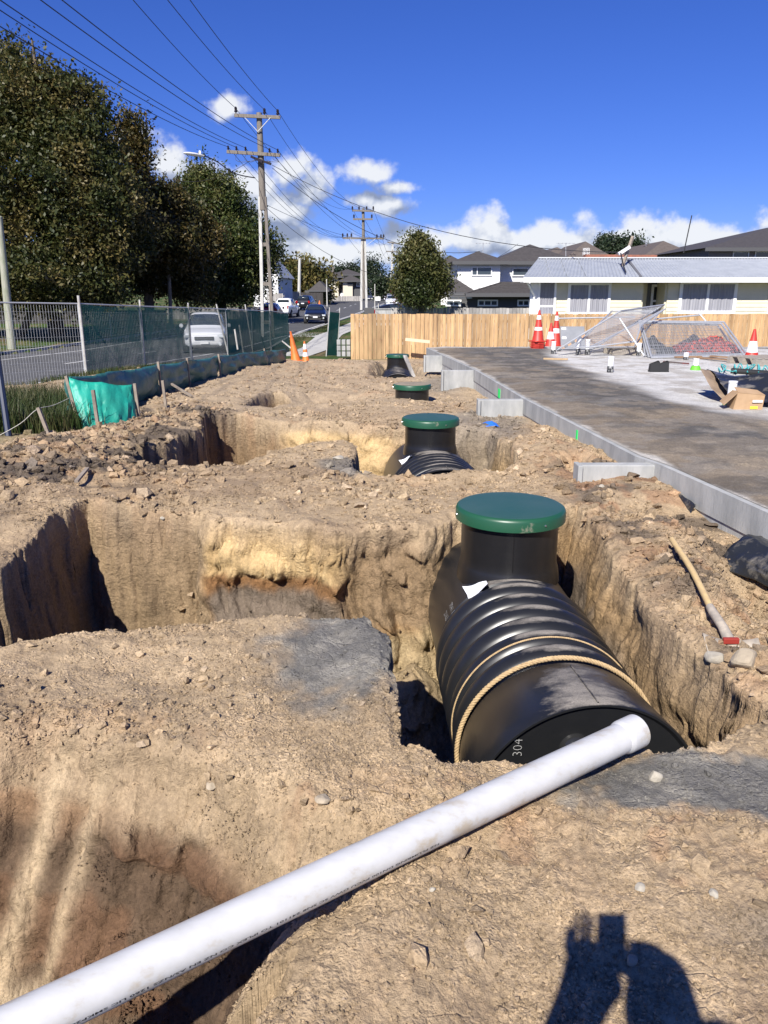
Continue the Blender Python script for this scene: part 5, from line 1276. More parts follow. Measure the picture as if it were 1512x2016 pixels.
def fgrass(rng, n):
    y = rng.uniform(8.6,12.0,n); x = -(.385+.13*rng.uniform(0,1,n))*y*1.02+.1*rng.normal(size=n)*1.2-.05
    k = (fbm(x,y,1.6,3,801) > -.12); return x[k], y[k]
blades('long_grass', 9000, fgrass, .42, .006, M_GRASS, 'tall unkempt grass and weeds behind the stakes at the left edge', 5)
def fgr2(rng, n): 
    y = rng.uniform(12,26,n); x = xfen(y)+rng.uniform(.1,1.2,n); return x, y
blades('verge_grass', 9000, fgr2, .16, .008, M_GRASS, 'rough grass at the foot of the wire fence', 6)
def fgr3(rng, n):
    y = rng.uniform(29,60,n); x = xe(y)+.8+rng.uniform(0,1.4,n); return x, y
blades('verge_grass', 12000, fgr3, .10, .012, M_GRASS, 'mown grass verge beside the footpath beyond the site', 7)
# ------------------------------------------------------------ trees
def crown_mesh(name, blobs, n, leaf, m_, parent, seed=0, hang=.0, flat=.0, up=False):
    rng = np.random.default_rng(seed)
    B = np.array(blobs, float); vol = B[:,3]*B[:,4]*B[:,5]; pr = vol**.72; pr /= pr.sum()
    # twig clumps first, then leaves round each clump
    nc = max(30, n//75); ci = rng.choice(len(B), nc, p=pr)
    d = rng.normal(size=(nc,3)); d /= np.linalg.norm(d,axis=1)[:,None]; r = rng.uniform(.30,1.0,nc)**.45
    C = B[ci,:3]+d*r[:,None]*B[ci,3:6]*(.90+.20*rng.normal(size=(nc,1)))
    li = rng.integers(0, nc, n); cs = leaf*rng.uniform(1.2,3.6,nc)
    P = C[li]+np.clip(rng.normal(size=(n,3)),-1.8,1.8)*cs[li][:,None]*np.array([1,1,.75])
    s = leaf*rng.uniform(.5,1.15,n); nv = rng.normal(size=(n,3)); nv[:,2] += .5; nv /= np.linalg.norm(nv,axis=1)[:,None]
    t = np.cross(nv, rng.normal(size=(n,3))); t /= np.linalg.norm(t,axis=1)[:,None]; b = np.cross(nv,t)
    V = np.stack([P-t*s[:,None]*.75, P-b*s[:,None]*.38+t*s[:,None]*.05, P+t*s[:,None]*.75, P+b*s[:,None]*.38],1).reshape(-1,3)
    me = bpy.data.meshes.new(name); me.vertices.add(n*4); pl = np.array(parent.location) if parent is not None else 0
    me.vertices.foreach_set('co', (V-pl).astype(np.float32).ravel()); me.loops.add(n*4); me.loops.foreach_set('vertex_index', np.arange(n*4,dtype=np.int32))
    me.polygons.add(n); me.polygons.foreach_set('loop_start', np.arange(0,n*4,4,dtype=np.int32)); me.update(calc_edges=True); me.materials.append(m_)
    o = bpy.data.objects.new(name, me); col.objects.link(o); o.parent = parent; return o
M_BARK = mat('bark', (.09,.07,.05), rough=.9, c2=(.16,.13,.10), ns=5, stretch=(3,3,.6), bump=.03, bs=9)
def trunk(parent, base, top, r, limbs, seed=0):
    rnd = random.Random(seed); m = MB(); base = Vector(base); top = Vector(top)
    pts = sm([base-Vector((0,0,.2)), base.lerp(top,.35)+Vector((rnd.uniform(-.2,.2),0,0)), base.lerp(top,.7)+Vector((rnd.uniform(-.3,.3),0,0)), top], 4)
    m.tube(pts, [r*(1.15-1.05*i/(len(pts)-1)) for i in range(len(pts))], 10)
    for e in limbs:
        e = Vector(e); s = base.lerp(top, rnd.uniform(.25,.75)); md = s.lerp(e,.5)+Vector((0,0,.3)); L_ = sm([s,md,e],4)
        m.tube(L_, [r*(.42-.36*i/(len(L_)-1)) for i in range(len(L_))], 7)
    m.build('trunk', M_BARK, parent, smooth=True, world=True)
def tree(label, base, blobs, n, leaf, m_, r=.25, seed=0, name='tree', group=None):
    o = root(name, label, 'tree', base, group=group); b = Vector(base)
    ztop = max(q[2]+q[5]*.7 for q in blobs); cx = sum(q[0] for q in blobs)/len(blobs); cy = sum(q[1] for q in blobs)/len(blobs)
    rnd = random.Random(seed); lm = [(q[0]*.85+cx*.15, q[1]*.85+cy*.15, q[2]) for q in rnd.sample(blobs, min(9,len(blobs)))]
    trunk(o, base, (cx,cy,ztop), r, lm, seed)
    crown_mesh('crown', blobs, n, leaf, m_, o, seed); return o
def pb(px, py, D, rx, rz_, ry=None):    # blob round a sight point; radii in photo pixels at that distance
    c = PD(px,py,D); k = D/1500*1.03; return (c.x,c.y,c.z,rx*k,(ry or rx)*k,rz_*k)
M_OAK = leafmat('oak_leaves', [(.022,.034,.009),(.042,.054,.014),(.088,.08,.022),(.22,.165,.06)], tr=.25)
M_OAK2 = leafmat('oak_leaves_green', [(.020,.038,.010),(.038,.060,.013),(.085,.095,.025),(.20,.18,.07)], tr=.28)
M_OAK3 = leafmat('oak_leaves_rust', [(.022,.030,.009),(.045,.045,.012),(.10,.072,.02),(.19,.13,.045)], tr=.25)
T1b = [pb(15,150,44,58,62),pb(60,210,43,80,70),pb(-60,230,44,90,100),pb(135,262,43,75,70),pb(190,305,44,42,55),pb(40,330,42,120,100),pb(160,380,42,100,90),pb(215,370,44,45,65),pb(-80,400,43,100,110),
       pb(60,470,41,110,75),pb(175,480,42,85,70),pb(250,450,44,50,60),pb(35,545,40,115,60),pb(150,560,41,80,50),pb(-60,540,42,90,60),pb(120,185,44,50,50),pb(185,205,44,36,34)]
tree('huge bronze-leaved oak on the far side of the street, tallest at the left edge', (PD(110,640,45).x,45,hz0(PD(110,640,45).x,45)), T1b, 170000, .17, M_OAK, .42, 1, 'oak_tree')
T1c = [pb(100,530,42,80,40),pb(30,560,42,90,40),pb(180,570,42,60,35),pb(100,575,42,80,25),pb(175,500,42.5,45,28)]
tree('lower green-leaved tree in front of the huge oak, its leaves catching the sun', (PD(90,640,42).x-1.5,42,-.6), T1c, 60000, .13, M_OAK2, .2, 2, 'young_tree')
T2b = [pb(263,238,50,12,26),pb(255,262,50,22,26),pb(270,335,50,26,45),pb(300,420,50,55,62),pb(335,410,51,40,50),pb(310,500,50,80,60),pb(350,540,51,60,50),pb(250,520,50,60,60),pb(266,292,51,22,30),pb(330,470,49,50,30),pb(380,470,53,50,60)]
tree('narrow rust-tinged tree with a spiky top behind the mossy pole', (PD(310,630,50).x-.5,50,-.5), T2b, 80000, .17, M_OAK3, .3, 3, 'oak_tree')
T3b = [pb(395,350,61,30,28),pb(385,400,61,50,50),pb(430,400,61,50,55),pb(465,440,62,45,50),pb(430,480,60,80,60),pb(500,500,62,42,50),pb(470,550,61,60,45),pb(400,550,60,60,50),pb(375,470,60,45,60),pb(520,490,63,25,35),pb(355,530,60,45,50)]
tree('rounded dark green tree directly behind the big power pole', (PD(440,625,61).x,61,-.4), T3b, 85000, .19, M_OAK2, .32, 4, 'oak_tree')
M_FARG = leafmat('olive_leaves', [(.035,.05,.012),(.07,.075,.02),(.14,.11,.03),(.12,.10,.03)], tr=.25)
T4b = [pb(588,535,128,30,18),pb(570,548,128,24,22),pb(612,548,128,26,22),pb(592,560,127,36,20),pb(628,562,128,12,14),pb(585,575,127,25,10)]
tree('olive and gold domed tree behind the bare street pole', (PD(592,590,128).x,128,float(zr(128))), T4b, 14000, .5, M_FARG, .3, 5, 'domed_tree')
M_PITT = leafmat('conifer_leaves', [(.028,.045,.012),(.05,.065,.018),(.10,.10,.03),(.20,.17,.06)], tr=.25)
T5b = [pb(826,472,33,9,14),pb(826,492,33,18,18),pb(822,515,33,28,20),pb(838,522,33,22,20),pb(812,540,33,24,20),pb(845,545,33,28,22),pb(822,565,33,34,18),pb(862,566,33,14,12),pb(794,570,33,12,12),pb(830,585,33,26,8),pb(872,560,33,8,6),pb(788,548,33,7,7),pb(790,515,33,7,6),pb(862,520,33,6,7),pb(815,480,33,6,8)]
tree('cone-shaped bushy tree behind the timber fence left of the white house', (PD(824,620,33).x,33,-.7), T5b, 50000, .095, M_PITT, .13, 6, 'bushy_tree')
# norfolk pines: level tiers
def norfolk(label, px, ytop, ybot, D, wpx, seed):
    t = PD(px,ytop,D); b = PD(px,ybot,D); o = root('norfolk_pine', label, 'tree', b); H = t.z-b.z; m = MB()
    m.tube([b,t], [H*.012,H*.003], 6).build('trunk', M_BARK, o, world=True); m = MB(); rnd = random.Random(seed); W = wpx/1500*D
    blob = []
    k = 13
    for i in range(k):
        f = (i+.5)/k; z = b.z+H*(.08+.9*f); r = W*(1-f)**.8*.5+.15*W*.2
        for j in range(7):
            a = rnd.uniform(0,6.28); 
            for q in (.35,.7,1): blob.append((b.x+math.cos(a)*r*q, b.y+math.sin(a)*r*q, z+r*.12*q, r*.22+.05, r*.22+.05, H*.018))
    crown_mesh('crown', blob, 9000, D*.0022, M_DARKP, o, seed)
M_DARKP = leafmat('pine_needles', [(.015,.028,.012),(.025,.04,.018),(.04,.05,.02)], tr=.15)
norfolk('tall norfolk pine in the distance just right of the second power pole', 735, 503, 590, 190, 52, 1)
norfolk('tiny norfolk pine on the skyline above the yellow house roof', 1190, 467, 505, 160, 16, 2)
tree('dark round tree on the skyline behind the brown roofs', (PD(1225,520,90).x,90,0), [pb(1215,490,90,18,10),pb(1240,492,90,20,12),pb(1228,485,90,14,7)], 5000, .3, M_DARKP, .2, 8, 'round_tree')
far = [(672,526,8,12),(684,522,5,16),(693,521,7,14),(703,524,8,14),(655,532,10,10),(664,530,6,12)]
for i, (px, yt, w, h) in enumerate(far):
    D = 240; lab = ['third','fourth','fifth','rightmost','leftmost','second'][i]+' of the six dark conifers above the black townhouse roofs'
    tree(lab, (PD(px,575,D).x,D,1.2), [pb(px,yt+h*.3,D,w*.35,h*.3),pb(px,yt+h*.9,D,w*.6,h*.4),pb(px,yt+h*1.6,D,w*.8,h*.5),pb(px,yt+h*2.6,D,w*.8,h*.6)], 1600, .55, M_DARKP, .2, 20+i, 'conifer', 'conifers on the skyline')
def wood():
    blob = []; rnd = random.Random(9)
    for i in range(150):
        px = -300+i*17+rnd.uniform(-6,6); D = rnd.uniform(330,420); yt = rnd.uniform(572,584) if px < 540 or px > 900 else rnd.uniform(562,578)
        blob.append(pb(px,yt+6,D,rnd.uniform(9,15),rnd.uniform(6,11)))
    tag(crown_mesh('distant_woodland', blob, 60000, 1.3, leafmat('woodland', [(.03,.05,.02),(.045,.065,.025),(.07,.08,.035)], tr=.15), None, 3), 'low belt of distant trees along the horizon', None, None, 'stuff')
wood()
tree('clipped green shrub in front of the townhouses', (PD(636,592,120).x,120,.1), [pb(635,582,120,9,7),pb(628,586,120,6,5),pb(642,587,120,7,5)], 2500, .18, M_OAK2, .08, 31, 'shrub')
tree('dark evergreen right of the second power pole and behind the parked cars', (PD(757,600,150).x,150,.4), [pb(752,560,150,12,12),pb(765,565,150,12,10),pb(742,568,150,10,8)], 3500, .4, M_DARKP, .2, 33, 'evergreen_tree')
tree('red-leaved shrub at the foot of the bushy tree', (PD(786,600,36).x,36,-.6), [pb(786,568,36,8,10),pb(792,585,36,9,9)], 1800, .06, leafmat('red_leaves', [(.10,.03,.02),(.16,.05,.03),(.06,.05,.02)]), .05, 34, 'shrub')

# ------------------------------------------------------------ houses
M_ROOFD = mat('dark_roof', (.045,.040,.038), rough=.75, c2=(.065,.058,.055), ns=6); M_ROOFB = mat('brown_roof', (.085,.068,.058), rough=.8, c2=(.11,.09,.078), ns=6)
M_WB = mat('white_weatherboard', (.74,.74,.72), rough=.6, c2=(.68,.68,.66), ns=3); M_YB = mat('yellow_weatherboard', (.68,.635,.48), rough=.65, c2=(.62,.58,.44), ns=3)
M_GLASS = mat('window_glass', (.05,.065,.08), rough=.06, spec=.8); M_FRAME = mat('white_frame', (.80,.80,.79), rough=.5)
M_DGREY = mat('dark_grey_wall', (.075,.075,.078), rough=.7); M_CREAM = mat('cream_wall', (.60,.54,.42), rough=.7); M_CURT = mat('curtain', (.34,.34,.37), rough=.8, c2=(.25,.25,.28), ns=14, stretch=(1,1,.05))
M_CORR = mat('corrugated_iron', (.34,.36,.39), rough=.5, c2=(.28,.30,.33), ns=2); M_BLUEW = mat('pale_blue_boards', (.46,.53,.60), rough=.7)
def boards(parent, x0, x1, z0, z1, y, m_, step=.17, name='wall', depth=.02, face=-1):
    m = MB(); z = z0
    while z < z1-.01:
        zt = min(z+step, z1); m.add([(x0,y+face*depth,z),(x1,y+face*depth,z),(x1,y,zt),(x0,y,zt),(x0,y+.08,z),(x1,y+.08,z),(x1,y+.08,zt),(x0,y+.08,zt)], [(0,1,2,3),(0,4,5,1),(0,3,7,4),(1,5,6,2)]); z = zt
    return m.build(name, m_, parent, world=True)
def sideboards(parent, x, y0, y1, z0, z1, m_, step=.17, name='wall', depth=.02, face=-1):
    m = MB(); z = z0
    while z < z1-.01:
        zt = min(z+step, z1); m.add([(x+face*depth,y0,z),(x+face*depth,y1,z),(x,y1,zt),(x,y0,zt)], [(0,1,2,3)]); z = zt
    return m.build(name, m_, parent, world=True, fixn=False)
def hip(parent, x0, x1, y0, y1, z, h, over, m_, ridge=None, name='roof', lines=.33):
    x0 -= over; x1 += over; y0 -= over; y1 += over; w = (y1-y0)/2; k = min(w, (x1-x0)/2*.98) if ridge is None else ridge
    ym = (y0+y1)/2; m = MB()
    b = [(x0,y0,z),(x1,y0,z),(x1,y1,z),(x0,y1,z)]; r = [(x0+k,ym,z+h),(x1-k,ym,z+h)] if w <= (x1-x0)/2 else [((x0+x1)/2,y0+(x1-x0)/2,z+h),((x0+x1)/2,y1-(x1-x0)/2,z+h)]
    if w <= (x1-x0)/2: fs = [(0,1,5,4),(1,2,5),(2,3,4,5),(3,0,4)]
    else: fs = [(0,1,4),(1,2,5,4),(2,3,5),(3,0,4,5)]
    m.add(b+r, fs+[(3,2,1,0)]); o = m.build(name, m_, parent, world=True)
    # course lines of the tiles on the front slope, ridge caps
    mm = MB()
    if w <= (x1-x0)/2 and lines:
        n = int(w/lines)
        for i in range(1, n):
            t = i/n; mm.bar((x0+k*t,y0+w*t,z+h*t+.012), (x1-k*t,y0+w*t,z+h*t+.012), .03, .02)
        mm.bar(r[0], r[1], .16, .08)
        for a_, c_ in ((b[0],r[0]),(b[1],r[1])): mm.bar(a_, c_, .14, .06)
    if mm.V: mm.build('tile_ribs', m_, o, world=False) if False else mm.build('tile_ribs', m_, parent, world=True)
    MB().box(((x0+x1)/2,y0-.04,z-.08), (x1-x0,.08,.2)).build('gutter', M_DGREY if m_ is not M_CORR else M_FRAME, parent, world=True)
    return o
def window(parent, x0, x1, z0, z1, y, frame=.07, mull=(), trans=(), m_=None, curtain=False, fm=None, label=None, depth=.06):
    f = MB(); fm = fm or M_FRAME
    for a in ((x0,x0+frame),(x1-frame,x1)): f.box(((a[0]+a[1])/2, y-depth/2, (z0+z1)/2), (frame,depth,z1-z0))
    for a in ((z0,z0+frame),(z1-frame,z1)): f.box(((x0+x1)/2, y-depth/2, (a[0]+a[1])/2), (x1-x0-2*frame,depth,frame))
    for t in mull: f.box((x0+(x1-x0)*t, y-depth/2+.005, (z0+z1)/2), (frame*.8,depth-.012,z1-z0-2*frame))
    for t in trans: f.box(((x0+x1)/2, y-depth/2+.007, z0+(z1-z0)*t), (x1-x0-2*frame,depth-.016,frame*.8))
    fo = f.build('window', fm, parent, world=True)
    if label: fo['label'] = label
    if curtain:
        m = MB(); n = 60; vs = []
        for i in range(n+1):
            x = x0+frame+(x1-x0-2*frame)*i/n; d = .012*math.sin(i*1.9)+.012*math.sin(i*.7)
            vs += [(x,y-.028+d,z0+frame*.8),(x,y-.028+d,z1-frame*.8)]
        m.add(vs, [(2*i,2*i+2,2*i+3,2*i+1) for i in range(n)]); c = m.build('curtain', M_CURT, parent, world=True, smooth=True, fixn=False)
    else:
        g = MB().box(((x0+x1)/2, y-.012, (z0+z1)/2), (x1-x0-frame,.012,z1-z0-frame)).build('pane', m_ or M_GLASS, None)
        lo_ = parent.location; 
        for v in g.data.vertices: v.co = v.co-lo_
        g.parent = fo
    return fo
# --- yellow weatherboard bungalow
D = 33.0
def X(px, D=33.0): return PD(px,600,D).x
def Z(py, D=33.0): return PD(1000,py,D).z
yh = root('bungalow', 'low pale yellow weatherboard house with white windows behind the timber fence', 'house', (X(1070),D,-.8))
xl, xr = X(1045), X(1760); zg = Z(550); zf = -.7; xa, xb = X(1262), X(1312)
boards(yh, X(1092), xa, zf, zg, D, M_YB); boards(yh, xb, xr, zf, zg, D, M_YB)
MB().box(((xa+xb)/2, D+1.2, (zf+zg)/2), (xb-xa,.1,zg-zf)).build('porch_wall', M_YB, yh, world=True)
MB().box((xa+.04, D+.62, (zf+zg)/2), (.08,1.1,zg-zf)).build('porch_wall', M_YB, yh, world=True); MB().box((xb-.04, D+.62, (zf+zg)/2), (.08,1.1,zg-zf)).build('porch_wall', M_YB, yh, world=True)
MB().box(((xa+xb)/2, D+.5, Z(550)+.0), (xb-xa,1.2,.06)).build('porch_ceiling', M_FRAME, yh, world=True)
dr = MB().box((X(1296,34), D+1.12, Z(590,34)), (.95,.06,2.1)).build('door', mat('door_dark', (.10,.10,.09), rough=.3), yh, world=True)
window(yh, X(1281,34), X(1312,34), Z(645,34), Z(560,34), D+1.10, .10, trans=(.42,.62), m_=mat('door_glass', (.03,.035,.035), rough=.1), label='white framed glazed front door inside the porch', depth=.05)
MB().box((X(1068), D+.02, (zf+zg)/2), (X(1093)-xl+.05,.16,zg-zf)).build('corner_bay', M_FRAME, yh, world=True)
MB().add([(xl+.02,D+.1,zf),(xl*1.21,D+6.5,zf),(xl*1.21,D+6.5,zg),(xl+.02,D+.1,zg)], [(0,1,2,3)]).build('side_wall', M_YB, yh, world=True, fixn=False)
window(yh, X(1057), X(1093), Z(625), Z(551), D-.06, .09, trans=(.30,), curtain=True, label='tall narrow corner window with draped curtain')
window(yh, X(1116), X(1200), Z(620), Z(556), D-.03, .11, mull=(.5,), curtain=True, label='wide double window left of the porch with closed curtain')
window(yh, X(1334), X(1447), Z(618), Z(553), D-.03, .13, mull=(.5,), curtain=True, label='wide double window right of the porch with mauve curtain')
window(yh, X(1510), X(1600), Z(618), Z(553), D-.03, .13, mull=(.5,), curtain=True)
def corr(parent, P0, P1, P2, P3, m_, name='roof', pitch=.152, amp=.02):     # eave left, eave right, ridge right, ridge left
    P0, P1, P2, P3 = map(Vector, (P0,P1,P2,P3)); L = max((P1-P0).length,(P2-P3).length); n = int(L/pitch*4); nn = (P1-P0).cross(P3-P0).normalized(); m = MB(); vs = []
    for i in range(n+1):
        t = i/n; q = nn*amp*math.cos(i*math.pi/2)
        vs += [P0.lerp(P1,t)+q, P3.lerp(P2,t)+q]
    m.add(vs, [(2*i,2*i+2,2*i+3,2*i+1) for i in range(n)]); return m.build(name, m_, parent, world=True, smooth=True, fixn=False)
er = .65; ez = PD(1030,546,D-er).z
e0 = Vector((PD(1030,546,D-er).x,D-er,ez)); e1 = Vector((X(1800),D-er,ez)); rz_ = PD(1062,509,D+3.3).z; r0 = Vector((PD(1060,509,D+3.3).x,D+3.3,rz_)); r1 = Vector((X(1800)-1,D+3.3,rz_))
corr(yh, e0, e1, r1, r0, M_CORR)
e0b = Vector((e0.x*1.25,D+7.2,ez)); e1b = Vector((e1.x,D+7.2,ez)); MB().add([e0b,e1b,r1,r0,e0,e1], [(0,3,2,1),(4,3,0),(5,1,2)]).build('roof_back', M_CORR, yh, world=True, fixn=False)
MB().bar(r0+Vector((0,0,.03)), r1+Vector((0,0,.03)), .25, .05).build('ridge_cap', mat('ridge_pale', (.55,.57,.6), rough=.5), yh, world=True)
xs_ = [PD(p,530,D+1.2).x for p in (1090,1122,1158,1178+20)]
for i, px in enumerate((1085,1118,1155,1262)):
    a = Vector((PD(px,546,D-er).x,D-er,ez+.03)); b = Vector((a.x+ (r0.x-e0.x)*0+.55,D+3.3,rz_+.03)); MB().bar(a, b, .04 if i < 3 else .10, .02).build('roof_seam', M_CORR if i < 3 else mat('seam_dark', (.12,.12,.13)), yh, world=True)
MB().box(((e0.x+e1.x)/2, D-er-.03, ez-.10), (e1.x-e0.x,.12,.2)).build('gutter', M_FRAME, yh, world=True)
MB().box(((e0.x+e1.x)/2, D-er/2, ez-.19), (e1.x-e0.x,er,.02)).build('soffit', M_FRAME, yh, world=True)
MB().tube([Vector((e0.x+.15,D-er,ez-.15)),Vector((xl+.1,D-.12,ez-.7)),Vector((xl+.1,D-.12,zf))], .045, 8).build('downpipe', M_FRAME, yh, world=True, smooth=True)
MB().box((X(1060), D-.3, Z(620)), (X(1100)-X(1030),.6,.05)).build('porch_rail', M_FRAME, yh, world=True)
vb = root('power_mast', 'leaning service mast with wires on the yellow house roof', 'mast', PD(1236,506,D+2.5)); MB().bar(PD(1225,525,D+1.6), PD(1246,466,D+2.2), .11, .11).build('mast', M_STAKE, vb, world=True)
MB().bar(PD(1218,500,D+1.6), PD(1240,486,D+1.7), .10, .12).build('bracket', M_FRAME, vb, world=True)
MB().tube(sm([PD(1222,498,D+1.5),PD(1228,525,D+.6),PD(1232,536,D-.2)],4), .03, 5).build('cable', M_BLK, vb, world=True)
# --- white two storey house
D2 = 48.0; wh = root('two_storey_house', 'white two storey house with dark tiled hip roofs behind the grey fence', 'house', (PD(960,600,D2).x,D2,-.5))
def wx(px, D=D2): return PD(px,600,D).x
def wz(py, D=D2): return PD(900,py,D).z
boards(wh, wx(899), wx(982), wz(574), wz(517), D2, M_WB, .2); boards(wh, wx(982), wx(1120), wz(600), wz(517), D2+.9, M_WB, .2)
sideboards(wh, wx(899), D2, D2+7, wz(600), wz(517), M_WB, .2); sideboards(wh, wx(982), D2, D2+.9, wz(574), wz(517), M_WB, .2, face=1)
boards(wh, wx(868,D2+5), wx(902,D2+5), wz(600,D2+5), wz(522,D2+5), D2+5, M_WB, .2)
window(wh, wx(926), wx(966), wz(543), wz(525), D2-.02, .06, mull=(.28,)); window(wh, wx(1010), wx(1062), wz(543), wz(526), D2+.86, .06, mull=(.6,))
hip(wh, wx(899), wx(986), D2, D2+7, wz(515), wz(492)-wz(515), .35, M_ROOFD, ridge=.1); hip(wh, wx(982)+.0, wx(1130), D2+.9, D2+9, wz(515)+.02, wz(485,D2+5)-wz(515), .4, M_ROOFD)
hip(wh, wx(866,D2+5), wx(905,D2+5), D2+5, D2+11, wz(520,D2+5), .6, .4, M_ROOFD)
boards(wh, wx(875), wx(1120), wz(640), wz(578), D2-2.2, M_DGREY, .25, 'lower_wall')
hip(wh, wx(925,D2-2.5), wx(1110,D2-2.5), D2-2.5, D2+1.6, wz(578,D2-2.5), wz(553,D2)-wz(578,D2-2.5)-.1, .3, M_ROOFD, name='lower_roof'); hip(wh, wx(868), wx(925), D2-1, D2+2.2, wz(576), .8, .3, M_ROOFD, name='lower_roof')
for a, b in ((940,980),(1018,1042),(877,908)):
    window(wh, wx(a,D2-2.2), wx(b,D2-2.2), wz(603,D2-2.2), wz(590,D2-2.2), D2-2.23, .08, mull=(.33,.66) if b-a > 35 else (.5,))
for i, (a, b) in enumerate(((874,892),(893,905),(906,918))): MB().box(((wx(a)+wx(b))/2,D2-3.0,wz(586)), (wx(b)-wx(a)-.1,.9,.05)).build('awning_pane', M_GLASS, wh, world=True)
def aerial(px, yt, yb, D, w, lab):
    o = root('tv_aerial', lab, 'aerial', PD(px,yb,D)); MB().cyl(PD(px,yb+4,D), PD(px,yt,D), .025, n=6).build('mast', M_GALV, o, world=True); m = MB(); c = PD(px,yt+1,D); W = w/1500*D
    m.bar(c-Vector((W/2,0,0)), c+Vector((W/2,0,0)), .03, .03)
    for k in (-.8,-.4,0,.4,.8): m.bar(c+Vector((W/2*k,-.3,0)), c+Vector((W/2*k,.3,0)), .02, .02)
    m.build('crossbar', M_GALV, o, world=True)
aerial(951,478,494,52,30,'television aerial on the white two storey house'); aerial(1114,478,506,56,36,'television aerial on the brown roof behind the yellow house')
aerial(1272,476,490,60,8,'small aerial between the two brown roofs')
tag(MB().cyl(PD(1346,498,45), PD(1362,424,45), .03, n=6).build('radio_mast', M_BLK), 'tall thin leaning whip aerial above the yellow house', 'aerial')
o = root('satellite_dish', 'grid satellite dish on the brown roof at left of the pines', 'satellite dish', PD(1154,497,52)); MB().cyl(PD(1154,503,52), PD(1154,495,52), .03, n=6).build('stand', M_GALV, o, world=True)
m = MB(); c = PD(1154,496,52)
for i in range(5):
    m.bar(c+Vector((-.22,0,-.18+i*.1)), c+Vector((.22,0,-.18+i*.1)), .03, .03); m.bar(c+Vector((-.2+i*.1,.0,-.22)), c+Vector((-.2+i*.1,.0,.24)), .03, .03)
m.build('grid', M_FRAME, o, world=True)
# --- roofs behind
def backhouse(x0p, x1p, yr, ye, D, dep, m_, lab, wall=M_DGREY, name='house'):
    o = root(name, lab, 'house', (PD(x0p,600,D).x,D,0)); a, b = PD(x0p,ye,D), PD(x1p,ye,D); zt = a.z; zrg = PD(x0p,yr,D+dep/2).z
    MB().box(((a.x+b.x)/2, D+dep/2, (zt-1)/2), (b.x-a.x-.8,dep-.8,zt+1)).build('wall', wall, o, world=True); hip(o, a.x+.3, b.x-.3, D+.3, D+dep-.3, zt, zrg-zt, .3, m_); return o
backhouse(1060,1150,491,512,62,10,M_ROOFB,'brown tiled roof farthest left behind the yellow house')
backhouse(1105,1225,481,516,56,11,M_ROOFB,'brown hip roofed house carrying the grid dish')
backhouse(1255,1400,481,513,55,13,M_ROOFB,'brown hip roofed house behind the leaning whip aerial')
backhouse(1365,1440,486,498,75,10,M_ROOFD,'small dark roof between the brown roof and the black house')
bh = backhouse(1388,1900,447,488,46,16,M_ROOFD,'large black roofed house at the right edge above the yellow house', wall=mat('taupe_wall', (.20,.18,.17), rough=.8))
ty = 46+.35
window(bh, PD(1448,500,46).x, PD(1480,500,46).x, PD(1448,509,46).z, PD(1448,494,46).z, 46.38, .05); window(bh, PD(1492,500,46).x, PD(1540,500,46).x, PD(1448,509,46).z, PD(1448,494,46).z, 46.38, .05)
tag(MB().bar(PD(1150,506,45), PD(1290,507,45), .6, .25).build('tile_ridge', mat('terracotta', (.34,.13,.08), rough=.9, c2=(.22,.10,.07), ns=5)), 'strip of mossy red tiles just above the iron roof', 'tiled roof')
# --- left side of the street
lh = root('gabled_house', 'pale blue weatherboard house with steep grey gable behind the red car', 'house', (PD(545,600,92).x,92,0))
x0, x1 = PD(500,600,92).x, PD(549,600,92).x; x2 = PD(573,600,99).x; z0 = -.8; zt = PD(549,545,92).z; zp = PD(549,524,92).z
boards(lh, x0, x1, z0, zt, 92, M_WB, .25)
m = MB(); m.add([(x0,91.98,zt),(x1,91.98,zt),((x0+x1)/2,91.98,zp+1.2)], [(0,1,2)]); m.build('gable', M_WB, lh, world=True, fixn=False)
m = MB(); m.add([(x1,92,z0),(x2,101,z0),(x2,101,zt),(x1,92,zt)], [(0,1,2,3)]); m.build('wall', M_BLUEW, lh, world=True, fixn=False)
m = MB(); m.add([(x1+.3,91.7,zt-.1),(x2+.3,101,zt-.1),((x0+x2)/2,101,zp+1.3),((x0+x1)/2,91.7,zp+1.3),(x0-.3,91.7,zt-.1),(x0-.3,101,zt-.1)], [(0,1,2,3),(3,2,5,4)]); m.build('roof', M_CORR, lh, world=True, thick=.12, fixn=False)
window(lh, PD(532,600,92).x, PD(541,600,92).x, PD(0,566,92).z, PD(0,552,92).z, 91.95, .08)
def block(o, px0, px1, yt, D, dep, m_, name='wall', yb=None, proud=0):
    a, b = PD(px0,yt,D), PD(px1,yt,D); zb = -.6 if yb is None else PD(px0,yb,D).z
    return MB().box(((a.x+b.x)/2, D+dep/2, (a.z+zb)/2), (b.x-a.x,dep,a.z-zb)).build(name, m_, o, world=True)
th = root('townhouses', 'black roofed cream and charcoal townhouses at the bend of the street', 'house', (PD(670,600,150).x,150,.3))
block(th,620,634,548,151,8,M_WB); block(th,636,648,546,150,8,M_DGREY); block(th,642,656,549,149.4,1,M_WB,'wall',572); block(th,656,666,545,149,8,M_CREAM); block(th,666,675,545,150.5,8,M_DGREY)
block(th,675,694,553,148,8,M_CREAM); block(th,694,709,550,148.6,8,M_DGREY); 
hip(th, PD(630,546,149).x, PD(672,546,149).x, 149, 160, PD(0,545,149).z, PD(0,533,154).z-PD(0,545,149).z, .6, M_ROOFD, lines=0); hip(th, PD(672,551,148).x, PD(708,551,148).x, 148, 158, PD(0,553,148).z, PD(0,542,153).z-PD(0,553,148).z, .6, M_ROOFD, lines=0)
hip(th, PD(655,540,165).x, PD(712,540,165).x, 165, 178, PD(0,541,165).z, 1.2, .6, M_ROOFD, lines=0)
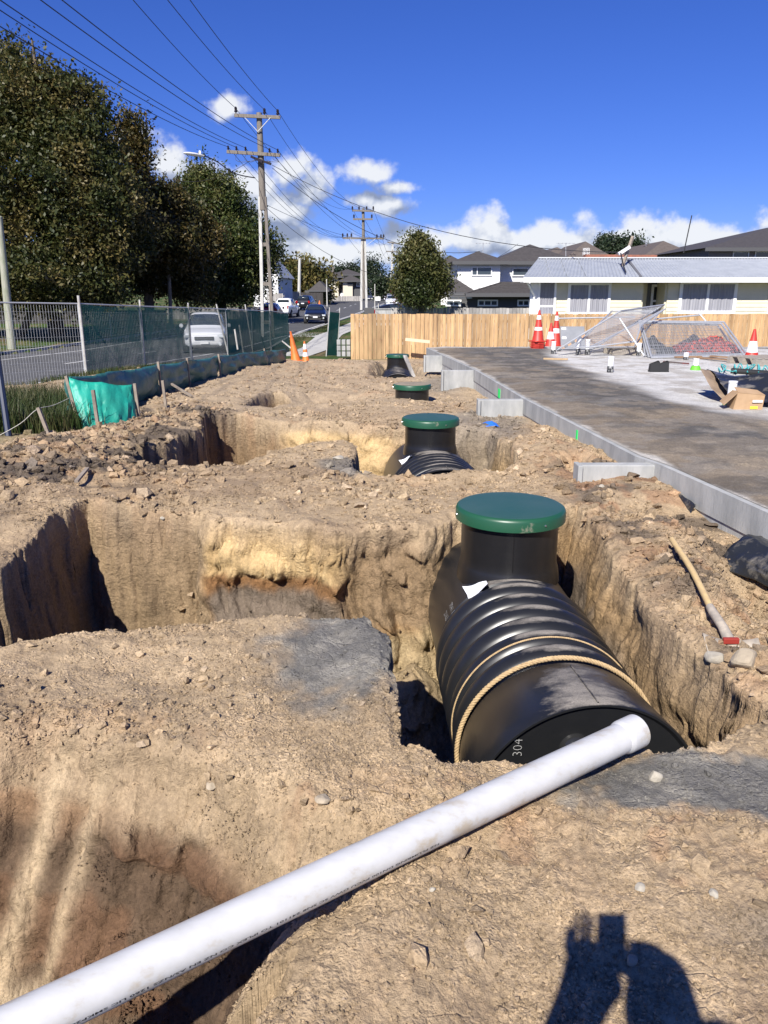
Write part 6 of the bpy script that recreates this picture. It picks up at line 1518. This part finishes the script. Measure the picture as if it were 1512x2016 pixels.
window(th, PD(646,0,149).x, PD(655,0,149).x, PD(0,560,149).z, PD(0,550,149).z, 149.3, .15); window(th, PD(677,0,148).x, PD(689,0,148).x, PD(0,562,148).z, PD(0,556,148).z, 147.9, .12, fm=M_DGREY); window(th, PD(696,0,148).x, PD(705,0,148).x, PD(0,564,148.6).z, PD(0,556,148.6).z, 148.5, .12)
t2_ = root('shop', 'low dark roofed shop with a blue board beyond the second power pole', 'shop', (PD(725,600,170).x,170,.5))
block(t2_,705,740,562,170,8,M_DGREY); block(t2_,722,736,567,169,1,M_WB); hip(t2_, PD(700,560,169).x, PD(742,560,169).x, 169, 180, PD(0,561,169).z, 1.6, .4, M_ROOFD, lines=0)
bb = PD(752,565,160); tag(MB().box((bb.x,160,bb.z), (2.2,.15,.75)).build('sign_board', mat('blue_sign', (.03,.12,.55), rough=.5, c2=(.3,.4,.7), ns=1.5, thr=(.55,.6))), 'blue signboard beside the street far away beneath the norfolk pine', 'sign')
sh2 = root('low_house', 'low dark gabled house behind the black parked car', 'house', (PD(615,600,118).x,118,0)); block(sh2,600,628,572,118,8,M_DGREY); hip(sh2, PD(598,0,118).x, PD(632,0,118).x, 118, 128, PD(0,572,118).z, 1.4, .4, M_ROOFD, lines=0)
# fences across the street
def lowfence(px0, px1, yt, D, m_, lab, D1=None, zb=-.7):
    a, b = PD(px0,yt,D), PD(px1,yt,D1 or D); paling_fence(a.x, b.x, D, D1 or D, a.z, zb, m_, lab, w=.22)
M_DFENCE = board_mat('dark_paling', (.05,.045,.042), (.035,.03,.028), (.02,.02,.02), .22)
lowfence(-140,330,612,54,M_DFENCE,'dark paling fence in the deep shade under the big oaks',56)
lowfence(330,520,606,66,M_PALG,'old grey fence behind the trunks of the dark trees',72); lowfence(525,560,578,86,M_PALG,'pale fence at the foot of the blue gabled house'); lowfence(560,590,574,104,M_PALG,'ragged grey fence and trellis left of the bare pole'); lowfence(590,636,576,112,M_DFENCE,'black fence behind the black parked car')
lowfence(655,712,583,145,M_PALG,'thin picket fence in front of the townhouses')

# ------------------------------------------------------------ poles and wires
M_POLE = mat('weathered_pole', (.13,.11,.09), rough=.85, c2=(.23,.205,.175), ns=6, stretch=(6,6,.4)); M_CPOLE = mat('concrete_pole', (.55,.54,.50), rough=.85, c2=(.42,.41,.38), ns=4, stretch=(3,3,.5)); M_INS = mat('insulator', (.025,.018,.018), rough=.3); M_MOSS = mat('mossy_pole', (.22,.25,.16), rough=.9, c2=(.40,.38,.32), ns=3, stretch=(4,4,.5))
INS = {}
def ins(o, p, s=1):
    MB().lathe([(.02*s,-.12*s),(.02*s,0),(.06*s,.01*s),(.06*s,.05*s),(.035*s,.07*s),(.05*s,.10*s),(.05*s,.14*s),(.03*s,.18*s),(0,.19*s)], 8, p).build('insulator', M_INS, o, smooth=True, world=True)
D1_ = 46; P1 = PD(510,222,D1_); base1 = hz0(P1.x,D1_)
p1o = root('power_pole', 'tall nearest power pole with twin concrete legs and two timber crossarms', 'power pole', (P1.x,D1_,base1))
zs = PD(510,395,D1_).z
MB().cyl((P1.x,D1_,zs-.5), (P1.x,D1_,P1.z), .20, .15, 12).build('pole_top', M_POLE, p1o, smooth=True, world=True)
for s in (-1,1):
    MB().add(*(lambda m: (m.V, m.F))(MB().bar((P1.x+s*.32,D1_,base1-.2), (P1.x+s*.14,D1_,zs+.2), .17, .24, up=(0,1,0)))).build('leg', M_CPOLE if s < 0 else M_POLE, p1o, world=True)
z = base1+.9
while z < zs-.3:
    w = .62-.36*(z-base1)/(zs-base1); MB().box((P1.x,D1_,z), (w,.20,.20)).build('rung', M_POLE, p1o, world=True); z += 2.15
arm1 = [PD(463,229,D1_),PD(553,233,D1_)]; arm2 = [PD(448,300,D1_),PD(553,307,D1_)]
MB().bar(arm1[0]+Vector((0,-.22,0)), arm1[1]+Vector((0,-.22,0)), .12, .17).build('crossarm', M_POLE, p1o, world=True); MB().bar(arm2[0]+Vector((0,-.22,0)), arm2[1]+Vector((0,-.22,0)), .12, .17).build('crossarm', M_POLE, p1o, world=True)
for px in (484,534): MB().bar(PD(px,234,D1_)+Vector((0,-.30,0)), PD(509,261,D1_)+Vector((0,-.25,0)), .06, .03).build('brace', M_GALV, p1o, world=True)
ups = [PD(466,226,D1_),PD(522,229,D1_),PD(548,231,D1_)]; los = [PD(451,299,D1_),PD(467,300,D1_),PD(485,301,D1_),PD(532,304,D1_),PD(548,305,D1_)]
for p in ups: ins(p1o, p+Vector((0,-.22,.08)), 1.5)
for p in los: ins(p1o, p+Vector((0,-.22,.08)), 1.1)
for i, (a, b) in enumerate([((500,312),(536,326)),((496,310),(520,322))]): MB().bar(PD(*a,D1_)+Vector((0,-.3,0)), PD(*b,D1_)+Vector((0,-.5,0)), .12, .12).build('bracket', M_INS, p1o, world=True)
# street lamp
lp = root('street_lamp', 'street lamp with flat white head on a long curved arm from the nearest pole', 'street lamp', PD(502,350,D1_))
MB().tube(sm([PD(502,350,D1_-.2),PD(478,346,45.2),PD(455,338,44.4),PD(430,320,43.4),PD(408,309,42.6),PD(398,307,42.2)],5), .03, 7).build('arm', M_INS, lp, smooth=True, world=True)
hA, hB = PD(400,307,42.2), PD(362,301,40.8); dd = (hB-hA).normalized(); m = MB(); m.lathe([(0,0),(.10,.02),(.13,.3),(.17,.6),(.16,.95),(.09,1.22),(0,1.28)], 14, (0,0,0), (0,1,0)); L_h = (hB-hA).length
M_ = Matrix((Vector((dd.y,-dd.x,0)).normalized(), dd, Vector((0,0,1)))).transposed(); m.V = [tuple(hA+M_@Vector((v[0],v[1]/1.28*L_h,v[2]*.5))) for v in m.V]; m.build('lamp_head', M_FRAME, lp, smooth=True, world=True); MB().cyl(PD(394,305,42.1)+Vector((0,0,.05)), PD(394,301,42.1)+Vector((0,0,.1)), .06, n=10).build('photocell', M_FRAME, lp, world=True)
D2_ = 98; P2 = PD(715,410,D2_); base2 = float(zr(98)); p2o = root('power_pole', 'second power pole, white concrete below and dark timber above, three crossarms', 'power pole', (P2.x,D2_,base2))
zm = PD(715,470,D2_).z
for s in (-1,1): MB().bar((P2.x+s*.34,D2_,base2-.2), (P2.x+s*.16,D2_,zm), .28, .3, up=(0,1,0)).build('leg', M_CPOLE, p2o, world=True)
MB().cyl((P2.x,D2_,zm-7), (P2.x,D2_,P2.z), .24, .16, 8).build('pole_top', M_INS if False else M_POLE, p2o, world=True)
for i, (a, b) in enumerate([((694,415),(735,416)),((695,432),(734,432)),((675,469),(755,470))]):
    MB().bar(PD(*a,D2_)+Vector((0,-.3,0)), PD(*b,D2_)+Vector((0,-.3,0)), .16, .2).build('crossarm', M_POLE, p2o, world=True)
for px, py in [(694,413),(707,413),(722,413),(735,413),(697,429),(732,429),(675,466),(684,466),(692,466),(742,468),(750,468),(755,468)]: ins(p2o, PD(px,py,D2_)+Vector((0,-.3,0)), 2)
for a, b in (((690,470),(706,481)),((740,470),(722,483))): MB().bar(PD(*a,D2_)+Vector((0,-.4,0)), PD(*b,D2_)+Vector((0,-.3,0)), .08, .05).build('brace', M_GALV, p2o, world=True)
D3_ = 170; P3 = PD(773,476,D3_); p3o = root('power_pole', 'third power pole in the distance beside the bushy tree', 'power pole', (P3.x,D3_,.7)); MB().bar((P3.x-.4,D3_,.5), (P3.x,D3_,P3.z), .42, .4, up=(0,1,0)).build('pole', M_CPOLE, p3o, world=True)
for a, b in [((763,477),(786,480)),((760,495),(784,496))]: MB().bar(PD(*a,D3_)+Vector((0,-.3,0)), PD(*b,D3_)+Vector((0,-.3,0)), .2, .22).build('crossarm', M_POLE, p3o, world=True)
def simple_pole(px0, py0, px1, py1, D, r, m_, lab, arm=None, name='utility_pole'):
    a = PD(px0,py0,D); b = PD(px1,py1,D); b.z = min(b.z, hz0(b.x,b.y)); o = root(name, lab, 'pole', b); MB().cyl(b, a, r, r*.75, 12).build('pole', m_, o, smooth=True, world=True)
    if arm: MB().bar(PD(px0-arm,py0+4,D), PD(px0+arm,py0+4,D), r*.8, r*.8).build('crossarm', M_POLE, o, world=True)
    else: MB().lathe([(r*.78,0),(r*.8,.06),(r*.5,.1),(0,.11)], 10, a).build('cap', m_, o, world=True)
    return o
simple_pole(-2,430,24,688,35.5,.19,M_MOSS,'mossy leaning wooden pole at the left edge across the street')
simple_pole(327,425,334,603,49,.13,M_POLE,'slim pole half hidden among the leaves of the big trees')
simple_pole(590,510,588,592,105,.24,M_CPOLE,'bare pale pole beside the black parked car')
simple_pole(630,517,632,577,150,.20,M_CPOLE,'leaning pole in front of the black townhouse roof',3); simple_pole(656,524,655,588,150,.20,M_POLE,'dark pole between the cream townhouse walls',3); simple_pole(643,551,644,597,112,.09,M_CPOLE,'thin white sign post on the far verge'); simple_pole(738,562,738,640,60,.045,M_CPOLE,'thin white post at the edge of the footpath')
simple_pole(745,586,745,645,56,.04,M_CPOLE,'thin post carrying the small street sign'); tag(MB().box(tuple(PD(744,588,55.8)), (.35,.03,.28)).build('street_sign', M_FRAME), 'small pale street sign on the thin post', 'sign')
simple_pole(749,540,748,592,165,.13,M_CPOLE,'thin distant pole beside the blue signboard'); simple_pole(762,543,761,590,165,.13,M_CPOLE,'thin distant pole between signboard and parked cars')
M_WIRE = mat('wire', (.018,.018,.022), rough=.5)
def wire(A, B, sag, lab, r=.013, n=20, grp='overhead wires'):
    A = Vector(A); B = Vector(B); pts = [A.lerp(B,i/n)-Vector((0,0,4*sag*(i/n)*(1-i/n))) for i in range(n+1)]
    tag(MB().tube(pts, r, 5, False).build('overhead_wire', M_WIRE, None, smooth=True), lab, 'wire', grp)
def wire3(A, px, py, Dm, lab, r=.014, end=-14, s=.0016):       # through A and the sight point, with natural sag, on to a pole behind the camera
    A = Vector(A); Mp = PD(px,py,Dm); L = A.y-end; tM = (A.y-Dm)/L
    # z(t) = A + b t + c t^2 ; c from sag
    c = s*L*L; pts = []
    bz = (Mp.z-A.z-c*tM*tM)/tM; bx = (Mp.x-A.x)/tM
    for i in range(41):
        t = i/40; pts.append(Vector((A.x+bx*t, A.y-L*t, A.z+bz*t+c*t*t)))
    tag(MB().tube(pts, r, 5, False).build('overhead_wire', M_WIRE, None, smooth=True), lab, 'wire', 'overhead wires')
off = Vector((0,-.22,.28))
for p, px, lab in zip(ups, (262,330,374), ('high wire from the left insulator of the top crossarm toward the camera','high wire from the middle insulator of the top crossarm toward the camera','high wire from the right insulator of the top crossarm toward the camera')): wire3(p+off, px, 0, 27.5, lab)
for p, px, py, Dm, lab in zip(los, (0,0,0,80,122), (52,20,0,0,0), (21,21.5,20,20,20), ('lowest wire crossing the oak from the left end of the lower crossarm','wire from the second insulator of the lower crossarm toward the camera','wire from the third insulator of the lower crossarm toward the camera','wire from the fourth insulator of the lower crossarm toward the camera','wire from the right end of the lower crossarm toward the camera')): wire3(p+Vector((0,-.22,.22)), px, py, Dm, lab)
tops2 = [PD(694,411,D2_),PD(708,411,D2_),PD(735,411,D2_)]
for p, q, lab in zip(ups, tops2, ('left','middle','right')): wire(p+off, q, 1.6, lab+' wire of the three running from the top crossarm to the second pole', .013)
for p, q, lab in zip(los, [PD(676,466,D2_),PD(684,466,D2_),PD(692,466,D2_),PD(742,467,D2_),PD(752,467,D2_)], ('leftmost','second','third','fourth','rightmost')): wire(p+Vector((0,-.22,.22)), q, 1.5, lab+' wire of the five running from the lower crossarm to the second pole', .013)
for i, (q, r_) in enumerate(zip(tops2, [PD(764,476,D3_),PD(774,476,D3_),PD(785,479,D3_)])): wire(q, r_, 2.0, ['left','middle','right'][i]+' wire of the three strung between the second and third poles', .018)
for i, (q, r_) in enumerate(zip([PD(684,466,D2_),PD(742,467,D2_),PD(752,467,D2_)], [PD(761,494,D3_),PD(776,494,D3_),PD(783,495,D3_)])): wire(q, r_, 2.2, ['left','middle','right'][i]+' lower wire strung between the second and third poles', .018)
sv = PD(536,325,D1_-.5)
wire(sv, PD(1228,497,D+1.6), 1.1, 'upper service wire dropping from the nearest pole to the yellow house', .016); wire(sv+Vector((0,0,-.15)), PD(950,494,D2+4), 1.5, 'service wire dropping from the nearest pole to the white house', .016)
wire(PD(518,400,D1_), PD(742,470,D2_), .6, 'slack service wire from the pole middle to the wide crossarm', .013); wire(PD(518,403,D1_), PD(1020,480,D2+6), 3.2, 'lower slack service wire sagging past the second pole', .013)
wire(PD(-4,366,39), PD(330,352,49), .35, 'faint service wire crossing in front of the oak foliage', .012); wire(PD(490,318,D1_), PD(330,352,49), .5, 'short service wire from the nearest pole into the trees', .012)
# loops hanging below the lower arm
for i, px in enumerate((470,488,528,543)): MB().tube(sm([PD(px,302,D1_)+Vector((0,-.3,0)),PD(px-3,316,D1_)+Vector((0,-.5,0)),PD(px+8,322,D1_)+Vector((0,-.5,0)),PD(505,318,D1_)+Vector((0,-.4,0))],4), .012, 4).build('jumper_lead', M_WIRE, p1o, world=True)
# yellow sign
ys_ = PD(213,602,43); o = root('warning_sign', 'yellow square roadside sign showing over the fence in front of the trees', 'sign', (ys_.x,43,-.6)); MB().box(tuple(ys_), (.66,.03,.72)).build('sign_face', mat('sign_yellow', (.80,.62,.01), rough=.5), o, world=True); MB().cyl((ys_.x,43.05,-.7),(ys_.x,43.05,ys_.z), .03, n=8).build('post', M_GALV, o, world=True)
# ------------------------------------------------------------ vehicles (front towards -y)
M_TYRE = mat('tyre', (.012,.012,.013), rough=.8); M_RIM = mat('rim', (.35,.36,.37), rough=.35, metal=.8); M_CGLASS = mat('car_glass', (.02,.028,.035), rough=.04, spec=.9); M_PLASTIC = mat('grey_plastic', (.04,.04,.042), rough=.6)
M_HEAD = mat('headlight_glass', (.55,.58,.60), rough=.1, spec=.8); M_TAIL = mat('tail_light', (.35,.01,.01), rough=.2); M_PLATE = mat('number_plate', (.72,.72,.72), rough=.5)
def paint(name, c): return mat(name, c, rough=.3, coat=.8, spec=.5)
def car(loc, rz, paint_, label, L=4.6, W=1.82, H=1.70, kind='suv', back=False, lights=True, group=None, name='car'):
    o = root(name, label, 'car', loc, rz, group)
    belt = H*.60; gc = .24
    # stations: y, halfwidth, z bottom, z shoulder(belt), roof z (None for bonnet), roof halfwidth
    if kind == 'ute':
        S = [(-L/2,.78,.42,.80,.82,.70),(-L/2+.12,.88,.30,.95,.98,.76),(-L*.30,.95,.26,1.02,1.10,.80),(-L*.235,.95,.26,1.06,1.14,.78),(-L*.10,.95,.26,1.08,H-.04,.66),(-L*.02,.95,.26,1.08,H,.68),(L*.10,.95,.26,1.08,H-.01,.68),(L*.155,.95,.26,1.08,H-.10,.66),(L*.165,.95,.26,1.08,1.12,.86),(L*.44,.94,.30,1.08,1.11,.86),(L/2-.04,.93,.40,1.06,1.09,.85),(L/2,.90,.46,1.04,1.06,.83)]
    elif kind == 'hatch':
        S = [(-L/2,.70,.38,.60,.62,.60),(-L/2+.12,.86,.24,.74,.78,.70),(-L*.33,.93,.22,.86,.93,.76),(-L*.24,.94,.22,.92,1.00,.76),(-L*.07,.94,.22,.96,H-.06,.62),(L*.03,.94,.22,.98,H,.64),(L*.22,.94,.22,1.0,H-.02,.63),(L*.36,.93,.24,1.0,H-.16,.60),(L*.45,.90,.28,.98,1.08,.70),(L/2,.82,.40,.86,.90,.70)]
    else:
        S = [(-L/2,.72,.42,.74,.76,.62),(-L/2+.10,.86,.28,.88,.92,.72),(-L*.34,.94,.24,1.00,1.06,.78),(-L*.255,.95,.24,1.04,1.12,.78),(-L*.10,.95,.24,1.06,H-.06,.66),(-L*.0,.95,.24,1.07,H-.01,.69),(L*.20,.95,.24,1.08,H,.69),(L*.38,.94,.25,1.08,H-.07,.66),(L*.455,.92,.30,1.05,1.20,.74),(L/2,.88,.42,.96,1.0,.74)]
    k = W/1.9; m = MB(); n = 14; vs = []
    for (y, w, zb, zs, zr_, wr) in S:
        w *= k; wr *= k; half = [(0,zb),(w*.86,zb),(w*.98,zb+.10),(w,zb+(zs-zb)*.45),(w*.985,zs-.05),(w*.93,zs),(wr,zr_-.05 if zr_-zs > .15 else zr_-.01),(wr*.72,zr_),(0,zr_+.012)]
        vs.append(half)
    nh = len(half); V = []
    for (y, *_), h in zip(S, vs):
        V += [(x,y,z) for x, z in h]+[(-x,y,z) for x, z in reversed(h[1:-1])]
    nr = 2*nh-2; F = [(i*nr+j, i*nr+(j+1) % nr, (i+1)*nr+(j+1) % nr, (i+1)*nr+j) for i in range(len(S)-1) for j in range(nr)]+[tuple(range(nr)), tuple(reversed(range((len(S)-1)*nr, len(S)*nr)))]
    m.add(V, F); b = m.build('body', paint_, o, smooth=True); sd_ = b.modifiers.new('s','SUBSURF'); sd_.levels = sd_.render_levels = 1
    # glass laid just proud of the cabin
    def P(i, j, s=1, t=0):     # point on station i ring j
        y = S[i][0]; x, z = vs[i][j]; return Vector((s*x, y, z))
    def gl(name_, a, b_, c, d, ins_=.12, off=.014):
        c0_ = (a+b_+c+d)/4; nn = (b_-a).cross(d-a).normalized()
        if nn.dot(c0_-Vector((0,c0_.y,.7))) < 0 and abs(nn.x) > .5: nn = -nn
        if abs(nn.x) <= .5 and nn.z < 0: nn = -nn
        q = [p.lerp(c0_, ins_)+nn*off for p in (a,b_,c,d)]; MB().quad(*q).build(name_, M_CGLASS, o, thick=.01)
    cab0 = 3; cabF = 4; last = len(S)-3 if kind != 'ute' else 7
    def shield(name_, ia, ib, off, t0=.08, t1=.90):
        V = []
        for t in (t0, t1):
            for j, s_ in ((6,-1),(7,-1),(8,1),(7,1),(6,1)):
                q = P(ia,j,s_).lerp(P(ib,j,s_), t); q.x *= .93; V.append(q+Vector((0,off,.022)))
        MB().add(V, [(i,i+1,i+6,i+5) for i in range(4)]).build(name_, M_CGLASS, o, thick=.01, smooth=True)
    shield('windscreen', cab0, cabF, -.03)
    if kind != 'ute': shield('rear_window', len(S)-2, len(S)-3, .03, .25 if kind == 'suv' else .1)
    else: gl('rear_window', Vector((-.6*k,L*.172,1.2)), Vector((.6*k,L*.172,1.2)), Vector((.55*k,L*.160,H-.16)), Vector((-.55*k,L*.160,H-.16)), .03, .02)
    for s in (-1,1):
        gl('side_window', P(cab0,5,s).lerp(P(cabF,5,s),.35), P(cabF+1,5,s), P(cabF+1,6,s), P(cabF,6,s), .10, .02)
        gl('side_window', P(cabF+1,5,s), P(last-1 if kind != 'ute' else last,5,s), P(last-1 if kind != 'ute' else last,6,s), P(cabF+1,6,s), .08, .02)
        MB().lathe([(0,-.05),(.08,-.04),(.10,.03),(.05,.06),(0,.06)], 8, (s*(W/2+.12), S[3][0]+.35, S[3][3]+.12), (0,1,0)).build('mirror', paint_, o, smooth=True)
    wr_ = .34 if kind != 'hatch' else .31
    for s in (-1,1):
        for y in (-L*.31, L*.30):
            MB().cyl((s*(W/2-.20),y,wr_), (s*(W/2+.004),y,wr_), wr_+.07, n=24).build('wheel_arch', M_PLASTIC, o, smooth=True)
            wheel = MB().lathe([(wr_*.62,.0),(wr_-.02,.0),(wr_,.04),(wr_,.18),(wr_-.02,.22),(wr_*.62,.22)], 24, (s*(W/2-.18) if s > 0 else -(W/2+.03)+.0-.01,y,wr_), (1,0,0)).build('wheel', M_TYRE, o, smooth=True)
            MB().lathe([(0,0),(wr_*.2,.02),(wr_*.55,-.01),(wr_*.64,.02)], 16, (s*(W/2+.035),y,wr_), (s,0,0)).build('rim', M_RIM, wheel, smooth=True)
        zh = S[1][3]-.12; 
        MB().box((s*W*.36, -L/2+.08, zh), (W*.20,.14,.13), rz=-s*.35).build('headlight', M_HEAD, o, bevel=.03)
        MB().box((s*W*.40, L/2-.10, S[-2][3]-.10), (W*.13,.16,.28), rz=s*.3).build('tail_light', M_TAIL, o, bevel=.03)
        MB().cyl((s*W*.36,-L/2-.02,.42), (s*W*.36,-L/2+.06,.42), .06, n=10).build('fog_light', M_HEAD, o)
    zg_ = S[0][3]-.06
    MB().box((0,-L/2-.012,zg_), (W*.44,.05,.13)).build('grille', M_PLASTIC, o, bevel=.01); MB().box((0,-L/2-.03,zg_+.0), (W*.42,.03,.02)).build('grille_bar', M_RIM, o)
    MB().box((0,-L/2-.005,.34), (W*.52,.06,.10)).build('air_intake', M_PLASTIC, o, bevel=.01); MB().box((0,-L/2-.04,.50), (.36,.02,.12)).build('number_plate', M_PLATE, o); MB().box((0,L/2+.025,.70 if kind == 'ute' else .8), (.36,.02,.12)).build('number_plate', M_PLATE, o)
    return o
def ground_at(px, D, rd=True): x = PD(px,600,D).x; return (x, D, float(zr(D))+.005)
WHT = paint('white_car_paint', (.74,.75,.76)); BLK_ = paint('black_car_paint', (.008,.009,.012)); REDP = paint('red_car_paint', (.42,.012,.018)); SIL = paint('silver_car_paint', (.42,.43,.45))
car(ground_at(403,36), R(6)+R(4), WHT, 'large white four wheel drive driving towards the camera behind the net fence', 4.6, 1.85, 1.74, 'suv')
car(ground_at(621,64), R(4), BLK_, 'black hatchback coming towards the camera in the open lane', 4.3, 1.78, 1.46, 'hatch')
car(ground_at(533,69), R(180), REDP, 'red car parked across the street behind the nearest power pole', 4.4, 1.78, 1.50, 'hatch')
car(ground_at(562,77), R(180-6), WHT, 'white pickup parked across the street seen from behind', 5.3, 1.9, 1.80, 'ute', name='pickup')
car(ground_at(603,98), R(180-5), BLK_, 'black four wheel drive parked ahead of the white pickup', 4.7, 1.9, 1.74, 'suv')
car(ground_at(678,152), R(180-5), WHT, 'white four wheel drive parked by the townhouses in the distance', 4.6, 1.85, 1.66, 'suv')
car((PD(771,605,112).x,112,PD(771,605,112).z), R(2), WHT, 'nearest white car of the three parked beside the third pole', 4.6, 1.85, 1.70, 'suv')
car((PD(769,597,138).x,138,PD(769,596,138).z), R(2), SIL, 'middle car of the three parked beside the third pole', 4.5, 1.8, 1.55, 'hatch')
car((PD(762,588,165).x,165,PD(762,586,165).z), R(2), WHT, 'farthest white van-like car of the three parked beside the third pole', 4.8, 1.9, 1.9, 'suv')
car((PD(732,588,175).x,175,PD(732,584,175).z), R(180), SIL, 'small pale car far away beyond the second power pole', 4.4, 1.8, 1.5, 'hatch')
car((PD(-115,700,31).x,31,float(zr(31))), R(180-12), REDP, 'red car just leaving the frame at the left edge', 4.4, 1.8, 1.5, 'hatch')
car((PD(790,600,60).x,60,-.6), R(95), BLK_, 'dark car half hidden behind the bushy tree', 4.4, 1.8, 1.45, 'hatch')
# roadside bits
for px, py, D, w, lab in [(648,607,112,.25,'small orange marker on the far verge')]:
    p = PD(px,597,112); tag(MB().lathe([(.22,0),(.2,.05),(.05,.7),(0,.72)], 10, (PD(629,597,112).x,112,float(zr(112))+.1)).build('road_cone', M_CORG), lab, 'cone')
o = root('letterboxes', 'low concrete block wall by the parked white cars at the grey fence', 'wall', PD(770,618,50)); MB().box((PD(768,612,50).x,50,PD(768,612,50).z-.4), (1.9,.25,1.0)).build('wall', M_CONC2, o, world=True); MB().box((PD(768,612,50).x,50,PD(768,612,50).z+.12), (2.0,.35,.06)).build('coping', M_CONC, o, world=True)
tag(MB().box((PD(727,614,58).x,58,PD(727,614,58).z-.2), (.75,.5,1.0)).build('utility_cabinet', M_DGREY, bevel=.03), 'dark green roadside cabinet beside the second power pole', 'cabinet')

# ------------------------------------------------------------ the photographer, whose shadow lies on the ground
def skin(name, pts, edges, mat_, parent, sub=2, rt=0):
    me = bpy.data.meshes.new(name); me.from_pydata([p[:3] for p in pts], edges, []); o = bpy.data.objects.new(name, me); col.objects.link(o); o.parent = parent
    md = o.modifiers.new('skin','SKIN'); 
    if not me.skin_vertices: 
        pass
    for v, p in zip(me.skin_vertices[0].data, pts):
        r = p[3]; v.radius = (r, r) if not isinstance(r, tuple) else r
    me.skin_vertices[0].data[rt].use_root = True
    md.use_smooth_shade = True; s = o.modifiers.new('sub','SUBSURF'); s.levels = s.render_levels = sub
    me.materials.append(mat_); return o
M_SKIN = mat('skin', (.45,.27,.19), rough=.55); M_SHIRT = mat('work_shirt', (.02,.03,.06), rough=.9); M_TROU = mat('work_trousers', (.03,.03,.035), rough=.9); M_BOOT = mat('boot', (.06,.04,.03), rough=.8); M_HAIR = mat('hair', (.03,.02,.012), rough=.7)
pe = root('person', 'photographer in dark work clothes whose shadow with raised phone falls on the soil', 'person', (.04,-.72,-.05))
gz = -.05
B = [(.04,-.68,.95,(.17,.12)),(.04,-.70,1.18,(.16,.12)),(.03,-.70,1.40,(.19,.12)),(.02,-.67,1.50,.065),(.01,-.64,1.57,.085),(.01,-.62,1.66,.10),(.01,-.63,1.74,.07),
     (-.16,-.70,1.42,.07),(-.24,-.46,1.16,.06),(-.185,-.14,1.14,.055),(-.105,-.085,1.33,.052),(-.085,-.065,1.42,.055),
     (.22,-.68,1.42,.075),(.30,-.42,1.12,.075),(.135,-.17,1.10,.10),(.098,-.085,1.30,.078),(.055,-.052,1.395,.068),
     (-.05,-.70,.88,.095),(-.07,-.70,.50,.070),(-.08,-.72,.08,.048),(-.08,-.58,.00,.038),
     (.14,-.70,.88,.095),(.16,-.70,.50,.070),(.17,-.72,.08,.048),(.17,-.58,.00,.038),(-.01,-.060,1.395,.045),(-.110,-.055,1.475,.045),(.035,-.05,1.435,.055),(.105,-.055,1.40,.05)]
E_ = [(0,1),(1,2),(2,3),(3,4),(4,5),(5,6),(2,7),(7,8),(8,9),(9,10),(10,11),(2,12),(12,13),(13,14),(14,15),(15,16),(0,17),(17,18),(18,19),(19,20),(0,21),(21,22),(22,23),(23,24),(10,25),(11,26),(16,27),(15,28)]
skin('body', B, E_, M_SHIRT, None).parent = pe
for c in pe.children:
    if c.name.startswith('body'): c.location = (-.04,.72,.05)
def finger(parent, pts, r=.0095):
    P = [(*p, r*(1-.08*i)) for i, p in enumerate(pts)]
    f = skin('finger', P, [(i,i+1) for i in range(len(P)-1)], M_SKIN, parent, 1); f.location = (-.04,.72,.05)
# left hand, open fingers beside the phone
for i, (dx, h_) in enumerate(((-.142,.045),(-.128,.085),(-.108,.095),(-.090,.080))):
    finger(pe, [(dx*.8-.01,-.06,1.42),(dx,-.055,1.45),(dx+.002,-.045,1.45+h_*.5),(dx+.006,-.03,1.45+h_)])
finger(pe, [(-.10,-.06,1.42),(-.085,-.05,1.435),(-.070,-.035,1.44)], .010)
# right hand wrapped round the edge of the phone
for i in range(4): finger(pe, [(.10,-.05,1.435-i*.02),(.075,-.022,1.43-i*.02),(.045,-.016,1.43-i*.02),(.020,-.017,1.43-i*.02)])
finger(pe, [(.085,-.06,1.42),(.05,-.07,1.44),(.02,-.055,1.455)], .010)
MB().lathe([(0,-.02),(.09,0),(.105,.06),(.10,.12),(.06,.17),(0,.185)], 20, (-.03,.08,1.66)).build('hair', M_HAIR, pe, smooth=True)
# phone
ph = root('phone', 'dark phone held upright by the photographer', 'phone', (0,-.012,1.5)); ph.rotation_euler = (-TH,0,0)
MB().box((-.024,-.004,-.058), (.076,.008,.150)).build('case', M_PLASTIC, ph, bevel=.004)
MB().box((-.024,-.0085,-.058), (.070,.001,.142)).build('screen', mat('screen', (.02,.02,.025), rough=.1), ph)
